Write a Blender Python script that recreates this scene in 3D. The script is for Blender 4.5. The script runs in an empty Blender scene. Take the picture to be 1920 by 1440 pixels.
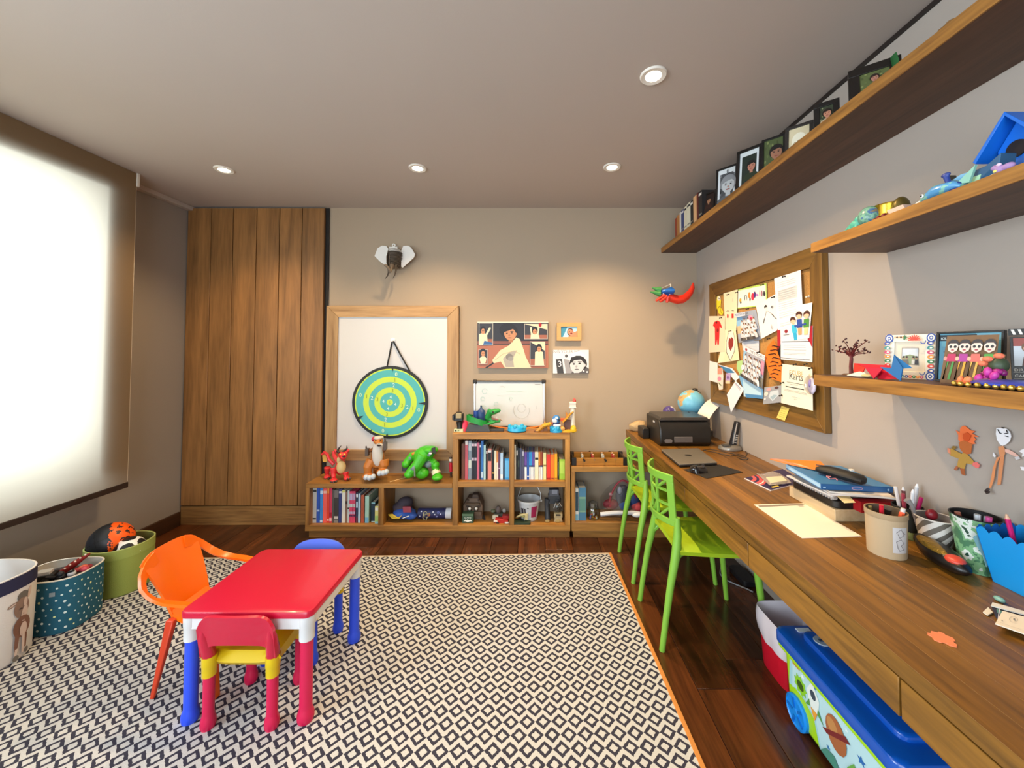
import bpy, math, random
from math import sin, cos, pi, radians
from mathutils import Vector as V, Matrix
random.seed(7)
D = bpy.data; S = bpy.context.scene; COL = S.collection

# ------------------------------------------------------------------ camera, world, lights, exposure
F, PIT, CX, CY = 715., radians(1.65), 995., 636.4
EYE = V((0, 0, 1.40))
cam = D.cameras.new('camera'); cam.sensor_width = 36; cam.sensor_fit = 'HORIZONTAL'
cam.lens = F * 36 / 1920; cam.shift_x = (960 - CX) / 1920; cam.shift_y = (CY - 720) / 1920; cam.clip_start = .02
co = D.objects.new('camera', cam); COL.objects.link(co); co.location = EYE
co.rotation_euler = (pi / 2 + PIT, 0, 0); S.camera = co
S.view_settings.view_transform = 'Standard'; S.view_settings.look = 'None'
S.view_settings.gamma = 1; S.view_settings.use_curve_mapping = False
S.view_settings.exposure = 1.02
W = D.worlds.new('daylight'); S.world = W; W.use_nodes = True
W.node_tree.nodes['Background'].inputs[0].default_value = (.82, .91, 1, 1)
W.node_tree.nodes['Background'].inputs[1].default_value = 1.0
S.cycles.max_bounces = 10; S.cycles.diffuse_bounces = 6; S.cycles.glossy_bounces = 3; S.cycles.transparent_max_bounces = 10
S.cycles.sample_clamp_indirect = 4; S.cycles.caustics_reflective = False; S.cycles.caustics_refractive = False

def lamp(name, kind, loc, energy, color, aim=None, **k):
    l = D.lights.new(name, kind); l.energy = energy; l.color = color
    for a, b in k.items(): setattr(l, a, b)
    o = D.objects.new(name, l); COL.objects.link(o); o.location = loc
    if aim: o.rotation_euler = (V(aim) - V(loc)).to_track_quat('-Z', 'Y').to_euler()
    return o
# daylight outside the blind window, and an added fill lamp behind the camera
lamp('window_daylight', 'AREA', (-3.4, .5, 1.62), 230, (.91, .955, 1), (0, .5, 1.5), shape='RECTANGLE', size=4.0, size_y=2.1)
lamp('garden_door_daylight', 'AREA', (-.75, -1.75, 1.35), 48, (1, .965, .93), (-.75, 0, 1.35), shape='RECTANGLE', size=2.6, size_y=2.1)

def RAY(u, v):
    x, y = (u - CX) / F, -(v - CY) / F
    return V((x, cos(PIT) - y * sin(PIT), sin(PIT) + y * cos(PIT)))
def RZ(u, v, z): d = RAY(u, v); return EYE + d * ((z - EYE.z) / d.z)   # photo pixel -> point on a level surface
def RX(u, v, x): d = RAY(u, v); return EYE + d * (x / d.x)               # -> point on a plane along the right wall
def RY(u, v, y): d = RAY(u, v); return EYE + d * (y / d.y)               # -> point on a plane along the back wall

# ------------------------------------------------------------------ materials
def lin(h):
    h = h.lstrip('#'); r = [int(h[i:i + 2], 16) / 255 for i in (0, 2, 4)]
    return tuple(c / 12.92 if c <= .04045 else ((c + .055) / 1.055) ** 2.4 for c in r) + (1,)
MC = {}
def newmat(n):
    m = D.materials.new(n); m.use_nodes = True; nt = m.node_tree
    return m, nt, nt.nodes['Principled BSDF']
def P(c, rough=.5, metal=0, coat=0, bump=0, bs=60):
    k = (c, rough, metal, coat, bump, bs)
    if k in MC: return MC[k]
    m, nt, b = newmat('paint_' + c.strip('#'))
    b.inputs['Base Color'].default_value = lin(c); b.inputs['Roughness'].default_value = rough
    b.inputs['Metallic'].default_value = metal; b.inputs['Coat Weight'].default_value = coat
    if bump:
        t = nt.nodes.new('ShaderNodeTexCoord'); n = nt.nodes.new('ShaderNodeTexNoise'); n.inputs['Scale'].default_value = bs
        n.inputs['Detail'].default_value = 4
        u = nt.nodes.new('ShaderNodeBump'); u.inputs['Strength'].default_value = bump; u.inputs['Distance'].default_value = .004
        nt.links.new(t.outputs['Object'], n.inputs['Vector']); nt.links.new(n.outputs[0], u.inputs['Height']); nt.links.new(u.outputs[0], b.inputs['Normal'])
    MC[k] = m; return m
def wood(name, dark, light, axis=0, rough=.45, scale=1., var=.25, figure=1.):
    """grain stretched along an axis, every object its own offset and tone"""
    m, nt, b = newmat(name); N = nt.nodes.new; L = nt.links.new
    t = N('ShaderNodeTexCoord'); oi = N('ShaderNodeObjectInfo'); mp = N('ShaderNodeMapping')
    sc = [14 * scale] * 3; sc[axis] = 1.1 * scale; mp.inputs['Scale'].default_value = sc
    ml = N('ShaderNodeVectorMath'); ml.operation = 'SCALE'; ml.inputs[0].default_value = (37, 53, 71); L(oi.outputs['Random'], ml.inputs['Scale'])
    L(t.outputs['Object'], mp.inputs['Vector'])
    ad = N('ShaderNodeVectorMath'); L(mp.outputs[0], ad.inputs[0]); L(ml.outputs[0], ad.inputs[1])
    n1 = N('ShaderNodeTexNoise'); n1.inputs['Scale'].default_value = .55; n1.inputs['Detail'].default_value = 5; n1.inputs['Distortion'].default_value = 1.4 * figure
    L(ad.outputs[0], n1.inputs['Vector'])
    n2 = N('ShaderNodeTexNoise'); n2.inputs['Scale'].default_value = 5; n2.inputs['Detail'].default_value = 3; L(ad.outputs[0], n2.inputs['Vector'])
    mx = N('ShaderNodeMix'); mx.data_type = 'FLOAT'; mx.inputs[0].default_value = .38; L(n1.outputs[0], mx.inputs[2]); L(n2.outputs[0], mx.inputs[3])
    cr = N('ShaderNodeValToRGB'); cr.color_ramp.elements[0].position = .34; cr.color_ramp.elements[1].position = .64
    cr.color_ramp.elements[0].color = lin(dark); cr.color_ramp.elements[1].color = lin(light); L(mx.outputs[0], cr.inputs[0])
    hv = N('ShaderNodeHueSaturation'); mr = N('ShaderNodeMapRange'); mr.inputs['To Min'].default_value = 1 - var; mr.inputs['To Max'].default_value = 1 + var
    L(oi.outputs['Random'], mr.inputs['Value']); L(mr.outputs[0], hv.inputs['Value']); L(cr.outputs[0], hv.inputs['Color']); L(hv.outputs[0], b.inputs['Base Color'])
    b.inputs['Roughness'].default_value = rough
    bp = N('ShaderNodeBump'); bp.inputs['Strength'].default_value = .12; bp.inputs['Distance'].default_value = .003; L(n2.outputs[0], bp.inputs['Height']); L(bp.outputs[0], b.inputs['Normal'])
    return m
def plaster(name, c, rough=.85):
    m, nt, b = newmat(name); N = nt.nodes.new; L = nt.links.new
    t = N('ShaderNodeTexCoord'); n = N('ShaderNodeTexNoise'); n.inputs['Scale'].default_value = 160; n.inputs['Detail'].default_value = 3
    n3 = N('ShaderNodeTexNoise'); n3.inputs['Scale'].default_value = 1.3
    L(t.outputs['Object'], n.inputs[0]); L(t.outputs['Object'], n3.inputs[0])
    hv = N('ShaderNodeHueSaturation'); hv.inputs['Color'].default_value = lin(c); mr = N('ShaderNodeMapRange'); mr.inputs['To Min'].default_value = .96; mr.inputs['To Max'].default_value = 1.04
    L(n3.outputs[0], mr.inputs['Value']); L(mr.outputs[0], hv.inputs['Value']); L(hv.outputs[0], b.inputs['Base Color'])
    u = N('ShaderNodeBump'); u.inputs['Strength'].default_value = .08; u.inputs['Distance'].default_value = .002; L(n.outputs[0], u.inputs['Height']); L(u.outputs[0], b.inputs['Normal'])
    b.inputs['Roughness'].default_value = rough; return m
def clear(name, tint='#ffffff', gloss=.12, rough=.05):
    m, nt, b = newmat(name); N = nt.nodes.new; L = nt.links.new
    tr = N('ShaderNodeBsdfTransparent'); tr.inputs[0].default_value = lin(tint); g = N('ShaderNodeBsdfGlossy'); g.inputs['Roughness'].default_value = rough
    mx = N('ShaderNodeMixShader'); mx.inputs[0].default_value = gloss; L(tr.outputs[0], mx.inputs[1]); L(g.outputs[0], mx.inputs[2])
    L(mx.outputs[0], nt.nodes['Material Output'].inputs[0]); return m
def film(name, c, op):
    m, nt, b = newmat(name); N = nt.nodes.new; L = nt.links.new
    tr = N('ShaderNodeBsdfTransparent'); mx = N('ShaderNodeMixShader'); mx.inputs[0].default_value = op
    b.inputs['Base Color'].default_value = lin(c); b.inputs['Roughness'].default_value = .25
    L(tr.outputs[0], mx.inputs[1]); L(b.outputs[0], mx.inputs[2]); L(mx.outputs[0], nt.nodes['Material Output'].inputs[0]); return m
def glow(name, c, e):
    m, nt, b = newmat(name); b.inputs['Emission Color'].default_value = lin(c); b.inputs['Emission Strength'].default_value = e; return m
def cloth_blind():
    m, nt, b = newmat('blind_fabric'); N = nt.nodes.new; L = nt.links.new
    t = N('ShaderNodeBsdfTranslucent'); t.inputs[0].default_value = lin('#dccfb8'); d = N('ShaderNodeBsdfDiffuse'); d.inputs[0].default_value = lin('#8a7358')
    mx = N('ShaderNodeMixShader'); mx.inputs[0].default_value = .7
    w = N('ShaderNodeTexWave'); w.inputs['Scale'].default_value = 160; tc = N('ShaderNodeTexCoord'); L(tc.outputs['Object'], w.inputs[0]); w.bands_direction = 'Z'
    bp = N('ShaderNodeBump'); bp.inputs['Strength'].default_value = .1; bp.inputs['Distance'].default_value = .001; L(w.outputs[1], bp.inputs['Height']); L(bp.outputs[0], d.inputs['Normal'])
    L(t.outputs[0], mx.inputs[1]); L(d.outputs[0], mx.inputs[2]); L(mx.outputs[0], nt.nodes['Material Output'].inputs[0]); return m
def rug_mat():
    m, nt, b = newmat('woven_diamonds'); N = nt.nodes.new; L = nt.links.new
    tc = N('ShaderNodeTexCoord'); ns = N('ShaderNodeTexNoise'); ns.inputs['Scale'].default_value = 90; L(tc.outputs['Object'], ns.inputs[0])
    sb = N('ShaderNodeVectorMath'); sb.operation = 'SUBTRACT'; L(ns.outputs['Color'], sb.inputs[0]); sb.inputs[1].default_value = (.5, .5, .5)
    sl = N('ShaderNodeVectorMath'); sl.operation = 'SCALE'; sl.inputs['Scale'].default_value = .008; L(sb.outputs[0], sl.inputs[0])
    av = N('ShaderNodeVectorMath'); L(tc.outputs['Object'], av.inputs[0]); L(sl.outputs[0], av.inputs[1])
    sp = N('ShaderNodeSeparateXYZ'); L(av.outputs[0], sp.inputs[0])
    def mt(op, a, c=None):
        n = N('ShaderNodeMath'); n.operation = op
        for i, q in enumerate((a, c)):
            if q is None: continue
            if isinstance(q, (int, float)): n.inputs[i].default_value = q
            else: L(q, n.inputs[i])
        return n.outputs[0]
    def lat(off):
        r = []
        for ax, per, half in ((0, .0605, .5), (1, .1, .30)):
            f = mt('FRACT', mt('ADD', mt('DIVIDE', sp.outputs[ax], per), off)); r.append(mt('DIVIDE', mt('ABSOLUTE', mt('SUBTRACT', f, .5)), half))
        return mt('ADD', r[0], r[1])
    d = mt('MINIMUM', lat(0), lat(.5))
    k = mt('MULTIPLY', mt('GREATER_THAN', d, .52), mt('LESS_THAN', d, 1.0))
    mx = N('ShaderNodeMix'); mx.data_type = 'RGBA'; L(k, mx.inputs[0]); mx.inputs[6].default_value = lin('#c2c1be'); mx.inputs[7].default_value = lin('#262638')
    n2 = N('ShaderNodeTexNoise'); n2.inputs['Scale'].default_value = 300; L(tc.outputs['Object'], n2.inputs[0])
    hv = N('ShaderNodeHueSaturation'); mr = N('ShaderNodeMapRange'); mr.inputs['To Min'].default_value = .8; mr.inputs['To Max'].default_value = 1.2; L(n2.outputs[0], mr.inputs[0]); L(mr.outputs[0], hv.inputs['Value'])
    L(mx.outputs[2], hv.inputs['Color']); L(hv.outputs[0], b.inputs['Base Color']); b.inputs['Roughness'].default_value = .75
    bp = N('ShaderNodeBump'); bp.inputs['Strength'].default_value = .4; bp.inputs['Distance'].default_value = .003; L(n2.outputs[0], bp.inputs['Height']); L(bp.outputs[0], b.inputs['Normal']); return m

# ------------------------------------------------------------------ mesh builder and object helpers
class B:
    def __init__(s, o=(0, 0, 0)): s.o = V(o); s.v = []; s.f = []; s.m = []; s.mats = []; s.T = None
    def mi(s, mat):
        if isinstance(mat, str): mat = P(mat)
        if mat not in s.mats: s.mats.append(mat)
        return s.mats.index(mat)
    def add(s, vs, fs, mat):
        k = len(s.v); i = s.mi(mat)
        for p in vs:
            p = V(p)
            if s.T: p = s.T @ p
            s.v.append(p - s.o)
        for f in fs: s.f.append([k + a for a in f]); s.m.append(i)
        return s
    def hexa(s, p, mat): return s.add(p, [(0, 3, 2, 1), (4, 5, 6, 7), (0, 1, 5, 4), (1, 2, 6, 5), (2, 3, 7, 6), (3, 0, 4, 7)], mat)
    def box(s, x0, x1, y0, y1, z0, z1, mat): return s.hexa([(x0, y0, z0), (x1, y0, z0), (x1, y1, z0), (x0, y1, z0), (x0, y0, z1), (x1, y0, z1), (x1, y1, z1), (x0, y1, z1)], mat)
    def cb(s, c, d, mat, R=None):
        q = [V((x * d[0] / 2, y * d[1] / 2, z * d[2] / 2)) for z in (-1, 1) for x, y in ((-1, -1), (1, -1), (1, 1), (-1, 1))]
        if R: q = [R @ a for a in q]
        return s.hexa([V(c) + a for a in q], mat)
    def prism(s, pts, ext, mat):
        n = len(pts); e = V(ext); pts = [V(p) for p in pts]
        nn = V((0, 0, 0))
        for i in range(n): nn += pts[i].cross(pts[(i + 1) % n])
        if nn.dot(e) > 0: pts = pts[::-1]
        return s.add(pts + [p + e for p in pts], [tuple(range(n)), tuple(range(2 * n - 1, n - 1, -1))] + [(i, i + n, (i + 1) % n + n, (i + 1) % n) for i in range(n)], mat)
    def lathe(s, prof, mat, c=(0, 0, 0), seg=20, sx=1, sy=1, R=None, n=2., ph=0, cap=True):
        vs = []; fs = []; c = V(c)
        for r, z in prof:
            for i in range(seg):
                a = 2 * pi * i / seg + ph; ca, sa = cos(a), sin(a)
                k = 1 if n == 2 else (abs(ca) ** n + abs(sa) ** n) ** (-1 / n)
                p = V((r * sx * ca * k, r * sy * sa * k, z)); vs.append(c + (R @ p if R else p))
        for j in range(len(prof) - 1):
            for i in range(seg):
                a, b2 = j * seg + i, j * seg + (i + 1) % seg; fs.append((a, b2, b2 + seg, a + seg))
        if cap and prof[0][0] > 1e-6 and prof[0] != prof[-1]: fs.append(tuple(range(seg - 1, -1, -1)))
        if cap and prof[-1][0] > 1e-6 and prof[0] != prof[-1]: q = (len(prof) - 1) * seg; fs.append(tuple(range(q, q + seg)))
        return s.add(vs, fs, mat)
    def ell(s, c, r, mat, R=None, seg=14, rings=9):
        if isinstance(r, (int, float)): r = (r, r, r)
        pr = [(max(sin(pi * j / rings), 1e-7), -cos(pi * j / rings) * r[2]) for j in range(rings + 1)]
        return s.lathe(pr, mat, c, seg, r[0], r[1], R)
    def tube(s, path, r, mat, seg=8, closed=False, sq=1.):
        path = [V(p) for p in path]; n = len(path); rs = r if isinstance(r, (list, tuple)) else [r] * n
        if len(rs) != n: rs = [rs[0] + (rs[-1] - rs[0]) * i / (n - 1) for i in range(n)]
        vs = []; fs = []; up = None
        for i, p in enumerate(path):
            t = (path[(i + 1) % n] - path[i - 1]) if closed else (path[min(i + 1, n - 1)] - path[max(i - 1, 0)])
            t.normalize()
            if up is None: up = V((0, 0, 1)) if abs(t.z) < .9 else V((1, 0, 0))
            a = (up - t * up.dot(t)).normalized(); b2 = t.cross(a); up = a
            for k in range(seg): q = 2 * pi * k / seg; vs.append(p + a * cos(q) * rs[i] * sq + b2 * sin(q) * rs[i])
        for i in range(n if closed else n - 1):
            for k in range(seg):
                a0, a1 = i * seg + k, i * seg + (k + 1) % seg; j = ((i + 1) % n) * seg; fs.append((a0, a1, j + (k + 1) % seg, j + k))
        if not closed: fs += [tuple(range(seg - 1, -1, -1)), tuple(range((n - 1) * seg, n * seg))]
        return s.add(vs, fs, mat)
    def slab(s, cx, cy, hx, hy, r, z0, z1, mat, R=None, q=5, top=1., e=0):
        """rounded-corner slab; top scales its upper outline, e rounds its upper rim"""
        o = []
        for sx, sy, a0 in ((1, 1, 0), (-1, 1, 90), (-1, -1, 180), (1, -1, 270)):
            for k in range(q + 1): a = radians(a0 + 90 * k / q); o.append((sx * (hx - r) + r * cos(a), sy * (hy - r) + r * sin(a)))
        n = len(o); lv = [(z0, 1.), (z1, top)]
        if e: lv = [(z0, 1.), (z1 - e, top), (z1 - .3 * e, top - .35 * e / hx), (z1, top - 1.2 * e / hx)]
        vs = []
        for z, k in lv:
            for x, y in o: p = V((x * k, y * k, z)); vs.append(V((cx, cy, 0)) + (R @ p if R else p))
        fs = [tuple(range(n - 1, -1, -1)), tuple(range((len(lv) - 1) * n, len(lv) * n))]
        for j in range(len(lv) - 1): fs += [(j * n + i, j * n + (i + 1) % n, (j + 1) * n + (i + 1) % n, (j + 1) * n + i) for i in range(n)]
        return s.add(vs, fs, mat)
    def grid(s, fn, nu, nv, mat, th=0, wrap=False):
        """a sheet fn(s,t) with thickness th"""
        pt = [[V(fn(i / nu, j / nv)) for i in range(nu + 1)] for j in range(nv + 1)]
        vs = [p for r in pt for p in r]; w = nu + 1; fs = [(j * w + i, j * w + i + 1, (j + 1) * w + i + 1, (j + 1) * w + i) for j in range(nv) for i in range(nu)]
        if th:
            N = len(vs); bk = []
            for j in range(nv + 1):
                for i in range(nu + 1):
                    du = pt[j][min(i + 1, nu)] - pt[j][max(i - 1, 0)]; dv = pt[min(j + 1, nv)][i] - pt[max(j - 1, 0)][i]
                    bk.append(pt[j][i] - du.cross(dv).normalized() * th)
            fs += [tuple(a + N for a in f[::-1]) for f in fs]; vs += bk
            ed = [j * w for j in range(nv, -1, -1)] + [i for i in range(1, w)] + [j * w + nu for j in range(1, nv + 1)] + [nv * w + i for i in range(nu - 1, 0, -1)]
            for i in range(len(ed)): a, b2 = ed[i], ed[(i + 1) % len(ed)]; fs.append((a, a + N, b2 + N, b2))
        return s.add(vs, fs, mat)
    def text(s, t, size, o, ux, uy, mat, ctr=False):
        cu = D.curves.new('t', 'FONT'); cu.body = t; cu.size = size; cu.resolution_u = 2
        if ctr: cu.align_x = 'CENTER'
        ob = D.objects.new('t', cu); me = D.meshes.new_from_object(ob); o, ux, uy = V(o), V(ux), V(uy)
        s.add([o + ux * p.co.x + uy * p.co.y for p in me.vertices], [tuple(f.vertices) for f in me.polygons], mat)
        D.objects.remove(ob); D.curves.remove(cu); D.meshes.remove(me); return s

def obj(name, b, parent=None, bev=0, sm=40, remesh=0, sub=0, kind=None, label=None):
    me = D.meshes.new(name); me.from_pydata([tuple(p) for p in b.v], [], b.f)
    for m in b.mats: me.materials.append(m)
    me.polygons.foreach_set('material_index', b.m); me.update()
    if sm: me.shade_smooth(); me.set_sharp_from_angle(angle=radians(sm))
    o = D.objects.new(name, me); COL.objects.link(o)
    if parent: o.parent = parent
    else: o.location = b.o
    if remesh: q = o.modifiers.new('r', 'REMESH'); q.mode = 'VOXEL'; q.voxel_size = remesh; q.use_smooth_shade = True; q = o.modifiers.new('s', 'SMOOTH'); q.iterations = 4
    if bev: q = o.modifiers.new('b', 'BEVEL'); q.width = bev; q.segments = 2; q.limit_method = 'ANGLE'; q.angle_limit = radians(40)
    if sub: q = o.modifiers.new('u', 'SUBSURF'); q.levels = q.render_levels = sub
    if kind: o['kind'] = kind
    if label: o['label'] = label
    return o
def tag(o, label, cat, group=None):
    o['label'] = label; o['category'] = cat
    if group: o['group'] = group
    return o
def thing(name, label, cat, loc=(0, 0, 0), group=None, rz=0):
    o = D.objects.new(name, None); COL.objects.link(o); o.location = loc; o.rotation_euler.z = rz; o.empty_display_size = .05
    return tag(o, label, cat, group)
def solo(name, label, cat, b, group=None, **k): return tag(obj(name, b, None, **k), label, cat, group)
def struct(name, b, parent=None, **k): return obj(name, b, parent, kind=None if parent else 'structure', **k)
def dup(root, loc, label, group=None, rz=None):
    r = root.copy(); COL.objects.link(r); r.location = loc
    if rz is not None: r.rotation_euler.z = rz
    r['label'] = label
    if group: r['group'] = group
    for ch in list(root.children):
        c = ch.copy(); COL.objects.link(c); c.parent = r
        for g in ch.children: d = g.copy(); COL.objects.link(d); d.parent = c
    return r

class Print:
    """flat print in the unit square of four corners (lower left, lower right, upper right, upper left)"""
    def __init__(s, b, p0, p1, p2, p3, n=None, bulge=0):
        s.b = b; s.c = [V(p) for p in (p0, p1, p2, p3)]; s.k = 0; s.bg = bulge
        s.n = (n and V(n)) or (s.c[1] - s.c[0]).cross(s.c[3] - s.c[0]).normalized(); s.w = (s.c[1] - s.c[0]).length; s.h = (s.c[3] - s.c[0]).length
    def pt(s, x, y):
        a, b2, c, d = s.c; p = (a * (1 - x) + b2 * x) * (1 - y) + (d * (1 - x) + c * x) * y
        return p + s.n * (s.bg * (1 - y) ** 2 + s.k * .00018)
    def p(s, pts, m):
        s.k += 1; q = [s.pt(*a) for a in pts]; nn = V((0, 0, 0))
        for i in range(len(q)): nn += (q[i] - q[0]).cross(q[(i + 1) % len(q)] - q[0])
        if nn.dot(s.n) < 0: q = q[::-1]
        s.b.add(q, [tuple(range(len(q)))], m); return s
    def r(s, x0, y0, x1, y1, m): return s.p([(x0, y0), (x1, y0), (x1, y1), (x0, y1)], m)
    def e(s, x, y, rx, ry, m, a=0, n=14): return s.p([(x + rx * cos(t) * cos(a) - ry * sin(t) * sin(a), y + rx * cos(t) * sin(a) + ry * sin(t) * cos(a)) for t in [2 * pi * i / n for i in range(n)]], m)
    def l(s, pts, w, m):
        for (x0, y0), (x1, y1) in zip(pts, pts[1:]):
            dx, dy = x1 - x0, y1 - y0; L = math.hypot(dx, dy) or 1; ox, oy = -dy / L * w / 2, dx / L * w / 2
            s.p([(x0 + ox, y0 + oy), (x0 - ox, y0 - oy), (x1 - ox, y1 - oy), (x1 + ox, y1 + oy)], m)
        return s
    def t(s, t, x, y, size, m, ctr=True):
        s.k += 1; a = s.pt(x, y); ux = (s.pt(x + .01, y) - a).normalized(); uy = (s.pt(x, y + .01) - a).normalized()
        s.b.text(t, size, a, ux, uy, m, ctr); return s
    def lines(s, x0, x1, ys, m='#8d8d92', h=.008):
        for y in ys: s.r(x0, y, x1 - random.random() * .06, y + h, m)
        return s
    def sheet(s, m, th=.0006):
        s.k += 1
        s.b.grid(lambda x, y: s.pt(x, y), 4, 4, m, th) if s.bg else s.b.hexa([s.pt(0, 0) - s.n * th, s.pt(1, 0) - s.n * th, s.pt(1, 1) - s.n * th, s.pt(0, 1) - s.n * th, s.pt(0, 0), s.pt(1, 0), s.pt(1, 1), s.pt(0, 1)], m)
        return s
    def face(s, x, y, h, skin='#c48a68', hair='#1d1715', shirt=None, ar=None, cut=0):
        """head of height h (in units of the square) with hair, eyes, nose, mouth and shoulders"""
        k = ar or s.h / s.w; w = h * k
        if shirt: s.p([(x - .75 * w, y - 1.25 * h), (x - .6 * w, y - .75 * h), (x - .2 * w, y - .55 * h), (x + .2 * w, y - .55 * h), (x + .6 * w, y - .75 * h), (x + .75 * w, y - 1.25 * h)], shirt)
        s.r(x - .14 * w, y - .62 * h, x + .14 * w, y - .3 * h, skin)
        s.e(x, y + .1 * h, .46 * w, .5 * h, hair); s.e(x, y, .36 * w, .46 * h, skin)
        s.p([(x - .4 * w, y + .1 * h), (x - .3 * w, y + .46 * h), (x + .3 * w, y + .48 * h), (x + .4 * w, y + .1 * h), (x + .2 * w, y + .27 * h), (x - .1 * w, y + .22 * h)], hair)
        for q in (-1, 1): s.e(x + q * .15 * w, y + .03 * h, .06 * w, .035 * h, '#1a1412', n=8); s.l([(x + q * .07 * w, y + .12 * h), (x + q * .24 * w, y + .12 * h)], .03 * h, hair)
        s.e(x, y - .1 * h, .045 * w, .06 * h, '#a96e52', n=8); s.e(x, y - .25 * h, .12 * w, .04 * h, '#9a4a44', n=10); return s
# ------------------------------------------------------------------ the room
XL, XR, YB, YF, ZC = -2.82, 1.37, 3.13, -1.6, 2.58
OAK = wood('oak_x', '#744c24', '#b5823f', 0, .45); OAKY = wood('oak_y', '#744c24', '#b5823f', 1, .45); OAKZ = wood('oak_z', '#744c24', '#b5823f', 2, .45)
WARD = wood('wardrobe_wood', '#74502b', '#a2713f', 2, .45, .9, .13, 1.2); DESKM = wood('desk_wood', '#543712', '#936422', 1, .38, 1, .3)
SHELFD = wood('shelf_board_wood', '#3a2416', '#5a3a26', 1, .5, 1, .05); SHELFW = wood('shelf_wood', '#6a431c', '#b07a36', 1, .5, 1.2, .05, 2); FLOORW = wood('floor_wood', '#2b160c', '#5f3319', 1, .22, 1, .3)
CORKF = wood('cork_frame_wood_y', '#4c3210', '#7c5822', 1, .5); CORKFZ = wood('cork_frame_wood_z', '#4c3210', '#7c5822', 2, .5)
FRM = wood('board_frame_x', '#86623a', '#b48f60', 0, .5); FRMZ = wood('board_frame_z', '#86623a', '#b48f60', 2, .5)
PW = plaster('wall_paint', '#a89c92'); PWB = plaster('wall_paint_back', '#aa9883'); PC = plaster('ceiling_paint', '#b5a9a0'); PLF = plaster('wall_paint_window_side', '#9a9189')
b = B(); b.box(XL - .2, XR + .2, YF - .2, YB + .2, -.12, -.012, P('#1b0f09')); fl = struct('floor', b)
y0s = [0, .7, .3, 1.0, .5]
for i in range(22):
    x = XL + i * .195; y = YF - y0s[i % 5]
    while y < YB:
        L = 1.25 + .35 * random.random(); a, c = max(y, YF), min(y + L, YB)
        if c - a > .02 and x < XR:
            q = B(); q.box(x + .0012, min(x + .1938, XR), a + .001, c - .001, -.012, 0, FLOORW); obj('plank', q, fl, bev=.0012)
        y += L
b = B(); b.box(XL - .2, XR + .2, YF - .2, YB + .2, ZC, ZC + .15, PC); struct('ceiling', b)
b = B(); b.box(XL - .2, XR + .2, YB, YB + .15, 0, ZC, PWB); struct('wall_back', b)
b = B(); b.box(XR, XR + .15, YF, YB, 0, ZC, PW); struct('wall_right', b)
wy0, wy1, wz0, wz1 = -1.35, 2.33, .74, 2.4
b = B()
b.box(XL - .2, XL, YF, wy0, 0, ZC, PLF); b.box(XL - .2, XL, wy1, YB, 0, ZC, PLF); b.box(XL - .2, XL, wy0, wy1, 0, wz0, PLF); b.box(XL - .2, XL, wy0, wy1, wz1, ZC, PLF)
struct('wall_left', b)
b = B(); b.box(XL, -2.655, wy1, wy1 + .03, wz0 - .06, wz1 + .03, P('#8a8078', .7)); b.box(XL, -2.655, wy0, wy1, wz1, wz1 + .03, P('#8a8078', .7)); struct('blind_baffle', b)  # unseen casing added to cut daylight off at the blind's edges
b = B(); b.box(XL, -2.0, YF - .15, YF, 0, ZC, PW); b.box(.5, XR, YF - .15, YF, 0, ZC, PW); b.box(-2.0, .5, YF - .15, YF, 2.35, ZC, PW); struct('wall_front', b)
GL = clear('window_glass', '#f4fbff', .05)
b = B()
for y in (wy0, .46, wy1 - .05): b.box(XL - .17, XL - .11, y, y + .05, wz0, wz1, '#3a302a')
for z in (wz0, wz1 - .05): b.box(XL - .17, XL - .11, wy0, wy1, z, z + .05, '#3a302a')
w1 = struct('window_1', b)
for y in (wy0 + .05, .51): q = B(); q.box(XL - .145, XL - .14, y, y + 1.76, wz0 + .05, wz1 - .05, GL); obj('pane', q, w1)
b = B()
for x in (-2.0, -.78, .45): b.box(x, x + .05, YF - .1, YF - .04, 0, 2.35, '#3a302a')
b.box(-2, .5, YF - .1, YF - .04, 2.3, 2.35, '#3a302a'); b.box(-2, .5, YF - .1, YF - .04, 0, .05, '#3a302a')
d1 = struct('added_door', b)  # unseen glazed door added to let the fill light in behind the camera
for x in (-1.95, -.73): q = B(); q.box(x, x + 1.17, YF - .075, YF - .068, .05, 2.3, GL); obj('pane', q, d1)
b = B(); b.box(XL, XL + .018, YF, 3.09, 0, .11, wood('baseboard_wood', '#2e1c12', '#4d3120', 1, .4)); struct('baseboard_left', b, bev=.003)
b = B(); b.box(XL, XL + .05, 2.47, YB, 2.545, ZC, PC); struct('trim_1', b, bev=.004)
b = B(); b.box(XR - .012, XR, YF, YB, ZC - .014, ZC, P('#241b18')); struct('shadow_gap_strip', b)  # dark strip painted in for the shade of the wall-to-ceiling gap

# roller blind
t = thing('roller_blind', 'tan roller blind glowing with daylight, pulled down over the window', 'blind', (-2.62, 1.0, 2.575))
BF = cloth_blind()
b = B(t.location); b.grid(lambda u, v: (-2.62, .45 + 2.053 * u, .54 + 2.036 * v), 4, 4, BF); obj('fabric', b, t)
b = B(t.location); b.box(-2.63, -2.612, .45, 2.503, .512, .546, P('#2f211b', .5)); obj('bottom_rail', b, t, bev=.003)
b = B(t.location); b.tube([(-2.627, 2.508, .55), (-2.627, 2.508, 2.575)], .003, P('#e9e4da', .4), 6); obj('edge_cord', b, t)
b = B(t.location); b.box(-2.66, -2.615, 2.503, 2.522, 2.49, 2.58, P('#d8d0c4', .4)); obj('bracket', b, t, bev=.003)

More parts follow.
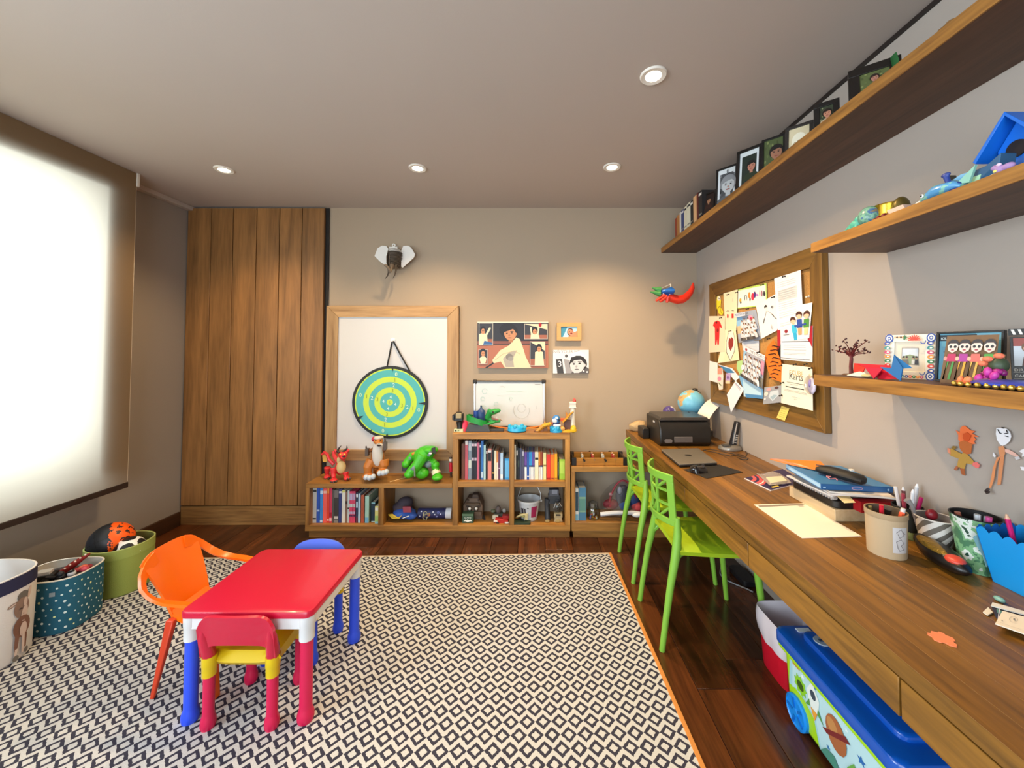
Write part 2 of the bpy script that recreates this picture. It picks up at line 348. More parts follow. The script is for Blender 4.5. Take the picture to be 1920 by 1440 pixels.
# downlights
lit = glow('lamp_glow', '#fff0d2', 9)
pos = [(-2.0, 2.455), (-.731, 2.432), (.523, 2.418), (.526, 1.602)]
lab = ['recessed ceiling downlight above the plank wardrobe', 'recessed ceiling downlight between the wardrobe side lamp and the corner lamp',
       'recessed ceiling downlight casting a warm pool over the small wall pictures', 'recessed ceiling downlight nearest the viewer, over the green chairs']
en = [26, 44, 58, 42]
for (x, y), l, e in zip(pos, lab, en):
    t = thing('ceiling_downlight', l, 'lamp', (x, y, ZC), 'ceiling downlights')
    b = B(); b.lathe([(.034, -.001), (.034, -.006), (.052, -.008), (.056, -.004), (.056, 0), (.034, 0), (.034, -.001)], P('#e6e0d6', .35), seg=28); obj('trim_ring', b, t)
    b = B(); b.lathe([(1e-7, -.003), (.034, -.0035)], lit, seg=24); obj('bulb', b, t)
    lamp('downlight_beam', 'SPOT', (x, y, ZC - .02), e, (1, .71, .39), (x, y, 0), spot_size=radians(124), spot_blend=.8, shadow_soft_size=.03)

# wardrobe
t = thing('wardrobe', 'full-height built-in wardrobe front of brown vertical planks', 'wardrobe', (-2.24, YB, 0))
b = B(t.location); b.box(-2.815, -1.662, 3.118, YB - .002, 0, 2.574, P('#120b07', .7)); obj('carcass', b, t)
xs = [-2.812, -2.617, -2.437, -2.245, -2.057, -1.872, -1.688]
for i in range(6): q = B(t.location); q.box(xs[i] + .003, xs[i + 1] - .003, 3.096, 3.118, .155, 2.566, WARD); obj('board', q, t, bev=.002)
b = B(t.location); b.box(-2.812, -1.664, 3.1, 3.118, 0, .149, wood('plinth_wood', '#5d3d20', '#98703f', 0, .5)); obj('plinth', b, t, bev=.002)
# framed white board hung above the low bookcase
t = thing('framed_whiteboard', 'large white board in a light oak frame beside the wardrobe', 'whiteboard', (-1.125, YB, .51))
b = B(t.location); b.box(-1.575, -.672, 3.107, 3.122, .59, 1.68, P('#cfcdcc', .35)); obj('panel', b, t)
fo, fi = (-1.662, -.586, .512, 1.764), (-1.566, -.68, .6, 1.672)
def rail(pts, m, x, y0=3.095, y1=3.13):
    q = B(t.location); q.prism([(a, y0, c) for a, c in pts], (0, y1 - y0, 0), m); obj('frame_rail', q, t, bev=.002)
X0, X1, Z0, Z1 = fo; x0, x1, z0, z1 = fi; g = .0015
rail([(X0, Z1), (X1, Z1), (x1, z1), (x0, z1)], FRM, 0); rail([(X0, Z0), (x0, z0), (x1, z0), (X1, Z0)], FRM, 0)
rail([(X0, Z0 + g), (X0, Z1 - g), (x0 - g, z1), (x0 - g, z0)], FRMZ, 2); rail([(X1, Z0 + g), (x1 + g, z0), (x1 + g, z1), (X1, Z1 - g)], FRMZ, 2)

# bookcases
def board(t, n, x0, x1, z0, z1, m, y0=2.88, y1=YB - .004): q = B(t.location); q.box(x0, x1, y0, y1, z0, z1, m); return obj(n, q, t, bev=.0018)
t = thing('bookcase', 'stepped oak bookcase, low part under the white board and tall part of four cubbies', 'bookcase', (-.69, 3.0, 0))
board(t, 'plinth', -1.659, .292, 0, .054, OAK, 2.892); board(t, 'base_board', -1.682, .296, .054, .097, OAK)
board(t, 'top_board', -1.682, -.586, .372, .404, OAK); board(t, 'top_board', -.586, .296, .735, .78, OAK)
board(t, 'side_panel', -1.682, -1.649, .097, .372, OAKZ); board(t, 'side_panel', .259, .296, .097, .735, OAKZ)
board(t, 'divider', -1.136, -1.098, .097, .372, OAKZ); board(t, 'divider', -.584, -.543, .097, .735, OAKZ); board(t, 'divider', -.16, -.124, .097, .735, OAKZ)
board(t, 'shelf_board', -.543, -.16, .378, .42, OAK); board(t, 'shelf_board', -.124, .259, .378, .42, OAK)
t = thing('bookcase', 'low single-cubby oak bookcase running behind the green chairs to the desk', 'bookcase', (.84, 3.0, 0))
board(t, 'plinth', .318, 1.368, 0, .05, OAK, 2.892); board(t, 'base_board', .305, 1.368, .054, .116, OAK); board(t, 'top_board', .305, 1.368, .491, .53, OAK)
board(t, 'side_panel', .305, .333, .116, .491, OAKZ); board(t, 'side_panel', 1.335, 1.368, .116, .491, OAKZ)

# wall shelves
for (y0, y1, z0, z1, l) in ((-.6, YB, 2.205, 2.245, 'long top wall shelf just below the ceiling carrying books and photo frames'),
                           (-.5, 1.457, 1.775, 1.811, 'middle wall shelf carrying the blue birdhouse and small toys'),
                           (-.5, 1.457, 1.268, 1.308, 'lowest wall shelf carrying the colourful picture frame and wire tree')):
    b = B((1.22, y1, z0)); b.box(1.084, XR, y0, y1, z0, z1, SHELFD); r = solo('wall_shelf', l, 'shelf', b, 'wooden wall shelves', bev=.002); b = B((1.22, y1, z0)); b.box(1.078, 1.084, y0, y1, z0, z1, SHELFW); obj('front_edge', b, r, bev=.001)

# desk
t = thing('desk', 'long wall-to-wall brown wooden desk with a row of drawers', 'desk', (1.07, 1.2, 0))
for i in range(9):
    w = .595 / 9; q = B(t.location); q.box(.775 + i * w, .775 + (i + 1) * w - .0004, -.6, YB, .715, .755, DESKM); obj('desktop_board', q, t, bev=.0006)
b = B(t.location); b.box(.79, XR, -.6, YB, .632, .713, P('#2a180b', .7)); obj('carcass', b, t)
ys = [3.126, 2.503, 1.943, 1.383, .823, .263, -.297]
for i in range(6): q = B(t.location); q.box(.776, .796, ys[i + 1] + .0025, ys[i] - .0025, .629, .7105, DESKM); obj('drawer_front', q, t, bev=.0015)

# rug
t = thing('rug', 'large flat-woven rug with navy and ivory diamonds and an orange binding', 'rug', (-.95, 1.4, 0), rz=radians(1.3))
b = B(); b.box(-1.53, 1.515, -1.2, 1.218, 0, .007, rug_mat()); obj('weave', b, t)
ORB = P('#c9823a', .7, bump=.2, bs=200)
for x0, x1, y0, y1 in ((1.515, 1.533, -1.2, 1.232), (-1.548, -1.53, -1.2, 1.232)): q = B(); q.box(x0, x1, y0, y1, 0, .009, ORB); obj('binding', q, t, bev=.002)
q = B(); q.box(-1.53, 1.515, 1.218, 1.232, 0, .0085, P('#c9b49a', .7)); obj('binding', q, t, bev=.002)

# ------------------------------------------------------------------ children's furniture
RED, BLUE, YEL, WHT = P('#c01036', .28, coat=.2), P('#2a4ee0', .32), P('#d8b60a', .32), P('#d6d4d4', .35)
PINK = P('#cc1448', .35)
def kleg(t, x, y, z1, m, r=.0225):
    q = B(t.location); q.lathe([(r * 1.2, .008), (r * 1.32, .02), (r * 1.3, .035), (r * 1.05, .052), (r, .06), (r, z1)], m, (x, y, 0), 16); obj('leg', q, t)
t = thing('kids_table', "child's plastic table with red top, white apron, red and blue legs", 'table', (-1.057, 1.676, .007))
tx0, tx1, ty0, ty1 = -1.314, -.818, 1.448, 1.905
b = B(t.location); b.slab(-1.066, 1.676, .2485, .2285, .03, .402, .426, RED, e=.008); obj('tabletop', b, t)
b = B(t.location)
for x0, x1, y0, y1 in ((tx0 + .02, tx1 - .02, ty0 + .008, ty0 + .02), (tx0 + .02, tx1 - .02, ty1 - .02, ty1 - .008), (tx0 + .008, tx0 + .02, ty0 + .02, ty1 - .02), (tx1 - .02, tx1 - .008, ty0 + .02, ty1 - .02)): b.box(x0, x1, y0, y1, .357, .404, WHT)
obj('apron', b, t, bev=.002)
for x, y, m in ((tx0 + .031, ty0 + .031, BLUE), (tx1 - .031, ty0 + .031, PINK), (tx1 - .031, ty1 - .031, BLUE), (tx0 + .031, ty1 - .031, PINK)):
    b = B(t.location); b.lathe([(.0265, .31), (.027, .36), (.0285, .363), (.029, .404)], WHT, (x, y, 0), 18); obj('corner_socket', b, t)
    kleg(t, x, y, .325, m)
def kchair(label, loc, rz, bm, lm, arch):
    t = thing('kids_chair', label, 'chair', loc, "little plastic chairs at the children's table", rz); O = (0, 0, 0)
    hw, hf, d = .118, .102, .098
    def q_(x, y, z): return (x * (hw + (hf - hw) * (y + d) / (2 * d)) / hw, y, z)
    b = B()
    b.grid(lambda u, v: q_((2 * u - 1) * (hw + .012), -d + 2 * d * v, .262 - .012 * sin(pi * v) * (1 - (2 * u - 1) ** 4) - .03 * max(0, 1 - v * 7) * (1 - abs(2 * u - 1) ** 6 * 1.4)), 12, 14, YEL, .03); obj('seat', b, t)
    for x, y in ((-hw, -d), (hw, -d), (-hf, d), (hf, d)):
        b = B(); b.lathe([(.0225, .19), (.0235, .225), (.025, .228), (.0245, .262)], YEL, (x, y, 0), 16); obj('seat_socket', b, t)
        q = B(); r = .0188; q.lathe([(r * 1.15, .0), (r * 1.35, .014), (r * 1.3, .03), (r * 1.05, .046), (r, .054), (r, .2)], lm, (x, y, 0), 14); obj('leg', q, t)
    b = B()
    def bk(u, v):
        x = (2 * u - 1) * .139; e = abs(2 * u - 1)
        zt = .428 - .05 * e ** 8 - arch * e ** 2.2; zb = .305 + .012 * (1 - e ** 2) - .045 * max(0, (e - .62) / .38) ** 2
        return (x, -d - .018 - .012 * (1 - e ** 2) - .02 * v, zb + (zt - zb) * v)
    b.grid(lambda u, v: bk(u, v), 24, 10, bm, .011)
    for x in (-hw, hw): b.tube([(x, -d, .255), (x * 1.02, -d - .006, .29), (x * 1.05, -d - .02, .34), (x * 1.05, -d - .028, .385)], [.022, .022, .018, .006], bm, 10)
    obj('backrest', b, t); return t
kchair("red-backed child's chair with a yellow seat, its back to the viewer", (-1.076, 1.55, .007), 0, RED, PINK, 0)
kchair("blue-backed child's chair with a yellow seat at the far end of the red table", (-1.075, 1.838, .007), pi, P('#5a78ea', .32), BLUE, .03)
# orange armchair
t = thing('kids_armchair', "orange moulded plastic child's armchair beside the red table", 'chair', (-1.36, 1.722, .007))
OR, ORD = P('#ee6c06', .3, coat=.1), P('#c83a18', .35)
b = B()
b.grid(lambda u, v: (-.155 + .31 * v, (2 * u - 1) * (.086 + .05 * min(1, v * 2)), .262 + .03 * max(0, 1 - v * 5) ** 2 - .012 * max(0, v * 6 - 5) ** 2), 12, 14, OR, .008); obj('seat', b, t)
b = B()
def orb(u, v):
    e = 2 * u - 1; w = .088 + .042 * v; y = e * w
    return (-.16 - .1 * v ** 1.2 + .025 * e * e * (1 - .3 * v), y, .265 + .272 * v - .03 * v ** 4 * e ** 4)
b.grid(orb, 12, 14, OR, .008); obj('backrest', b, t)
for s in (-1, 1):
    b = B(); pts = [(-.252, s * .07, .527), (-.246, s * .112, .508), (-.232, s * .148, .474), (-.205, s * .172, .434), (-.16, s * .182, .402), (-.1, s * .184, .382), (-.03, s * .182, .374), (.02, s * .176, .366), (.045, s * .168, .34), (.058, s * .16, .3)]
    def arm(u, v, pts=pts, s=s):
        k = min(u * (len(pts) - 1), len(pts) - 1.001); i = int(k); f = k - i; p = V(pts[i]).lerp(V(pts[i + 1]), f)
        w = .05 - .022 * min(1, u * 2.2); q = V((.3, -s * .2, -1)).lerp(V((0, -s, -.15)), min(1, max(0, u * 2.6 - .5))); q.normalize(); return p + q * w * (v - .1)
    b.grid(arm, 26, 4, OR, .011 * s); obj('armrest', b, t)
    b = B(); b.hexa([(.085, s * .152 - .016, 0), (.105, s * .152 - .016, 0), (.105, s * .152 + .016, 0), (.085, s * .152 + .016, 0), (.035, s * .15 - .02, .33), (.075, s * .15 - .02, .33), (.075, s * .15 + .024, .33), (.035, s * .15 + .024, .33)], OR); obj('leg', b, t, bev=.005)
    b = B(); b.hexa([(-.162, s * .155 - .006, 0), (-.146, s * .155 - .006, 0), (-.146, s * .155 + .006, 0), (-.162, s * .155 + .006, 0), (-.15, s * .1 - .013, .275), (-.118, s * .1 - .013, .275), (-.118, s * .1 + .013, .275), (-.15, s * .1 + .013, .275)], ORD); obj('leg', b, t, bev=.004)

# green desk chairs
GR = P('#7db23c', .38); GRS = P('#a0bd22', .4)  # one green plastic; the seat's limer copy carries the warm lamp light
def gchair(label, loc):
    t = thing('desk_chair', label, 'chair', loc, 'green desk chairs')
    b = B(); b.grid(lambda u, v: (-.17 + .4 * v, (2 * u - 1) * (.165 + .035 * sin(pi * min(1, v * 1.1) / 2)) , .452 - .012 * sin(pi * v) * (1 - (2 * u - 1) ** 2) - .02 * (abs(2 * u - 1) ** 6)), 12, 12, GRS, .022); obj('seat', b, t)
    b = B(); b.lathe([(.001, .4455), (.022, .4455), (.022, .447), (.001, .447)], P('#22300a', .6), (-.06, 0, 0), 16, .45, 1); obj('seat_slot', b, t)
    def sf(u, v):   # curved back surface
        y = (2 * u - 1) * (.152 - .006 * v); return V((-.154 - .062 * (1 - abs(2 * u - 1) ** 2) - .016 * v, y, .555 + .245 * v))
    b = B(); th = .012
    def patch(u0, u1, v0, v1, nu, nv): b.grid(lambda u, v: sf(u0 + (u1 - u0) * u, v0 + (v1 - v0) * v), nu, nv, GR, th)
    patch(0, 1, .85, 1, 20, 2); patch(0, 1, 0, .12, 20, 2); patch(0, .1, .11, .86, 3, 6); patch(.9, 1, .11, .86, 3, 6)
    obj('backrest_frame', b, t, bev=.003)
    def bar(p, q, w=.011):
        c = B(); pts = [sf(p[0] + (q[0] - p[0]) * i / 6, p[1] + (q[1] - p[1]) * i / 6) - V((-.006, 0, 0)) for i in range(7)]; c.tube(pts, w * .7, GR, 6); obj('backrest_bar', c, t)
    for p, q in (((.38, .1), (.35, .87)), ((.66, .1), (.62, .87)), ((.08, .64), (.92, .6)), ((.08, .36), (.92, .36)), ((.4, .36), (.62, .6)), ((.66, .36), (.92, .59)), ((.08, .36), (.3, .1)), ((.38, .36), (.5, .1)), ((.12, .86), (.35, .63))): bar(p, q)
    for s in (-1, 1):
        b = B(); b.tube([(-.245, s * .18, 0), (-.225, s * .178, .14), (-.198, s * .172, .3), (-.176, s * .165, .4), (-.164, s * .158, .46), (-.156, s * .152, .52), (-.156, s * .15, .6)], [.0135, .0145, .017, .02, .021, .019, .013], GR, 12); obj('leg', b, t)
        b = B(); b.tube([(.245, s * .19, 0), (.225, s * .182, .2), (.2, s * .172, .435)], [.0125, .0145, .0175], GR, 12); obj('leg', b, t)
        b = B(); b.tube([(-.168, s * .16, .405), (-.15, s * .15, .425), (-.11, s * .14, .435)], [.016, .014, .01], GR, 8); obj('seat_bracket', b, t)
    return t
c2 = gchair('green plastic desk chair nearest the viewer, its open lattice back to the room', (.858, 2.0, 0))
dup(c2, (.862, 2.516, 0), 'green plastic desk chair farther off, partly behind the nearer green chair')
# ------------------------------------------------------------------ storage baskets by the window
def basket(name, label, c, rx, ry, h, n, mo, mi_, band=None, rim=None, taper=.96, rz=0):
    t = thing(name, label, 'basket', c, 'fabric storage baskets under the blind', rz)
    b = B(); b.lathe([(1e-7, .002), (taper * .97, .002), (taper, .012), (1, h * .7), (1, h)], mo, seg=48, sx=rx, sy=ry, n=n, cap=False)
    b.lathe([(1, h), (.965, h), (.96, h * .5), (taper * .95, .02), (1e-7, .02)], mi_, seg=48, sx=rx, sy=ry, n=n, cap=False); bd = obj('body', b, t)
    if band: b = B(); b.lathe([(1.001, h - band[0]), (1.008, h - band[0]), (1.008, h - band[1]), (1.001, h - band[1])], band[2], seg=48, sx=rx, sy=ry, n=n, cap=False); obj('band', b, bd)
    if rim: b = B(); b.tube([(rx * (abs(cos(a)) ** n + abs(sin(a)) ** n) ** (-1 / n) * cos(a) * .985, ry * (abs(cos(a)) ** n + abs(sin(a)) ** n) ** (-1 / n) * sin(a) * .985, h) for a in [2 * pi * i / 48 for i in range(48)]], .004, rim, 6, True); obj('rim_piping', b, bd)
    def on(a, z, off=.0015):     # a point of the outer wall
        k = (abs(cos(a)) ** n + abs(sin(a)) ** n) ** (-1 / n); f = taper + (1 - taper) * min(1, max(0, (z - .012) / (h * .7)))
        return V((rx * f * cos(a) * k, ry * f * sin(a) * k, z)) + V((cos(a), sin(a), 0)) * off
    return bd, on
FAB = P('#8f9a46', .9, bump=.3, bs=300); CREAM = P('#d8d3c6', .9, bump=.2, bs=300)
# white basket with a brown foal
t, on = basket('storage_basket', 'tall white fabric basket with a brown foal print and navy top band', (-2.5, 1.725, .007), .205, .152, .385, 2.6, P('#dedbd8', .9, bump=.2, bs=200), P('#e4e1de', .9), (.062, .004, P('#252647', .85)))
b = B(); kk = [0]
def blob(pts, m, a0=radians(12), wd=1.0):
    kk[0] += 1; b.add([on(a0 + x * 4.4, z, .0015 + .0004 * kk[0]) for x, z in pts], [tuple(range(len(pts)))], m)
def oval(x, z, rx, rz_, m, a=0): blob([(x + rx * cos(q) * cos(a) - rz_ * sin(q) * sin(a), z + rx * cos(q) * sin(a) + rz_ * sin(q) * cos(a)) for q in [2 * pi * i / 16 for i in range(16)]], m)
TA, DB, LT, GY = P('#8d7466', .9), P('#7a5545', .9), P('#cdb7ab', .9), P('#6b655f', .9)
oval(.0, .285, .03, .022, GY); oval(-.052, .262, .026, .008, TA, .2); oval(-.052, .262, .018, .004, LT, .2); oval(.035, .29, .009, .026, LT, -.3)
oval(-.005, .235, .04, .045, TA, .15); oval(.012, .255, .011, .02, LT); oval(.01, .205, .017, .035, LT, -.15); oval(-.012, .232, .008, .004, '#4a3c36'); oval(.004, .205, .002, .004, '#5c4a42')
oval(.0, .15, .046, .048, DB, .3); oval(.008, .135, .02, .032, LT); blob([(-.035, .13), (-.012, .11), (-.018, .06), (-.032, .045), (-.036, .07)], DB); blob([(.012, .12), (.03, .11), (.028, .05), (.014, .05)], DB)
blob([(.0, .12), (.016, .12), (.018, .03), (.004, .03)], LT); blob([(-.032, .06), (-.018, .06), (-.022, .03), (-.035, .03)], LT); oval(-.026, .02, .016, .013, GY); oval(.028, .035, .012, .013, GY)
obj('foal_print', b, t)
b = B((-2.49, 1.72, .03)); b.tube([(-2.49, 1.70, .03), (-2.49, 1.70, .29)], .035, '#b8b2aa', 10); b.tube([(-2.49, 1.70, .29), (-2.49, 1.7, .31)], .018, '#d01c28', 12); b.tube([(-2.49, 1.7, .31), (-2.49, 1.7, .34)], .015, '#f08a5a', 10)
solo('toy_rocket', 'toy with red and orange tip inside the white basket', 'toy', b)
# teal basket with dots
t, on = basket('storage_basket', 'teal fabric basket with white polka dots, full of small toys', (-2.428, 2.0, .007), .148, .118, .262, 3.2, P('#1c5a70', .9, bump=.25, bs=300), CREAM, None, CREAM, .985, radians(8))
b = B()
for i in range(-14, 15):
    for j in range(7):
        a0, z = -.6 + i * .2 + (j % 2) * .1 + .02 * sin(i * 5 + j), .03 + j * .033 + .006 * sin(i * 3 + j * 2)
        if abs(a0 + .5) < 1.9: r = .0042 + .0012 * ((i * 7 + j * 3) % 3); b.add([on(a0 + r * 5.5 * cos(q), z + r * .9 * sin(q)) for q in [2 * pi * k / 10 for k in range(10)]], [tuple(range(10))], P('#cfe0dc' if (i + j) % 7 else '#d6e0a4', .9))
obj('dot_print', b, t, kind='stuff')
b = B(); b.add([on(a, z, .002) for a, z in ((-1.15, .19), (-1.02, .19), (-1.02, .21), (-1.15, .21))], [(0, 1, 2, 3)], '#8f9ba0'); obj('maker_tag', b, t)
def solid(name, label, cat, fill, o, group=None, **k): b = B(o); fill(b); return solo(name, label, cat, b, group, **k)
def f(b):
    b.tube([(-2.452, 2.005, 0.228), (-2.402, 2.045, 0.278), (-2.352, 2.065, 0.316)], [.018, .016, .006], P('#8e2420', .35), 10)
    for i in range(7): b.ell(V((-2.444, 1.990, 0.244)).lerp(V((-2.354, 2.048, 0.321)), i / 6), .0048, '#f0d8c8', seg=8, rings=5)
solid('toy_snake', 'dark red rubber toy with a row of pale studs leaning in the teal basket', 'toy', f, (-2.412, 2.035, 0.228))
def f(b):
    b.cb((-2.442, 1.940, 0.263), (.1, .05, .035), P('#15161b', .3), Matrix.Rotation(.5, 3, 'Z')); b.cb((-2.437, 1.945, 0.286), (.05, .04, .02), P('#c9ccd2', .3), Matrix.Rotation(.5, 3, 'Z'))
    for x, y in ((-.04, -.035), (.035, -.015), (-.045, .012), (.03, .04)): b.lathe([(.016, -.008), (.016, .008)], '#0d0d10', (-2.442 + x, 1.94 + y, .254), 14, R=Matrix.Rotation(pi / 2, 3, 'X'))
solid('toy_car', 'black toy car lying on top of the toys in the teal basket', 'toy', f, (-2.442, 1.940, 0.248), bev=.003)
def f(b):
    b.ell((-2.367, 1.955, 0.260), (.022, .02, .02), P('#15161d', .3)); b.ell((-2.357, 1.945, 0.280), .013, '#20222a'); b.ell((-2.337, 1.975, 0.266), .016, '#d9d9dd')
    b.tube([(-2.382, 1.945, 0.263), (-2.402, 1.920, 0.278)], .007, '#15161d'); b.tube([(-2.352, 1.965, 0.268), (-2.322, 1.970, 0.283)], .006, '#15161d')
solid('toy_robot', 'black and silver toy robot in the teal basket', 'toy', f, (-2.367, 1.955, 0.248))
def f(b):
    for i, c in enumerate(('#a8323a', '#d46a52', '#8c2634', '#c9485a')): b.ell((-2.37 + .011 * i, 2.03 + .014 * (i % 3), .25 + .006 * (i % 2)), (.02, .016, .014), P(c, .4), Matrix.Rotation(i, 3, 'Z'))
solid('toy_figure', 'small crimson toy by the far rim of the teal basket', 'toy', f, (-2.322, 2.025, 0.238))
b = B((-2.432, 2.000, 0.148)); b.lathe([(1e-7, .1), (.95, .1), (.95, .238), (.5, .247), (1e-7, .24)], P('#3a3230', .8, bump=1, bs=40), (-2.428, 2.0, .0), 32, .13, .1, n=3); solo('toy_heap', 'dark jumble of small toys filling the teal basket', 'toys', b, kind='stuff')
# green basket with balls
t, on = basket('storage_basket', 'olive green fabric basket holding two balls', (-2.425, 2.29, .007), .145, .135, .262, 2.3, FAB, P('#7d8540', .9), (.05, .0, P('#98a350', .9, bump=.3, bs=200)), P('#a3ad62', .9))
def ball(name, label, c, r, colf, R):
    import bmesh
    bm = bmesh.new(); bmesh.ops.create_icosphere(bm, subdivisions=5, radius=r); bm.faces.ensure_lookup_table()
    b = B(c); vs = [V(c) + v.co for v in bm.verts]; g = {}
    for fc in bm.faces: g.setdefault(colf(R @ fc.calc_center_median() / r), []).append(tuple(v.index for v in fc.verts))
    k = 0; first = True
    for m, fs in g.items():
        if first: b.add(vs, fs, m); first = False
        else:
            i = b.mi(m); b.f += [list(f_) for f_ in fs]; b.m += [i] * len(fs)
    bm.free(); return solo(name, label, 'ball', b, sm=180)
from mathutils import noise
OB, BK = P('#ff6212', .4), P('#1d2027', .45)
SE = P('#0c0e12', .6)
def cf(p):
    if p.x - .25 * p.z > .05: return BK if noise.noise(p * 4.2 + V((3, 1, 7))) > .2 and noise.noise(p * 11) > -.2 else OB
    a = math.atan2(p.y, p.z); return SE if abs(sin(a * 2.5)) < .05 or abs(p.x + .42) < .018 else BK
ball('ball', 'football half black and half orange with dark splotches, topmost in the green basket', (-2.475, 2.285, .275), .102, cf, Matrix.Rotation(radians(-38), 3, 'Z') @ Matrix.Rotation(radians(20), 3, 'Y'))
g_ = (1 + 5 ** .5) / 2; IC = [V(p).normalized() for p in [(0, a, b_ * g_) for a in (1, -1) for b_ in (1, -1)] + [(a, b_ * g_, 0) for a in (1, -1) for b_ in (1, -1)] + [(a * g_, 0, b_) for a in (1, -1) for b_ in (1, -1)]]
WB, KB = P('#e9e9e6', .4), P('#101114', .4)
ball('ball', 'black and white football tucked under the orange one in the green basket', (-2.352, 2.272, .232), .072, lambda p: KB if max(p.dot(q) for q in IC) > .9 else WB, Matrix.Rotation(.5, 3, 'X'))

# ------------------------------------------------------------------ on the back wall
# magnetic dartboard
t = thing('dartboard', 'round teal and lime dartboard hanging from a black strap on the framed white board', 'dartboard', (-1.135, 3.1, .98))
RT = Matrix.Rotation(pi / 2, 3, 'X'); tilt = radians(-12)
b = B(t.location); b.lathe([(1e-7, 0), (1.0, 0), (1.0, .008), (.96, .01), (1e-7, .01)], P('#23272b', .7), (-1.135, 3.1, .982), 56, .307, .292, RT); obj('backing', b, t)
b = B(t.location); zz = 3.0895
def disc(r, m, k, wob=0): b.add([(-1.135 + r * .284 * cos(a) * (1 + wob * sin(3 * a + 1)), zz - .0006 * k, .982 + r * .27 * sin(a) * (1 + wob * sin(3 * a + 1))) for a in [-2 * pi * i / 56 for i in range(56)]], [tuple(range(56))], m)
TE, LI = P('#4fb0b0', .6), P('#c2dc45', .6)
for k, (r, m) in enumerate(((1, LI), (.965, TE), (.76, LI), (.6, TE), (.44, LI), (.28, TE), (.09, LI))): disc(r, m, k)
KN = P('#23272b', .7)
for a, L, w in ((86, .09, .035), (56, .05, .02), (128, .05, .02), (-2, .2, .05), (-62, .04, .02), (-94, .09, .05), (-122, .08, .03), (-152, .16, .06), (140, .04, .02)):
    a = radians(a); q = [(1.03, a - w), (1.0 - L, a), (1.03, a + w)]
    b.prism([(-1.135 + r * .286 * cos(h), zz - .0052, .982 + r * .272 * sin(h)) for r, h in q], (0, .0003, 0), KN)
tf = obj('target_face', b, t)
b = B(t.location)
for ring, d, m in ((.86, '0', '#d8efc0'), (.68, '1', '#8f9f38'), (.52, '2', '#d8efe8'), (.36, '3', '#8f9f38'), (.175, '4', '#d8efe8')):
    for a in (78, -15, 258, 165):
        h = radians(a); c, s_ = cos(h - pi / 2), sin(h - pi / 2)
        b.text(d, .044 if ring > .2 else .036, (-1.135 + ring * .284 * cos(h) - .012, zz - .0046, .982 + ring * .27 * sin(h) - .016), (1, 0, 0), (0, 0, 1), m)
b.text('5', .036, (-1.147, zz - .0046, .966), (1, 0, 0), (0, 0, 1), '#8f9f38'); obj('numerals', b, tf, kind='stuff')
b = B(t.location); b.tube([(-1.163, 3.092, 1.268), (-1.143, 3.096, 1.38), (-1.126, 3.098, 1.474), (-1.116, 3.098, 1.474), (-1.06, 3.096, 1.37), (-.978, 3.092, 1.232)], .006, P('#17181a', .7), 6); obj('strap', b, t)
b = B(t.location); b.lathe([(1e-7, 0), (.018, 0), (.018, .006), (1e-7, .006)], P('#f0eef2', .3), (-1.121, 3.107, 1.486), 16, R=RT); b.tube([(-1.121, 3.1, 1.48), (-1.121, 3.085, 1.472), (-1.121, 3.083, 1.482)], .003, '#f0eef2'); obj('hook', b, t)
# slatted elephant head
t = thing('elephant_head', 'white slatted elephant head trophy with big ears mounted high on the wall', 'wall trophy', (-1.115, YB, 2.15))
EL = P('#e8e5e0', .55); EB = P('#6e6154', .6)
def Q(u, v, y=3.05): return RY(u, v, y)
for pts, y in (([(702, 480), (708, 465), (716, 460.5), (724, 461), (728, 466), (728, 495), (721, 496.5), (712, 490)], 3.07), ([(752, 470), (756, 461), (765, 460.5), (771, 464), (778.5, 477), (776, 483), (764, 494), (755, 502), (752, 500)], 3.07)):
    b = B(t.location); b.prism([Q(u, v, y) for u, v in pts], (0, .006, 0), EL); obj('ear', b, t, bev=.0015)
b = B(t.location); b.lathe([(.006, 0), (.015, 0), (.015, .004), (.006, .004), (.006, 0)], EL, Q(738.5, 460, 3.115), 16, R=RT); b.cb(Q(738.5, 467, 3.11), (.07, .035, .03), EL); obj('hanger', b, t)
for i in range(16):
    k = i / 15; z = Q(738, 468 + 34 * k).z; w = .06 - .03 * max(0, k - .55) * 1.6 - .018 * max(0, .15 - k) * 6; q = B(t.location); cx = Q(739 + 1.2 * sin(k * 5), 480).x
    y1 = 3.118 - .03 * max(0, k - .6); q.prism([(cx + w * cos(a), y1 - (.08 + .05 * sin(pi * (.25 + .6 * k))) * max(0, sin(a)) ** .7, z) for a in [pi * j / 12 for j in range(13)]], (0, 0, .0032), EL if i < 3 else EB); obj('slat', q, t)
b = B(t.location); b.prism([(Q(735, 0).x, y, z) for y, z in ((3.12, 2.21), (3.02, 2.2), (2.985, 2.14), (2.99, 2.09), (3.02, 2.06), (3.12, 2.07))], (.005, 0, 0), EB)
b.prism([(Q(739.5, 0).x, y, z) for y, z in ((3.12, 2.21), (3.03, 2.2), (2.99, 2.14), (2.99, 2.06), (3.12, 2.07))], (.005, 0, 0), EB); obj('spine_plate', b, t)
b = B(t.location); b.tube([Q(735, 497, 3.0), Q(733, 505, 2.97), Q(731.5, 510, 2.95), Q(727, 501, 2.93), Q(721, 496, 2.92)], [.016, .014, .012, .01, .009], EB, 8); obj('trunk', b, t)
for pts in (([742.5, 497], [742.5, 507], [740, 516], [736.5, 522]), ([728, 503], [728.5, 511], [726, 518], [722, 522.5])):
    b = B(t.location); b.tube([Q(u, v, 2.99) for u, v in pts], [.007, .007, .005, .002], P('#4a3d30', .6), 8); obj('tusk', b, t)
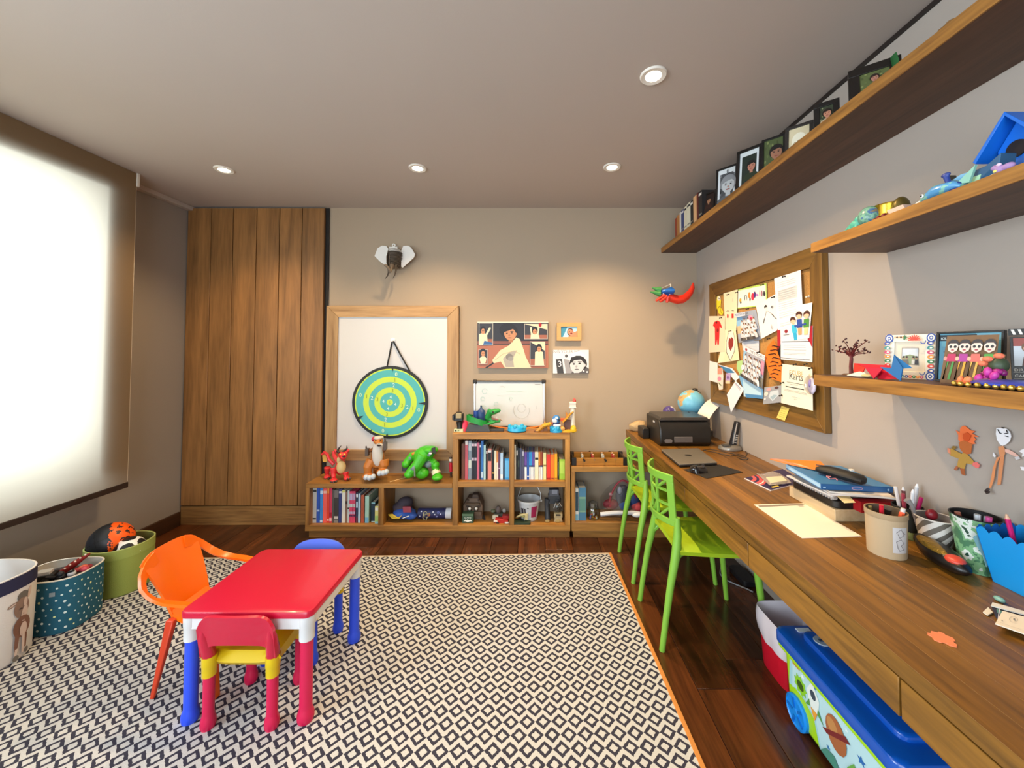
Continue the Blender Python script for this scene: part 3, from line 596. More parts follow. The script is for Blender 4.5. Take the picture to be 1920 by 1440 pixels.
# photo canvas collage
def canvas(name, label, cat, u0, v0, u1, v1, y0, draw, side='#d8d4cc', d=.02):
    a, c = RY(u0, v1, y0), RY(u1, v0, y0); t = thing(name, label, cat, ((a.x + c.x) / 2, YB, a.z))
    b = B(t.location); b.box(a.x, c.x, y0, YB, a.z, c.z, P(side, .7)); obj('stretcher', b, t, bev=.001)
    b = B(t.location); p = Print(b, (a.x, y0 - .0006, a.z), (c.x, y0 - .0006, a.z), (c.x, y0 - .0006, c.z), (a.x, y0 - .0006, c.z)); draw(p); obj('print', b, t); return t
SK, HR, SH = '#bf8660', '#15131c', '#ddd3b4'
def kid(p, x, y, h, sh=SH): p.face(x, y, h, SK, HR, sh)
def draw(p):
    p.r(0, 0, 1, 1, '#a9674f'); p.r(0, .5, 1, .97, '#23242f'); p.r(0, .52, 1, .58, '#7e4a40'); p.r(0, .97, 1, 1, '#d9d2c2')
    p.p([(.2, .1), (.1, 0), (.14, 0), (.24, .1), (.36, .17), (.3, .22)], '#1c1518')
    p.p([(.39, 0), (.33, .14), (.23, .1), (.21, .17), (.32, .38), (.44, .48), (.55, .66), (.6, .62), (.64, .45), (.68, .25), (.76, 0)], '#d8cba8')
    p.p([(.4, .02), (.36, .2), (.45, .34), (.56, .38), (.5, .2), (.52, .02)], '#a59c92'); p.l([(.24, .16), (.36, .3), (.52, .37), (.6, .3)], .01, '#b3a684'); p.e(.45, .24, .05, .07, '#7a7470'); p.e(.47, .2, .04, .05, '#8f8a86')
    p.r(.44, .55, .5, .62, '#a8704e'); p.e(.44, .8, .13, .17, HR, .2); p.e(.46, .73, .085, .135, SK, .1); p.p([(.35, .76), (.36, .9), (.5, .93), (.54, .8), (.5, .84), (.43, .8)], HR); p.e(.415, .74, .014, .012, '#1a1210'); p.e(.485, .755, .014, .012, '#1a1210'); p.l([(.39, .775), (.435, .77)], .012, HR); p.l([(.465, .785), (.51, .785)], .012, HR); p.e(.45, .7, .014, .02, '#a66f4c'); p.e(.455, .65, .03, .01, '#8f4a3c'); p.e(.545, .73, .012, .03, '#b27a58')
    for x0, y0, x1, y1, k in ((.02, .49, .22, .97, 0), (.66, .62, .99, .95, 1), (.74, .05, .955, .57, 2), (.02, .09, .145, .4, 3)):
        p.r(x0, y0, x1, y1, '#cfc7bb'); e = .006; p.r(x0 + e, y0 + e * 1.5, x1 - e, y1 - e * 1.5, '#30323c'); w, h = x1 - x0, y1 - y0
        if k in (1, 2): p.p([(x0 + e, y1 - e), (x1 - e, y1 - e), (x1 - e, y0 + h * .62)], '#d6cfae')
        p.r(x0 + e, y0 + .01, x1 - e, y0 + h * .28, '#9a5c48')
        cx = x0 + w * (.3, .45, .6, .5)[k]; cy = y0 + h * (.62, .48, .68, .7)[k]
        p.p([(cx - .06, y0 + .01), (cx - .055, cy - .06), (cx, cy - .03), (cx + .055, cy - .06), (cx + .07, y0 + .01)] if k != 3 else [(cx - .03, y0 + .01), (cx - .05, cy - .1), (cx, cy - .03), (cx + .05, cy - .1), (cx + .03, y0 + .01)], SH)
        if k == 1:
            for s in (-1, 1): p.l([(cx + s * .035, cy - .1), (cx + s * .055, cy + .1)], .028, SH)
        if k == 0: p.l([(cx + .03, cy - .12), (cx + .1, cy + .08)], .03, SH); p.p([(cx, y0 + .01), (cx + .02, y0 + .1), (x1 - .01, y0 + .05), (x1 - .01, y0 + .01)], '#2f5f96')
        p.e(cx, cy + .03, .042, .085, HR); p.e(cx, cy, .028, .06, SK); p.l([(cx - .016, cy + .01), (cx - .006, cy + .01)], .012, HR); p.l([(cx + .006, cy + .01), (cx + .018, cy + .01)], .012, HR)
    p.e(.885, .93, .022, .05, '#a01020', n=6)
canvas('photo_canvas', 'wide canvas collage of a dark-haired child in a pale tunic on the back wall', 'picture', 895, 603, 1028, 690, 3.105, draw)
def draw(p):
    p.r(0, 0, 1, 1, '#e4e0e2'); p.t('NG YOUR ME', .0, .86, .036, '#8c888c', False); p.p([(.07, .6), (.25, .62), (.3, 0), (.12, 0)], '#3a393c'); p.p([(.3, .62), (.48, .55), (.55, 0), (.36, 0)], '#9b989c'); p.t('3', .19, .28, .07, '#f2f0f2')
    p.p([(.45, .45), (.5, .85), (.75, .95), (.93, .75), (.8, .7), (.55, .7)], '#f4f2f3'); p.e(.37, .74, .04, .07, '#4c4a4c'); p.p([(.5, 0), (.62, .22), (.9, .3), (1, .2), (1, 0)], '#5a575a')
    p.e(.7, .4, .25, .36, '#2a282a'); p.e(.67, .34, .2, .33, '#d5d0d2'); p.p([(.47, .4), (.5, .68), (.7, .74), (.9, .62), (.88, .4), (.78, .58), (.6, .56)], '#2a282a'); p.e(.58, .4, .035, .035, '#2a282a'); p.e(.74, .42, .035, .035, '#2a282a'); p.l([(.52, .47), (.63, .48)], .03, '#3a383a'); p.l([(.69, .5), (.8, .49)], .03, '#3a383a'); p.e(.65, .29, .03, .05, '#a9a5a8'); p.e(.66, .17, .06, .025, '#6f6a6d'); p.e(.88, .35, .03, .07, '#cfcacc')
    for x, y in ((.6, .05), (.85, .1), (.95, .06)): p.e(x, y, .03, .04, '#e0dcde', n=8)
canvas('photo_canvas', 'black and white canvas of a child in a cap, below the small pale wood frame', 'picture', 1037, 656, 1104, 700, 3.11, draw)
a, c = RY(1044, 639, 3.105), RY(1090, 605, 3.105)
t = thing('picture_frame', 'small pale wooden frame with a photo of a baby on the back wall', 'picture', ((a.x + c.x) / 2, YB, a.z)); PW2 = P('#c79c62', .5)
x0, x1, z0, z1 = a.x, c.x, a.z, c.z
for r in ((x0, x1, z1 - .034, z1), (x0, x1, z0, z0 + .03), (x0, x0 + .034, z0 + .03, z1 - .034), (x1 - .034, x1, z0 + .03, z1 - .034)): b = B(t.location); b.box(r[0], r[1], 3.1, YB, r[2], r[3], PW2); obj('frame_rail', b, t, bev=.0012)
b = B(t.location); b.box(x0 + .03, x1 - .03, 3.112, 3.12, z0 + .028, z1 - .03, '#8fc4dc'); p = Print(b, (x0 + .034, 3.1115, z0 + .03), (x1 - .034, 3.1115, z0 + .03), (x1 - .034, 3.1115, z1 - .034), (x0 + .034, 3.1115, z1 - .034))
p.r(0, 0, 1, 1, '#a9d3e4'); p.p([(0, 0), (0, 1), (.4, 1), (.12, 0)], '#3f8fae'); p.p([(.45, 0), (.55, .35), (1, .6), (1, 0)], '#d08a62'); p.e(.58, .5, .2, .38, '#5a3b2e'); p.e(.62, .45, .19, .34, '#d88a6a', .3); p.e(.55, .55, .03, .03, '#3a201a'); p.e(.7, .58, .03, .03, '#3a201a'); p.e(.64, .36, .07, .08, '#7a2a26'); obj('photo', b, t)
# small whiteboard standing on the tall bookcase
t = thing('small_whiteboard', 'small whiteboard with aluminium edge and black corners leaning on the wall', 'whiteboard', (-.17, 3.09, .78))
b = B(t.location); b.box(-.452, .108, 3.085, 3.1, .788, 1.15, P('#cbcdca', .25)); obj('panel', b, t)
for r in ((-.452, .108, 1.143, 1.157), (-.452, .108, .781, .795)): b = B(t.location); b.box(r[0], r[1], 3.078, 3.104, r[2], r[3], P('#55524f', .35, .7)); obj('frame_rail', b, t, bev=.003)
for x in (-.459, .1): b = B(t.location); b.box(x, x + .015, 3.078, 3.104, .795, 1.143, P('#c5c2bd', .3, .8)); obj('frame_rail', b, t, bev=.003)
for x in (-.449, .105):
    for z in (.79, 1.148): b = B(t.location); b.cb((x, 3.09, z), (.034, .03, .034), P('#1f1a19', .5)); obj('corner_cap', b, t, bev=.008)
b = B(t.location); p = Print(b, (-.44, 3.0845, .8), (.098, 3.0845, .8), (.098, 3.0845, 1.14), (-.44, 3.0845, 1.14)); MK = '#9ec4b8'; MG = '#a9adab'
for x, y, r in ((.13, .8, .04), (.1, .62, .03), (.52, .62, .025), (.3, .5, .03), (.12, .42, .03)): p.l([(x + r * cos(q), y + r * 1.5 * sin(q)) for q in [i * .7 for i in range(9)]], .007, MK)
p.l([(.68 + .12 * cos(q), .35 + .2 * sin(q)) for q in [2.6 + i * .5 for i in range(9)]], .006, MG); p.l([(.68 + .06 * cos(q), .4 + .1 * sin(q)) for q in [i * .6 for i in range(11)]], .006, MG); p.l([(.35, .9), (.4, .92), (.43, .88)], .006, MG); p.l([(.45, .8), (.6, .78), (.7, .8)], .008, MK); p.r(.88, .955, .96, .965, '#6a6a6a'); p.l([(.32, .7), (.4, .68)], .006, MK); p.l([(.9, .45), (.9, .38)], .005, MG)
obj('marker_scribbles', b, t, kind='stuff')
# painted wooden lizard on the wall
t = thing('carved_lizard', 'carved wooden lizard with dotted blue body and long red tail on the wall corner', 'wall ornament', (1.1, YB, 1.8))
LB, LR, LG = P('#1c5fb0', .4), P('#d8301c', .35), P('#2f7a3a', .45)
def A(u, v, y=3.08): y -= .17; return RY(1200 + u / 14.77, 510 + v / 14.77, y)
b = B(t.location); b.tube([A(560, 560, 3.07), A(660, 540, 3.07), A(780, 540, 3.07), A(900, 540, 3.07)], [.03, .042, .05, .056], LB, 12, sq=.5); b.prism([A(640, 480, 3.06), A(900, 400, 3.06), A(915, 660, 3.06), A(860, 720, 3.06), A(700, 640, 3.06)], (0, .03, 0), LB); obj('body', b, t, remesh=.004)
b = B(t.location)
for u, v in ((535, 480), (755, 472), (790, 530), (645, 598), (822, 605), (625, 548), (700, 570), (850, 470)): b.ell(A(u, v, 3.052), (.006, .006, .006), '#e8f0f4', seg=8, rings=6)
obj('dots', b, t, kind='stuff')
b = B(t.location); b.tube([A(760, 660), A(900, 730), A(1040, 770), A(1170, 755), A(1280, 690), A(1390, 570), A(1450, 440), A(1475, 300)], [.03, .034, .034, .032, .029, .024, .018, .006], LR, 12); obj('tail', b, t)
for pts in (([680, 650], [560, 720], [440, 800]), ([740, 670], [640, 760], [550, 825]), ([770, 690], [760, 780], [745, 850])): b = B(t.location); b.tube([A(*q, 3.06) for q in pts], [.02, .013, .009], LR, 8); obj('leg', b, t)
for pts in (([560, 500], [440, 470], [330, 435]), ([550, 600], [430, 580], [280, 550])): b = B(t.location); b.tube([A(*q, 3.06) for q in pts], [.026, .014, .003], LG, 8); obj('horn', b, t)
b = B(t.location); b.tube([A(848, 420, 3.08), A(848, 335, 3.1), A(848, 335, 3.1) + V((0, .05, 0)), A(848, 335, 3.1) + V((0, .199, 0))], .0035, '#e9e2d4'); obj('peg', b, t)
# ------------------------------------------------------------------ books
PG = P('#d9d2c0', .9)
ORDN = 'first second third fourth fifth sixth seventh eighth ninth tenth eleventh twelfth thirteenth fourteenth fifteenth sixteenth seventeenth eighteenth nineteenth twentieth'.split()
def book(x0, x1, z0, h, c, label, group, yf=2.92, d=.17, lean=0, marks=()):
    t = thing('book', label, 'book', ((x0 + x1) / 2, yf + d / 2, z0), group); w = x1 - x0 - .0006; m = P(c, .5)
    b = B(); k = min(.002, w * .2); b.box(-w / 2, w / 2, -d / 2, -d / 2 + k, 0, h, m); b.box(-w / 2, -w / 2 + k, -d / 2 + k, d / 2, 0, h, m); b.box(w / 2 - k, w / 2, -d / 2 + k, d / 2, 0, h, m); cv = obj('cover', b, t)
    b = B(); b.box(-w / 2 + k, w / 2 - k, -d / 2 + k, d / 2 - .004, .003, h - .004, PG); obj('pages', b, t)
    if marks:
        b = B(); p = Print(b, (-w / 2, -d / 2 - .0003, 0), (w / 2, -d / 2 - .0003, 0), (w / 2, -d / 2 - .0003, h), (-w / 2, -d / 2 - .0003, h), (0, -1, 0))
        for y0, y1, mc in marks: p.r(.06, y0, .94, y1, mc)
        obj('spine_print', b, cv, kind='stuff')
    if lean: t.rotation_euler.y = lean
    return t
def row(spec, u0, v0, sc, z0, vb, group, place, names, yf=2.92):
    for i, (a, c, top, col, nm, marks) in enumerate(spec):
        x0, x1 = RY(u0 + a / sc, 900, yf).x, RY(u0 + c / sc, 900, yf).x; h = (vb - top) / sc * yf / F
        book(x0, x1, z0, h, col, f'{nm}, {ORDN[i]} from the left in the {place}', group, yf, marks=marks)
LIL = ((.72, .93, '#b7a9cc'), (.5, .6, '#c9d4d0'), (.28, .36, '#b7a9cc'), (.2, .26, '#4a2d56'))
row([(98, 195, 85, '#c6c6c2', 'wide pale grey book', ((.86, .92, '#3a3a3a'), (.1, .14, '#3a3a3a'))), (197, 278, 88, '#2f55b4', 'royal blue book', ((.32, .37, '#b8cdf2'),)), (282, 358, 88, '#3c86d2', 'sky blue book', ((.8, .9, '#c8dcf2'), (.02, .08, '#c8dcf2'))), (362, 462, 120, '#f0605a', 'wide coral red book', ((.85, .93, '#f4b8a8'),)), (466, 520, 85, '#e0402c', 'thin red book tipped orange', ((.82, 1, '#f09038'), (.06, .1, '#f6d8c8'))), (524, 592, 110, '#d23a58', 'crimson book', ((.18, .3, '#a8102c'), (.05, .14, '#f0b8b8'))), (596, 640, 150, '#58504e', 'thin ash grey book', ()), (642, 762, 150, '#3c3635', 'wide charcoal book', ((.76, .98, '#77706d'), (.12, .2, '#c9c4be'), (0, .1, '#8b8480'))), (764, 842, 140, '#343f7a', 'navy book', ((.88, .94, '#d8d8e4'),)), (846, 932, 165, '#e2dfd6', 'ivory book with a yellow head', ((.93, .99, '#d8d468'),)), (936, 985, 205, '#86685a', 'brown book', ((.6, .7, '#3a2a24'),)), (988, 1038, 165, '#c0cacb', 'pale blue-grey book', ((.42, .47, '#58453e'),)), (1040, 1077, 195, '#d8486c', 'pink striped slim book', LIL), (1078, 1114, 195, '#d8486c', 'pink striped slim book', LIL), (1115, 1151, 195, '#d8486c', 'pink striped slim book', LIL), (1152, 1190, 195, '#d8486c', 'pink striped slim book', LIL), (1205, 1260, 230, '#2c3c58', 'dark slate book', ((.5, .7, '#a9c4d8'), (.85, .95, '#e0e6ea'), (.0, .18, '#6a3048'))), (1266, 1320, 250, '#b4cee6', 'ice blue book', ()), (1338, 1412, 285, '#b0563c', 'brick red book', ()), (1440, 1540, 310, '#a6cdbf', 'mint green book', ((.0, .2, '#6cb0d6'),))],
    580, 910, 13.714, .0975, 985, 'books in the low bookcase', 'low cubby', None)
x0, x1 = RY(580 + 1585 / 13.714, 900, 2.92).x, RY(580 + 1690 / 13.714, 900, 2.92).x; book(x0, x1, .0975, .15, '#173447', 'dark navy small book beside the mint green book, low bookcase', 'books in the low bookcase', 2.93, .16, marks=((.02, .06, '#b8d8dc'), (.94, .99, '#8fc4cc')))
x0, x1 = RY(580 + 1695 / 13.714, 900, 2.91).x, RY(580 + 1785 / 13.714, 900, 2.91).x; book(x0, x1, .0975, .128, '#ddd884', 'little yellow and green picture book at the row end, low bookcase', 'books in the low bookcase', 2.91, .15, marks=((0, .12, '#8cc4d0'), (.12, .45, '#a9cf74'), (.75, .92, '#ece8dc')))
row([(165, 206, 250, '#6e4030', 'brown book', ()), (208, 242, 215, '#bf5864', 'rose red book', ((.9, 1, '#ded6ce'),)), (248, 288, 215, '#7f8b98', 'grey-blue book', ((.75, .95, '#b5bcc4'), (.3, .5, '#c4ccc4'))), (290, 319, 225, '#20222f', 'black book with pale label', ((.88, .95, '#e8c8d0'), (.5, .58, '#b8a8b8'))), (320, 352, 225, '#22242f', 'black book with pale label', ((.88, .95, '#e8c8d0'), (.5, .58, '#b8a8b8'))), (354, 384, 235, '#c4607a', 'pink book', ()), (386, 402, 240, '#1f2440', 'thin navy book', ((.88, .95, '#d8d8e0'),)), (404, 434, 215, '#2d6cb4', 'bright blue book', ((.05, .2, '#b8cce0'),)), (436, 462, 265, '#a8cccc', 'pale aqua book', ()), (464, 485, 300, '#1c1a20', 'black slim book', ((.82, .9, '#d0ccc8'),)), (487, 533, 310, '#d88478', 'coral and black book', ((.6, .95, '#1c1818'), (.88, .95, '#e0dcd8'))), (536, 566, 320, '#1b191c', 'black book with small print', ((.2, .24, '#c8a048'),)), (568, 592, 335, '#e6ddc0', 'cream book', ()), (593, 616, 340, '#d88a50', 'orange and cream book', ((0, .6, '#e8dccc'),)), (617, 640, 355, '#5c3a5e', 'plum book', ((.4, .44, '#c8b0c8'),)), (642, 675, 360, '#b8d2ea', 'pale blue book', ((.05, .2, '#f0f0f0'),)), (677, 694, 425, '#24304c', 'small navy book', ()), (696, 752, 428, '#38a0e0', 'wide cyan blue book', ((.1, .9, '#6cbcec'),))],
    840, 800, 6.5458, .4205, 683, 'books in the upper cubby with the blue spines', 'tall bookcase upper cubby', None)
WT = ((0, .46, '#f2f0ec'), (.46, .52, '#22305e'))
row([(815, 834, 262, '#ded8c4', 'cream thin book', ()), (838, 856, 290, '#1b1a1f', 'black book', ((.75, .9, '#e0ddd8'),)), (857, 876, 300, '#20262c', 'black book', ((.4, .6, '#4a5a54'),)), (880, 905, 305, '#4a4e6c', 'slate blue book', ()), (907, 935, 325, '#4c4c66', 'grey-violet book', ((.8, .95, '#b8b4c4'),)), (938, 968, 350, '#6a4a9c', 'purple and white book', WT), (969, 995, 350, '#2c5cae', 'strong blue book', ((.1, .14, '#d8e0f0'),)), (996, 1012, 350, '#2c9ae0', 'cyan and white slim book', WT), (1013, 1028, 350, '#2c9ae0', 'cyan and white slim book', WT), (1029, 1046, 350, '#6450a8', 'violet and white slim book', WT), (1047, 1064, 350, '#6450a8', 'violet and white slim book', WT), (1066, 1110, 350, '#eae6c4', 'ivory book with a black spot', ((.72, .8, '#20201c'),)), (1112, 1131, 350, '#ea8a28', 'orange and white book', WT), (1132, 1162, 350, '#9c4428', 'rust and white book', WT), (1168, 1205, 360, '#ece0a0', 'pale yellow book', ((.5, .56, '#8a7a40'),)), (1209, 1258, 378, '#e23428', 'red book', ((.04, .07, '#7a1010'),)), (1260, 1304, 378, '#f07c1c', 'orange book', ((.04, .07, '#7a3010'),)), (1306, 1342, 372, '#f6ac1c', 'amber book', ((.04, .07, '#7a5010'),)), (1346, 1362, 445, '#1d1c1e', 'black small book', ((.2, .9, '#5a5a56'),)), (1366, 1434, 438, '#9ac83c', 'lime green thick book', ((.3, .9, '#b4d858'),))],
    840, 800, 6.5458, .4205, 683, 'books in the upper cubby sorted by colour', 'rainbow row cubby', None)
for a, c, top, col, nm, mk in ((252, 292, 812, '#dfe4e6', 'white and blue book beside the teal one in the cubby behind the chairs', ((0, .2, '#7cb8d8'), (.3, .9, '#2a4a5e'))), (296, 384, 800, '#4a7c9c', 'thick blue-teal book next to the glass jar', ((.25, .72, '#7aa08a'), (.3, .66, '#5a8a80')))):
    x0, x1 = RY(1040 + a / 6.545, 900, 2.915).x, RY(1040 + c / 6.545, 900, 2.915).x; book(x0, x1, .1165, (1195 - top) / 6.545 * 2.915 / F, col, nm, 'books in the cubby behind the chairs', 2.915, .15, marks=mk)

# ------------------------------------------------------------------ toys along the back wall: A(y) places at a depth in metres behind the photo's own pixels
class At:
    def __init__(s, y): s.y = y; s.k = y / F
    def __call__(s, u, v, d=0): return RY(u, v, s.y + d)
def toy(name, label, base, cat='toy', group=None): return thing(name, label, cat, base, group)
a = At(2.97); k = a.k
# red dragon
t = toy('toy_dragon', 'red toy dragon with cream belly, dark horns and curled wings', RZ(630, 899, .404)); R_, CRM, DK = P('#d93236', .42), P('#d8bd84', .5), P('#2f2526', .5)
def c1(u, v, d=0): return a(600 + u / 7.68, 820 + v / 7.68, d)
b = B(t.location); b.ell(c1(290, 440, .02), (.036, .04, .052), R_); b.tube([c1(300, 400, .02), c1(290, 310, .02), c1(320, 260, 0)], [.034, .026, .026], R_, 10); b.ell(c1(330, 250, -.01), (.034, .04, .026), R_); b.ell(c1(335, 290, -.045), (.022, .026, .018), R_)
for s_, (u0, v0, d0), (u1, v1, d1) in ((0, (195, 440, -.02), (200, 620, -.035)), (0, (110, 430, .03), (105, 570, .04)), (0, (370, 500, .0), (390, 590, -.01))): b.tube([c1(u0, v0, d0), c1((u0 + u1) / 2 - 5, (v0 + v1) / 2, (d0 + d1) / 2), c1(u1, v1 - 40, d1)], [.026, .018, .016], R_, 10); b.ell(c1(u1, v1 - 2, d1 - .012), (.026, .03, .014), R_)
b.ell(c1(400, 195, 0), (.012, .01, .018), R_, Matrix.Rotation(.5, 3, 'Y')); b.ell(c1(225, 200, 0), (.012, .01, .018), R_, Matrix.Rotation(-.5, 3, 'Y')); obj('body', b, t, remesh=.0035)
b = B(t.location); b.ell(c1(305, 430, -.012), (.034, .03, .05), CRM); b.ell(c1(275, 330, -.012), (.016, .018, .032), CRM); obj('belly', b, t)
for s_ in (-1, 1): b = B(t.location); o = 300 + s_ * 20; b.tube([c1(o, 225, -.02), c1(o + s_ * 25 - 5, 200, -.01), c1(o + s_ * 40 + 30, 160, 0), c1(o + 45 + s_ * 20, 120, 0)], [.009, .009, .007, .002], DK, 8); obj('horn', b, t)
b = B(t.location); b.ell(c1(345, 275, -.066), (.014, .008, .006), DK)
for s_ in (-1, 1): b.ell(c1(325 + s_ * 32, 245, -.045), (.006, .005, .006), '#f0d040', seg=8, rings=6)
for u, v, d in ((165, 648, -.07), (200, 650, -.072), (235, 640, -.07), (125, 600, .0), (80, 600, .01), (395, 606, -.04), (435, 598, -.035)): b.ell(c1(u, v - 6, d), (.008, .01, .009), P('#4a4038', .5), seg=8, rings=6)
obj('claws', b, t, kind='stuff')
b = B(t.location); b.tube([c1(200, 390, .03), c1(130, 320, .03), c1(100, 240, .03), c1(60, 215, .02), c1(25, 250, .02)], [.014, .012, .012, .013, .008], R_, 8); b.prism([c1(30, 240, .025), c1(110, 225, .035), c1(120, 300, .035), c1(90, 360, .03), c1(40, 350, .025)], (0, .008, 0), P('#d8a63a', .5)); obj('wing', b, t)
b = B(t.location); b.tube([c1(250, 350, .04), c1(200, 250, .05), c1(200, 210, .05), c1(240, 190, .05)], [.014, .014, .012, .006], R_, 8); obj('wing', b, t)
# brown dinosaur
t = toy('toy_dinosaur', 'standing orange-brown toy dinosaur with pale belly and white toe claws', RZ(706, 893, .404)); DN, DL, GM = P('#b86f2c', .5), P('#d6cdc4', .55), P('#5b504a', .4, .3)
b = B(t.location); b.tube([c1(830, 400, .02), c1(830, 280, .01), c1(825, 160, 0), c1(835, 80, 0)], [.05, .05, .036, .026], DN, 12); b.ell(c1(840, 55, -.015), (.035, .045, .024), P('#c9652a', .45)); b.ell(c1(850, 85, -.035), (.028, .03, .014), DN)
for s_, pts in ((0, ([750, 330, 0], [690, 430, -.02], [690, 540, -.02])), (0, ([910, 330, 0], [920, 400, -.01], [890, 480, -.01]))): b.tube([c1(*q) for q in pts], [.045, .036, .026], DN, 10)
b.ell(c1(705, 565, -.04), (.05, .05, .022), DN); b.ell(c1(900, 495, -.035), (.046, .045, .022), DN); b.tube([c1(830, 420, .05), c1(800, 520, .1), c1(790, 545, .13)], [.035, .02, .01], DN, 8); obj('body', b, t, remesh=.0035)
b = B(t.location); b.ell(c1(830, 230, -.026), (.042, .03, .1), DL); b.ell(c1(855, 112, -.058), (.026, .012, .016), DL); obj('belly', b, t)
b = B(t.location)
for u, v, d in ((665, 580, -.085), (715, 585, -.092), (765, 570, -.085), (860, 520, -.08), (910, 515, -.085), (955, 500, -.075)): b.ell(c1(u, v - 4, d), (.02, .022, .021), P('#b9c2cd', .4), seg=10, rings=7)
obj('toe_claws', b, t, kind='stuff')
b = B(t.location); b.ell(c1(850, 112, -.07), (.018, .006, .01), P('#2a0f10', .5))
for i in range(5): b.prism([c1(830 + i * 10, 104, -.078), c1(840 + i * 10, 104, -.078), c1(835 + i * 10, 114, -.078)], (0, .003, 0), '#f2eee4')
for s_ in (-1, 1): b.ell(c1(838 + s_ * 35, 40, -.05), (.006, .005, .006), '#201612', seg=8, rings=6)
obj('mouth', b, t, kind='stuff')
b = B(t.location); b.tube([c1(760, 180, 0), c1(720, 190, -.02), c1(690, 170, -.03)], [.018, .015, .01], P('#7a4a28', .5), 8); b.cb(c1(680, 210, -.04), (.022, .03, .055), GM); b.tube([c1(667, 170, -.04), c1(664, 128, -.04)], .006, GM); obj('arm', b, t)
b = B(t.location); b.tube([c1(890, 170, 0), c1(920, 190, -.02), c1(935, 150, -.03)], [.018, .015, .012], P('#7a4a28', .5), 8); b.cb(c1(940, 120, -.04), (.022, .03, .06), GM); b.tube([c1(938, 70, -.04), c1(936, 10, -.04)], .007, GM); obj('arm', b, t)
b = B(t.location); b.ell(c1(775, 25, .0), (.016, .02, .02), P('#b01038', .4)); b.ell(c1(845, 5, 0), (.036, .04, .014), P('#c9c2bc', .4)); obj('helmet', b, t)
# green hunched beast
t = toy('toy_beast', 'hunched bright green toy beast with grey armour leaning forward on big fists', RZ(792, 893, .404)); GN, GG, GD = P('#3fae1c', .4), P('#74828a', .45), P('#3a3f42', .5)
b = B(t.location); b.ell(c1(1500, 240, .02), (.09, .075, .06), GN, Matrix.Rotation(-.35, 3, 'Y')); b.ell(c1(1590, 180, 0), (.06, .055, .03), GN); b.tube([c1(1480, 260, -.03), c1(1400, 400, -.05), c1(1290, 520, -.06)], [.05, .04, .036], GN, 12); b.ell(c1(1280, 535, -.065), (.036, .036, .028), GN)
b.tube([c1(1430, 270, .03), c1(1330, 270, .04), c1(1250, 360, .03)], [.04, .035, .03], GN, 10); b.ell(c1(1240, 385, .02), (.034, .035, .03), GN); b.ell(c1(1470, 510, -.01), (.055, .05, .045), GN); b.tube([c1(1560, 350, .02), c1(1640, 370, 0), c1(1660, 440, -.01)], [.04, .03, .028], GN, 10); b.ell(c1(1665, 400, -.01), (.03, .03, .03), GN); b.tube([c1(1665, 430, -.01), c1(1690, 560, -.03)], [.024, .03], GN, 10); b.ell(c1(1690, 575, -.055), (.042, .045, .022), GN); obj('body', b, t, remesh=.004)
b = B(t.location); b.tube([c1(1660, 470, -.012), c1(1680, 530, -.025)], [.031, .036], P('#d8d0b0', .6), 12); b.lathe([(.04, -.012), (.043, 0), (.04, .012)], GG, c1(1360, 430, -.052), 14, R=Matrix.Rotation(-.7, 3, 'Y')); b.lathe([(.034, -.012), (.037, 0), (.034, .012)], GG, c1(1310, 290, .04), 14, R=Matrix.Rotation(-1.0, 3, 'Y')); b.ell(c1(1570, 380, 0), (.034, .04, .03), GG); b.prism([c1(1540, 260, -.06), c1(1580, 200, -.07), c1(1610, 230, -.07), c1(1580, 280, -.065)], (0, .02, 0), GG); obj('armour', b, t, kind='stuff')
b = B(t.location); b.prism([c1(1600, 160, -.055), c1(1650, 145, -.04), c1(1670, 240, -.04), c1(1620, 230, -.055)], (0, .02, 0), GD); b.ell(c1(1590, 235, -.075), (.012, .006, .007), '#d8d8d8'); b.tube([c1(1360, 440, -.105), c1(1365, 560, -.1)], .006, '#7a8478'); b.ell(c1(1350, 240, 0), (.018, .015, .014), '#c8782a'); obj('face', b, t)
b = B(t.location); b.box(*sum(([min(p, q), max(p, q)] for p, q in zip(c1(1180, 490, .03), c1(1320, 370, .07))), []), GD); obj('back_pack', b, t, bev=.004)
b = B(RZ(748, 899, .404)); b.tube([RZ(731, 903.5, .407), RZ(766, 894, .407)], .0025, P('#e6c088', .6), 6); solo('wooden_stick', 'thin pale wooden stick lying on the low bookcase top', 'stick', b)
t = toy('toy_figure', 'small red toy figure with a white head squeezed beside the tall bookcase', RZ(845, 894, .404)); c2_ = At(3.02)
b = B(t.location); b.tube([c2_(845.5, 892), c2_(845.5, 884)], .008, '#3a2c2a'); b.tube([c2_(845.5, 884), c2_(845, 868)], [.014, .013], P('#c81c34', .4), 10); obj('body', b, t)
b = B(t.location); b.ell(c2_(845, 862.5), (.012, .012, .014), '#e6e0da'); obj('head', b, t); b = B(t.location); b.ell(c2_(845, 858.5), (.013, .013, .008), '#2a2022'); obj('hair', b, t)

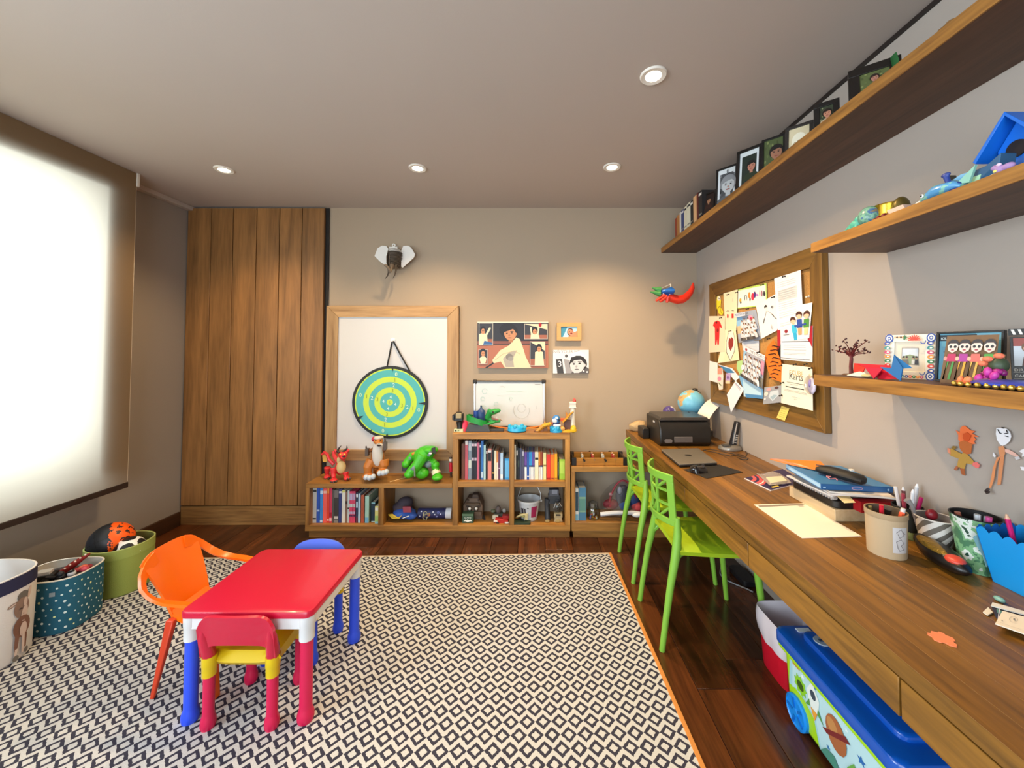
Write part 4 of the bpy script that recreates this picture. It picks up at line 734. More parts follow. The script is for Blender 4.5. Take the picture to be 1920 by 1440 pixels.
# lower cubby: cloth bag, printed tube
t = thing('drawstring_bag', 'crumpled blue, grey and yellow cloth bag slumped in the low cubby', 'bag', RZ(757, 972, .098)); a2 = At(2.99)
def f2(u, v, d=0): return a2(560 + u / 6, 800 + v / 6, d)
b = B(t.location); b.ell(f2(1180, 930, .02), (.078, .07, .05), P('#4a4350', .9)); b.ell(f2(1200, 850, .05), (.062, .06, .04), P('#75685f', .9)); b.ell(f2(1130, 900, .03), (.05, .05, .034), P('#8a7c6c', .9)); obj('body', b, t, remesh=.006)
b = B(t.location); b.ell(f2(1190, 970, -.02), (.09, .06, .04), P('#2d56ae', .8)); b.ell(f2(1260, 1000, -.04), (.05, .04, .028), P('#3a70c4', .8)); obj('blue_panel', b, t, remesh=.006)
b = B(t.location); b.prism([f2(1170, 900, -.075), f2(1260, 900, -.075), f2(1265, 965, -.085), f2(1175, 965, -.085)], (0, .01, 0), '#7a2036'); b.prism([f2(1005, 990, -.05), f2(1050, 985, -.07), f2(1110, 1030, -.085), f2(1160, 1000, -.085), f2(1130, 1036, -.085), f2(1050, 1036, -.075)], (0, .012, 0), '#d8bc40'); b.tube([f2(1170, 1030, -.1), f2(1240, 1005, -.1)], .003, '#e6ece8'); obj('trim', b, t)
t = thing('printed_tube', 'dark blue space-print tube with a white cap lying in the low cubby', 'tube', RZ(818, 960, .098)); z = .098 + .039
b = B(t.location); X0, X1 = RY(785, 945, 3.0).x, RY(838, 945, 3.0).x; RYX = Matrix.Rotation(pi / 2, 3, 'Y')
b.lathe([(.038, 0), (.038, X1 - X0)], P('#232a5a', .5), (X0, 3.0, z), 24, R=RYX); obj('tube', b, t)
b = B(t.location); b.lathe([(.0395, 0), (.0395, .04), (.036, .044)], P('#d9dde4', .5), (X1 - .004, 3.0, z), 24, R=RYX); obj('cap', b, t)
b = B(t.location)
def on_t(x, a_, o=.0385): return V((X0 + x, 3.0 - o * cos(a_), z + o * sin(a_)))
for x, a_, r, m in ((.06, .35, .016, '#b8b078'), (.075, -.1, .02, '#9fae78'), (.09, .1, .012, '#c87a3a'), (.12, .6, .006, '#d8dcec'), (.03, .7, .006, '#d8dcec'), (.15, -.3, .008, '#8a94d0'), (.16, .5, .01, '#5a64b0'), (.02, -.2, .005, '#e0e4f4'), (.135, .1, .005, '#e0e4f4'), (.18, .2, .006, '#c8ccec')): b.add([on_t(x + r * cos(q), a_ + r * 24 * sin(q)) for q in [2 * pi * i / 10 for i in range(10)]], [tuple(range(10))], m)
obj('star_print', b, t, kind='stuff')
b = B(t.location); b.tube([on_t(.055, .5, .042), on_t(.045, -.3, .046), on_t(.05, -1.0, .048), on_t(.07, -.9, .05), on_t(.08, -.2, .046)], .003, '#d8d4a8', 6); obj('cord', b, t)
# brown monster truck body with two eyes
def g2(u, v, d=0): return At(2.98)(840 + u / 6.5458, 800 + v / 6.5458, d)
t = toy('toy_monster', 'boxy brown rock-like toy with two white knob eyes in the cubby', RZ(887, 979, .098)); BR = P('#6c5848', .7, bump=.6, bs=60)
b = B(t.location); b.prism([g2(*q) for q in ((190, 1090), (185, 970), (240, 880), (380, 880), (425, 970), (420, 1150), (330, 1160))], (0, .1, 0), BR); b.prism([g2(*q, .01) for q in ((290, 890), (300, 835), (370, 835), (385, 890))], (0, .06, 0), P('#4c3d33', .7)); obj('body', b, t, bev=.006)
b = B(t.location); b.cb(g2(305, 950, -.008), (.11, .018, .018), P('#574636', .7)); b.cb(g2(310, 1065, -.01), (.13, .022, .03), P('#5d4b3d', .7)); b.prism([g2(*q, -.006) for q in ((225, 960), (265, 985), (265, 995), (220, 985))], (0, .01, 0), '#3a2d24'); b.prism([g2(*q, -.006) for q in ((395, 960), (350, 985), (350, 995), (400, 985))], (0, .01, 0), '#3a2d24'); obj('brow', b, t, bev=.003)
for u in (266, 347): b = B(t.location); b.lathe([(.018, 0), (.018, .008), (.012, .014)], '#3c3028', g2(u, 1005, -.002), 14, R=RT); b.ell(g2(u, 1005, -.02), .012, P('#e2ddd4', .3)); obj('eye', b, t)
for u, v in ((245, 900), (375, 900), (200, 1060), (410, 1060)): b = B(t.location); b.ell(g2(u, v, 0), .009, P('#493a30', .6), seg=10, rings=6); obj('rivet', b, t)
b = B(t.location); b.tube([g2(430, 1100, .05), g2(450, 1150, 0), g2(410, 1190, -.03)], [.014, .012, .008], '#2c2a2c'); obj('claw_arm', b, t)
b = B(g2(243, 1205, -.06)); o = g2(243, 1205, -.06); o.z = .098; b.o = o; b.box(o.x - .042, o.x + .042, o.y - .005, o.y + .05, .098, .098 + .068, P('#35523f', .6)); p = Print(b, (o.x - .042, o.y - .0056, .098), (o.x + .042, o.y - .0056, .098), (o.x + .042, o.y - .0056, .166), (o.x - .042, o.y - .0056, .166), (0, -1, 0)); p.r(0, .78, 1, 1, '#55725a')
p.t('ALPINE', .5, .5, .017, '#cfd8cc'); p.p([(.12, .22), (.3, .38), (.42, .3), (.5, .44), (.6, .3), (.72, .38), (.9, .22), (.7, .2), (.5, .1), (.3, .2)], '#e8ece6'); solo('small_box', 'small dark green box with white mountain emblem in front of the brown toy', 'box', b)
def f(b):
    o = g2(660, 1150, -.04); b.cb(o, (.1, .05, .035), P('#b3241f', .4), Matrix.Rotation(.12, 3, 'Y')); b.cb(o + V((.03, .01, .025)), (.05, .045, .025), P('#9c1d1c', .4)); b.cb(o + V((-.045, -.01, .004)), (.03, .04, .012), '#d8cfc8'); b.cb(o + V((.04, -.028, -.005)), (.03, .006, .012), '#d8cfc8')
    for x in (-.03, .035): b.lathe([(.014, -.03), (.014, .03)], '#1c1a1a', o + V((x, 0, -.014)), 12, R=RT)
o = g2(660, 1185, -.04); o.z = .098; solid('toy_car', 'red toy vehicle lying by the cubby divider', 'toy', f, o, bev=.003)
def f(b):
    o = g2(620, 1060, .02)
    b.cb(o + V((0, 0, -.02)), (.07, .05, .05), P('#3c4038', .6)); b.ell(o + V((0, -.01, .03)), (.022, .022, .03), P('#5a504e', .6)); b.ell(o + V((.045, 0, .02)), .016, '#a8a49c'); b.ell(o + V((-.04, -.01, .02)), (.02, .02, .014), '#59614e'); b.cb(o + V((-.02, -.04, -.012)), (.045, .02, .028), '#c8c0a8'); b.tube([o + V((0, 0, -.04)), o + V((0, 0, -.065))], .03, '#33302c')
o = g2(620, 1140, .03); o.z = .098; solid('toy_robot', 'grey and khaki toy robot heap behind the red toy vehicle', 'toy', f, o, bev=.003)
# bucket cubby
t = thing('bucket', 'white plastic bucket with magenta print and a raised wire handle in the cubby', 'bucket', RZ(988, 968, .098)); o = RZ(990, 969, .098); o.y = 3.0; o.x = RY(992, 950, 3.0).x
b = B(t.location); b.lathe([(.062, .098), (.088, .238), (.093, .24), (.093, .252), (.086, .252), (.082, .24), (.06, .104), (1e-7, .104)], P('#c9cacc', .35), (o.x, o.y, 0), 32); obj('shell', b, t)
b = B(t.location)
for a0, a1, z0, z1, m in ((-1.35, -.75, .13, .215, '#a8285a'), (-2.4, -1.9, .12, .2, '#3a3440'), (-1.75, -1.6, .2, .208, '#4a4a50'), (-.7, -.5, .15, .17, '#e8e4e0')): b.grid(lambda u, v: (o.x + (.062 + .026 * (z0 + (z1 - z0) * v - .098) / .14 + .001) * cos(a0 + (a1 - a0) * u), o.y + (.062 + .026 * (z0 + (z1 - z0) * v - .098) / .14 + .001) * sin(a0 + (a1 - a0) * u), z0 + (z1 - z0) * v), 6, 1, m)
obj('print', b, t)
b = B(t.location); b.tube([(o.x + .092, o.y - .02, .243), (o.x + .09, o.y - .01, .29), (o.x + .07, o.y, .33), (o.x + .03, o.y + .02, .358), (o.x - .02, o.y + .04, .355), (o.x - .06, o.y + .05, .32), (o.x - .088, o.y + .03, .25)], .0028, P('#dcdcdc', .3), 6); b.ell((o.x + .093, o.y - .02, .24), .009, '#e8e8e8', seg=10, rings=6); obj('handle', b, t)
def f(b):
    o = g2(900, 1180, -.06); b.slab(o.x, o.y, .07, .035, .012, .098, .112, P('#2c3d2c', .6)); b.tube([g2(840, 1110, -.05), g2(900, 1085, -.055), g2(980, 1070, -.06)], [.006, .011, .004], P('#b5aa7c', .5), 8)
    b.cb(g2(905, 1088, -.055), (.02, .08, .004), P('#7d8560', .5), Matrix.Rotation(.4, 3, 'Z')); b.tube([g2(930, 1000, -.05), g2(940, 1150, -.06)], [.004, .006], '#8a8a84', 8); b.cb(g2(960, 1110, -.06), (.022, .012, .035), '#c8bc8c')
o = g2(900, 1190, -.06); o.z = .098; solid('toy_plane', 'little khaki model plane on a green stand before the bucket', 'toy', f, o)
t = toy('toy_robot', 'tall dark grey toy robot standing at the back of the bucket cubby', RZ(1030, 972, .098)); DG = P('#3a3b3f', .5)
b = B(t.location); b.cb(g2(1300, 800, .03), (.075, .05, .05), P('#54565e', .5)); b.cb(g2(1310, 800, .004), (.045, .006, .035), P('#8a8c96', .4)); b.cb(g2(1300, 880, .04), (.09, .05, .07), DG); obj('head', b, t, bev=.005)
for u in (1222, 1350): b = B(t.location); b.tube([g2(u, 880, .03), g2(u - 6, 960, .03), g2(u, 1060, .02), g2(u + 4, 1150, 0)], [.024, .02, .019, .023], DG, 10); b.cb(g2(u, 1172, -.02), (.045, .07, .024), P('#4a4238', .6)); b.cb(g2(u - 3, 1158, -.055), (.032, .01, .018), P('#a08a58', .5)); obj('leg', b, t, bev=.003)
t = toy('toy_robot', 'small tan and silver toy robot in front of the dark grey one', RZ(1047, 980, .098)); TN = P('#b9a57c', .55)
b = B(t.location); b.cb(g2(1352, 1080, -.03), (.062, .04, .03), TN); b.cb(g2(1352, 1130, -.028), (.055, .036, .03), TN); b.cb(g2(1352, 1085, -.052), (.036, .006, .012), '#2a2622'); b.cb(g2(1352, 1160, -.028), (.03, .03, .02), TN); b.cb(g2(1315, 1150, -.028), (.016, .03, .012), TN); b.cb(g2(1390, 1150, -.028), (.016, .03, .012), TN); b.tube([g2(1352, 1190, -.03), g2(1352, 1160, -.03)], .016, '#6a6048'); obj('body', b, t, bev=.002)
b = B(t.location); b.ell(g2(1345, 980, -.02), (.034, .03, .034), P('#60605e', .4, .5)); b.tube([g2(1300, 1000, -.045), g2(1325, 935, -.05), g2(1345, 970, -.05), g2(1370, 935, -.05), g2(1392, 975, -.045)], .0045, P('#c9ccca', .3, .6), 6); b.ell(g2(1355, 1010, -.05), (.014, .012, .012), '#20201e'); obj('head', b, t)
# cubby behind the chairs: jar, bag with helmet
def h2(u, v, d=0): return At(2.96)(1040 + u / 6.545, 800 + v / 6.545, d)
t = thing('glass_jar', 'round glass jar half full of little coloured toys beside the teal book', 'jar', RZ(1113, 981, .117)); o = t.location.copy(); o.y = 2.95; o.x = h2(475, 1000).x - .002
b = B(t.location); b.lathe([(1e-7, .117), (.04, .117), (.046, .125), (.047, .19), (.04, .208), (.033, .214), (.033, .23)], clear('jar_glass', '#e4ece8', .16), (o.x, o.y, 0), 28); obj('glass', b, t)
b = B(t.location); b.lathe([(.036, .214), (.036, .238), (.03, .242), (1e-7, .242)], P('#8d8f90', .25, .9), (o.x, o.y, 0), 24); obj('lid', b, t)
i = 0
for du, dv, L, c, an in ((-45, 1145, .05, '#3f78c4', 1.3), (10, 1160, .05, '#e2a624', -.6), (40, 1130, .04, '#d8a020', .9), (-25, 1075, .03, '#d05a3a', .4), (-50, 1185, .03, '#c8506a', .1), (30, 1190, .04, '#b03a34', .05), (-20, 1050, .02, '#9ab84a', 1.2), (45, 1175, .03, '#e0e0e0', 2)):
    q = h2(475 + du * .8, dv, -.01); q.z = max(q.z, .127); d = V((cos(an), .2, sin(an))) * L / 2; d.z = max(d.z, -.004)
    b = B(q); b.tube([q - d * .6, q + d * .6], [.006, .0045], P(c, .4), 8); i += 1
    solo('toy_brick', ('blue stick', 'yellow bar', 'gold piece', 'orange peg', 'pink chip', 'dark red piece', 'green peg', 'white piece')[i - 1] + ' among the toys inside the glass jar', 'toy', b, 'toys in the glass jar')
t = thing('clear_bag', 'clear zip bag with a red and blue costume mask inside, behind the green chairs', 'bag', RZ(1172, 968, .117)); CB = clear('bag_plastic', '#e8e8ee', .14, .2)
b = B(t.location); b.grid(lambda u, v: h2(560 + 560 * u, 1100 - (440 if u < .9 else 430) * sin(pi * (.08 + .84 * u)) ** .45 * v, -.045 + .02 * sin(9 * u) * (1 - v)), 18, 10, CB); obj('plastic', b, t)
b = B(t.location); b.tube([h2(560, 1075, -.05), h2(700, 1060, -.055), h2(860, 1055, -.05), h2(1000, 1060, -.055), h2(1100, 1080, -.05)], .016, P('#c9cbd0', .35), 8); b.ell(h2(1010, 1080, -.06), (.04, .02, .02), P('#dfe1e4', .35)); obj('folded_edge', b, t)
b = B(t.location); b.tube([h2(660 + 10 * i, 1000 - 340 * sin(i / 36 * pi) ** .6, -.02) for i in range(0, 37, 3)], .008, P('#b03040', .5), 8); obj('piping', b, t)
b = B(t.location); b.ell(h2(840, 850, .0), (.06, .04, .085), P('#474c58', .35)); b.ell(h2(800, 780, -.03), (.02, .016, .03), P('#a8adb8', .3)); obj('mask_dome', b, t)
b = B(t.location); b.ell(h2(860, 950, -.012), (.045, .03, .05), P('#1f4f94', .6)); b.ell(h2(980, 900, .0), (.04, .03, .07), P('#2a4a84', .6)); obj('blue_cloth', b, t)
b = B(t.location); b.ell(h2(690, 950, -.005), (.06, .03, .04), P('#82242e', .6)); b.ell(h2(1010, 980, -.012), (.045, .03, .04), P('#a83a40', .6)); b.ell(h2(1040, 750, .0), (.05, .03, .035), P('#b43a30', .6)); b.ell(h2(690, 830, -.02), (.016, .01, .012), '#d8a0a0'); obj('red_cloth', b, t)
# table football game on the low bookcase
t = thing('tabletop_football', 'small wooden table football game on the low bookcase', 'game', RZ(1125, 873, .53)); o = At(2.94)
xa, xb = .31, .735; BW = wood('game_wood', '#8f5c20', '#c08434', 0, .4)
for y in (2.91, 3.08):
    b = B(t.location); b.box(xa + .035, xb - .035, y, y + .012, .531, .585, BW); obj('side_board', b, t, bev=.001)
for x in (xa, xb - .035):
    for y in (2.905, 3.07): b = B(t.location); b.box(x, x + .036, y, y + .025, .531, .588, P('#17120f', .5)); obj('corner_block', b, t, bev=.002)
    b = B(t.location); b.box(x + .008, x + .02, 2.93, 3.07, .531, .585, P('#2a1e14', .5)); obj('end_board', b, t)
b = B(t.location); b.box(xa + .03, xb - .03, 2.92, 3.08, .531, .54, P('#4f7a3a', .7)); obj('field', b, t)
for i in range(4):
    x = xa + .09 + i * .08; b = B(t.location); b.tube([(x, 2.88, .578), (x, 3.11, .578)], .003, P('#b9b9bb', .25, .9), 8); b.tube([(x, 2.865, .578), (x, 2.895, .578)] if i % 2 == 0 else [(x, 3.095, .578), (x, 3.125, .578)], .0085, '#1a1412', 10); obj('rod', b, t)
    for j in range(2): b = B(t.location); q = V((x, 2.965 + .05 * j, .575)); b.cb(q, (.014, .008, .03), P('#d8d2c4' if i % 2 == 0 else '#c23a2a', .5)); b.ell(q + V((0, 0, .021)), .0065, '#d8b08a', seg=8, rings=6); obj('player', b, t)
# ------------------------------------------------------------------ toys on top of the tall bookcase
def k2(u, v, d=0): return At(2.95)(840 + u / 7.385, 690 + v / 7.385, d)
ZT = .78
def at_top(u, d=0): p = k2(u, 900, d); p.z = ZT; return p
t = toy('toy_camera', 'black toy camera figure on a pale green foot at the tall bookcase corner', at_top(155)); BKT = P('#1c1917', .4)
b = B(t.location); o = at_top(155); b.box(o.x - .034, o.x + .034, o.y - .03, o.y + .03, ZT, ZT + .02, P('#cfd8b0', .6)); p = Print(b, (o.x - .034, o.y - .0305, ZT), (o.x + .034, o.y - .0305, ZT), (o.x + .034, o.y - .0305, ZT + .02), (o.x - .034, o.y - .0305, ZT + .02), (0, -1, 0)); p.r(.1, .2, .3, .8, '#2c2c24'); p.r(.4, .3, .6, .6, '#6f8a50'); obj('foot', b, t)
b = B(t.location); b.tube([k2(165, 890), k2(165, 820), k2(160, 740)], [.03, .022, .026], BKT, 10); obj('stand', b, t)
b = B(t.location); b.cb(k2(150, 680), (.07, .05, .055), BKT); b.cb(k2(90, 680), (.026, .05, .04), BKT); b.cb(k2(150, 625), (.04, .04, .018), BKT); b.cb(k2(200, 680), (.016, .03, .03), BKT); obj('body', b, t, bev=.004)
b = B(t.location); b.cb(k2(148, 660, -.028), (.042, .014, .04), P('#a8966e', .5)); obj('lens_panel', b, t, bev=.003)
b = B(at_top(228, .02)); o = at_top(228, .02); b.tube([o, o + V((0, 0, .05)), o + V((.005, 0, .075))], [.034, .03, .016], P('#e23a5a', .4), 12); solo('toy_cone', 'coral pink toy cup between the toy camera and the green snake', 'toy', b)
# snake race track
t = toy('toy_snake_track', 'green snake loop of a toy car track with open jaws and grey base', at_top(410)); SG = P('#1f8f3a', .4)
b = B(t.location); p0, p1 = at_top(270, .01), at_top(560, .01); b.prism([(p0.x - .01, p0.y - .045, ZT), (p1.x + .02, p0.y - .045, ZT), (p1.x, p0.y - .045, ZT + .055), (p0.x + .01, p0.y - .045, ZT + .055)], (0, .09, 0), P('#46494c', .6)); b.box(p1.x, p1.x + .12, p0.y - .03, p0.y + .03, ZT, ZT + .02, P('#3c3a38', .6)); obj('base', b, t, bev=.003)
b = B(t.location); c = k2(410, 725, .02); b.grid(lambda u, v: c + V((-.085 * 1.0 * cos(2 * pi * u * .86 + .5) * 1.0, .06 * sin(2 * pi * u * .86 + .5), .028 * sin(2 * pi * u * .86 + 2.2) - .022 + .045 * v)), 36, 3, SG, .004); obj('loop_band', b, t)
b = B(t.location); b.tube([k2(540, 700, 0), k2(570, 640, -.01), k2(600, 590, -.015)], [.022, .024, .03], SG, 10); b.ell(k2(640, 605, -.02), (.04, .028, .022), SG, Matrix.Rotation(-.25, 3, 'Y')); b.ell(k2(695, 590, -.02), (.02, .022, .016), SG); b.tube([k2(560, 690, 0), k2(640, 735, -.01), k2(725, 735, -.02)], [.02, .016, .01], SG, 10); b.tube([k2(520, 790, -.02), k2(600, 760, -.02), k2(650, 745, -.02)], [.008, .012, .012], SG, 8); obj('head', b, t, remesh=.0035)
b = B(t.location); b.ell(k2(625, 610, -.045), (.008, .006, .006), '#2a1c10', seg=8, rings=6); b.prism([k2(600, 690, -.03), k2(690, 715, -.035), k2(700, 728, -.03), k2(610, 715, -.03)], (0, .02, 0), P('#b06a60', .5)); b.prism([k2(672, 675, -.03), k2(682, 675, -.03), k2(677, 700, -.03)], (0, .004, 0), '#f0ece0'); b.tube([k2(720, 715, -.02), k2(755, 735, -.02)], .003, '#8a6a40'); obj('mouth', b, t)
t = toy('toy_tower', 'dark blue toy tower with a pointed finial in front of the small whiteboard', at_top(440, .07)); BT_ = P('#1f3f74', .45)
b = B(t.location); q = at_top(440, .07); b.lathe([(.034, ZT), (.034, ZT + .13), (.03, ZT + .145), (.012, ZT + .16), (.006, ZT + .175)], BT_, (q.x + .01, q.y, 0), 16); b.lathe([(.02, ZT), (.02, ZT + .145)], P('#24499a', .45), (q.x - .028, q.y - .01, 0), 12); b.ell((q.x + .01, q.y, ZT + .18), .008, '#243a5c', seg=8, rings=6); obj('tower', b, t)
b = B(t.location); b.ell((q.x - .05, q.y - .01, ZT + .07), (.014, .014, .035), P('#a81c4c', .4)); obj('flame', b, t)
b = B(at_top(900)); TO = P('#ee7216', .4)
b.tube([k2(570, 795, .02), k2(680, 815, .03), k2(800, 830, .035), k2(900, 838, .03), k2(1080, 832, .03), k2(1220, 815, .03), k2(1400, 775, .03), k2(1560, 730, .03), k2(1600, 715, .03)], .014, TO, 8, sq=.35)
solo('toy_track', 'orange toy race track strip winding along the tall bookcase top', 'toy', b)
b = B(at_top(955, -.02)); o = at_top(955, -.02); b.lathe([(.032, ZT + .012), (.05, ZT), (.068, ZT + .01), (.064, ZT + .034), (.046, ZT + .044), (.03, ZT + .03), (.032, ZT + .012)], P('#22a6d8', .3), (o.x, o.y, 0), 22, 1.08, .8)
for i in range(7): b.ell(o + V((.062 * cos(i * .9), .045 * sin(i * .9), .036 + .006 * (i % 2))), (.014, .012, .012), P('#22a6d8', .3), seg=8, rings=6)
solo('toy_pool', 'bright blue toy water ring on the tall bookcase top', 'toy', b)
t = toy('toy_ramp', 'yellow and brown toy launch ramp beside the blue water ring', at_top(1320)); YO = P('#e0a020', .4)
b = B(t.location); b.tube([k2(1200, 912, -.02), k2(1310, 810, -.02), k2(1415, 770, -.02)], [.012, .016, .012], P('#b98428', .45), 8); b.prism([k2(1320, 790, -.03), k2(1340, 735, -.03), k2(1360, 780, -.03)], (0, .02, 0), YO); b.tube([k2(1310, 800, -.02), k2(1420, 772, -.02)], .014, YO, 8); obj('arm', b, t)
b = B(t.location); o = at_top(1340, -.01); b.box(o.x - .012, o.x + .02, o.y, o.y + .03, ZT, ZT + .06, P('#8a5a34', .5)); b.box(at_top(1190).x, at_top(1250).x, o.y - .03, o.y + .0, ZT, ZT + .006, P('#6a4424', .5)); obj('support', b, t)
t = toy('toy_shark_figure', 'blue toy creature with round head and white mouth on a teal wave base', at_top(1500))
b = B(t.location); o = at_top(1500, -.02); b.lathe([(.048, ZT), (.05, ZT + .012), (.034, ZT + .04), (.022, ZT + .05)], P('#1e96c8', .35), (o.x, o.y, 0), 18, ph=.2)
for i in range(6): b.ell(o + V((.036 * cos(i), .036 * sin(i), .02 + .008 * (i % 2))), (.016, .016, .018), P('#1e96c8', .35), seg=8, rings=6)
obj('wave_base', b, t)
b = B(t.location); b.lathe([(.03, ZT + .04), (.026, ZT + .07), (.022, ZT + .085)], P('#1c2f66', .4), (o.x, o.y, 0), 16); obj('body', b, t)
b = B(t.location); b.ell(k2(1500, 715, -.02), (.032, .03, .036), P('#3a7ec2', .35)); b.prism([k2(1475, 680, -.03), k2(1490, 655, -.03), k2(1505, 680, -.03)], (0, .016, 0), P('#3a7ec2', .35)); obj('head', b, t)
b = B(t.location); b.ell(k2(1480, 730, -.042), (.02, .012, .018), '#e8ecee'); b.ell(k2(1510, 795, -.04), (.03, .014, .012), '#f0f0ee'); b.cb(k2(1505, 690, -.05), (.02, .006, .014), '#cdd8e0'); b.ell(k2(1535, 720, -.045), (.008, .008, .01), '#14203c', seg=8, rings=6); obj('face', b, t)
t = toy('toy_rocket_tower', 'white toy lighthouse tower with a red tip and yellow splash foot', at_top(1720)); WT_ = P('#e2ddd0', .5)
b = B(t.location); q = at_top(1725, .03); b.tube([q, q + V((0, 0, .1)), q + V((.004, 0, .2))], [.024, .02, .018], WT_, 12); b.cb(k2(1725, 510, .03), (.05, .04, .045), WT_); b.cb(k2(1725, 480, .03), (.052, .05, .012), WT_); b.cb(k2(1725, 545, .03), (.056, .044, .008), WT_); obj('tower', b, t, bev=.003)
b = B(t.location); b.tube([k2(1748, 480, .03), k2(1750, 440, .03), k2(1748, 420, .03)], [.012, .013, .004], P('#e2504a', .4), 10); obj('red_tip', b, t)
b = B(t.location); b.prism([at_top(1580, -.04), at_top(1690, -.05), at_top(1770, -.03), at_top(1790, .0), at_top(1700, .03), at_top(1640, .0)], (0, 0, .012), P('#e2b428', .4)); b.ell(k2(1735, 845, .0), (.024, .022, .03), P('#d8b62c', .4)); b.ell(k2(1580, 840, -.03), (.022, .02, .018), P('#dca25c', .5)); obj('splash_foot', b, t)
b = B(t.location); b.tube([k2(1590, 750, -.01), k2(1640, 700, -.01), k2(1690, 640, -.01), k2(1730, 610, 0)], [.024, .024, .022, .016], P('#c98a2a', .4), 8, sq=.35); b.prism([k2(1630, 600, -.005), k2(1660, 640, -.005), k2(1630, 700, -.005)], (0, .01, 0), P('#b87a24', .4)); b.cb(k2(1650, 790, .02), (.05, .03, .08), P('#6a4c48', .6)); b.cb(k2(1580, 715, .02), (.05, .03, .02), P('#e2602a', .4)); obj('slide', b, t)

# ------------------------------------------------------------------ books and photo frames on the top shelf
ZS = 2.2455
for i, (u0, u1, vt, c, nm, h) in enumerate(((1265.8, 1269.2, 409, '#8f3a22', 'rust red book at the far end of the top shelf', 0), (1269.4, 1274.2, 403, '#a8703a', 'tan book next to the rust red one on the top shelf', 0), (1274.5, 1277.2, 398, '#d8d4c8', 'thin white book on the top shelf beside a blue one', 0), (1277.4, 1282.4, 393, '#3a4674', 'blue and white book on the top shelf', 0), (1282.6, 1288.2, 387, '#d6d0b8', 'first ivory encyclopedia volume on the top shelf, beside the blue book', 0), (1288.4, 1294.8, 380, '#d8d2ba', 'second ivory encyclopedia volume on the top shelf, beside the black book', 0), (1295, 1300, 376, '#1d1b1d', 'black book in the top shelf row', 0), (1300.4, 1306.6, 367, '#d8a878', 'peach book in the top shelf row', 0), (1306.8, 1310, 361, '#5a1c18', 'dark red book in the top shelf row', 0), (1310.2, 1317, 358, '#2a2626', 'black book with white lettering, last of the top shelf row', 0))):
    xf = 1.11; y1, y0 = RX(u0, 430, xf).y, RX(u1, 430, xf).y; h = RX((u0 + u1) / 2, vt, xf).z - ZS
    t = thing('book', nm, 'book', (xf + .07, (y0 + y1) / 2, ZS), 'books on the top shelf'); w = y1 - y0 - .001; m = P(c, .5)
    b = B(); b.box(-.07, -.068, -w / 2, w / 2, 0, h, m); b.box(-.068, .07, -w / 2, -w / 2 + .002, 0, h, m); b.box(-.068, .07, w / 2 - .002, w / 2, 0, h, m); cv = obj('cover', b, t)
    b = B(); b.box(-.068, .066, -w / 2 + .002, w / 2 - .002, .003, h - .004, PG); obj('pages', b, t)
    if i in (3, 4, 5, 6, 9): b = B(); p = Print(b, (-.0703, w / 2, 0), (-.0703, -w / 2, 0), (-.0703, -w / 2, h), (-.0703, w / 2, h), (-1, 0, 0)); p.r(.1, .86, .9, .94, '#2a2a30' if i in (4, 5) else '#e4e0d8'); p.r(.1, .2, .9, .25, '#8a8478'); obj('spine_print', b, cv, kind='stuff')
def stand_frame(label, tl, tr, xl, xr, zs, col, fw, draw, mat_=None, th=.016, lean=.03, name='framed_photo', cat='picture frame', group=None):
    """an upright frame whose upper corners stand at depths xl and xr out from the camera's plane"""
    a, c = RX(*tl, xl), RX(*tr, xr); z = (a.z + c.z) / 2; a.z = c.z = z; d = (c - a); w = d.length; d.normalize(); n = V((d.y, -d.x, 0)); h = z - zs
    t = thing(name, label, cat, ((a.x + c.x) / 2, (a.y + c.y) / 2, zs), group)
    bk = -n * lean
    def q(x, y, o=0): return V((a.x, a.y, zs)) + d * x + V((0, 0, y)) - bk * (1 - y / h) * 1.0 + n * o
    m = P(col, .4) if isinstance(col, str) else col
    for x0, x1, y0, y1 in ((0, w, h - fw, h), (0, w, 0, fw), (0, fw, fw, h - fw), (w - fw, w, fw, h - fw)):
        b = B(t.location); b.hexa([q(x0, y0, -th), q(x1, y0, -th), q(x1, y0, 0), q(x0, y0, 0), q(x0, y1, -th), q(x1, y1, -th), q(x1, y1, 0), q(x0, y1, 0)], m); obj('frame_rail', b, t, bev=.0012)
    b = B(t.location); e = fw * .9; b.hexa([q(e, e, -th + .002), q(w - e, e, -th + .002), q(w - e, e, -.006), q(e, e, -.006), q(e, h - e, -th + .002), q(w - e, h - e, -th + .002), q(w - e, h - e, -.006), q(e, h - e, -.006)], P('#2a2420', .7)); obj('backing', b, t)
    b = B(t.location); p = Print(b, q(fw, fw, -.0055), q(w - fw, fw, -.0055), q(w - fw, h - fw, -.0055), q(fw, h - fw, -.0055), n); draw(p); obj('photo', b, t)
    b = B(t.location); s0 = q(w / 2, h * .6, -th); b.prism([s0, q(w / 2 + .03, h * .6, -th), q(w / 2 + .03, .0, -th - .05), q(w / 2, .0, -th - .05)], n * .003, P('#1c1815', .6)); obj('easel_back', b, t); return t
def d_port(bg, hair, skin, shirt, x=.6, y=.5, h=.34, mat_=None, foliage=None):
    def f(p):
        p.r(0, 0, 1, 1, mat_ or bg); a = .12 if mat_ else 0
        p.r(a, a, 1 - a, 1 - a, bg)
        if foliage:
            for i in range(26): p.e(a + .06 + (i * .37) % (.86 - a), .1 + (i * .53) % .84, .05, .04, foliage[i % len(foliage)], i)
        p.face(x, y, h, skin, hair, shirt, ar=p.h / p.w * .9)
    return f
G1 = ('#5f6a3c', '#7d8450', '#48502c')
GB = 'framed photos on the top shelf'
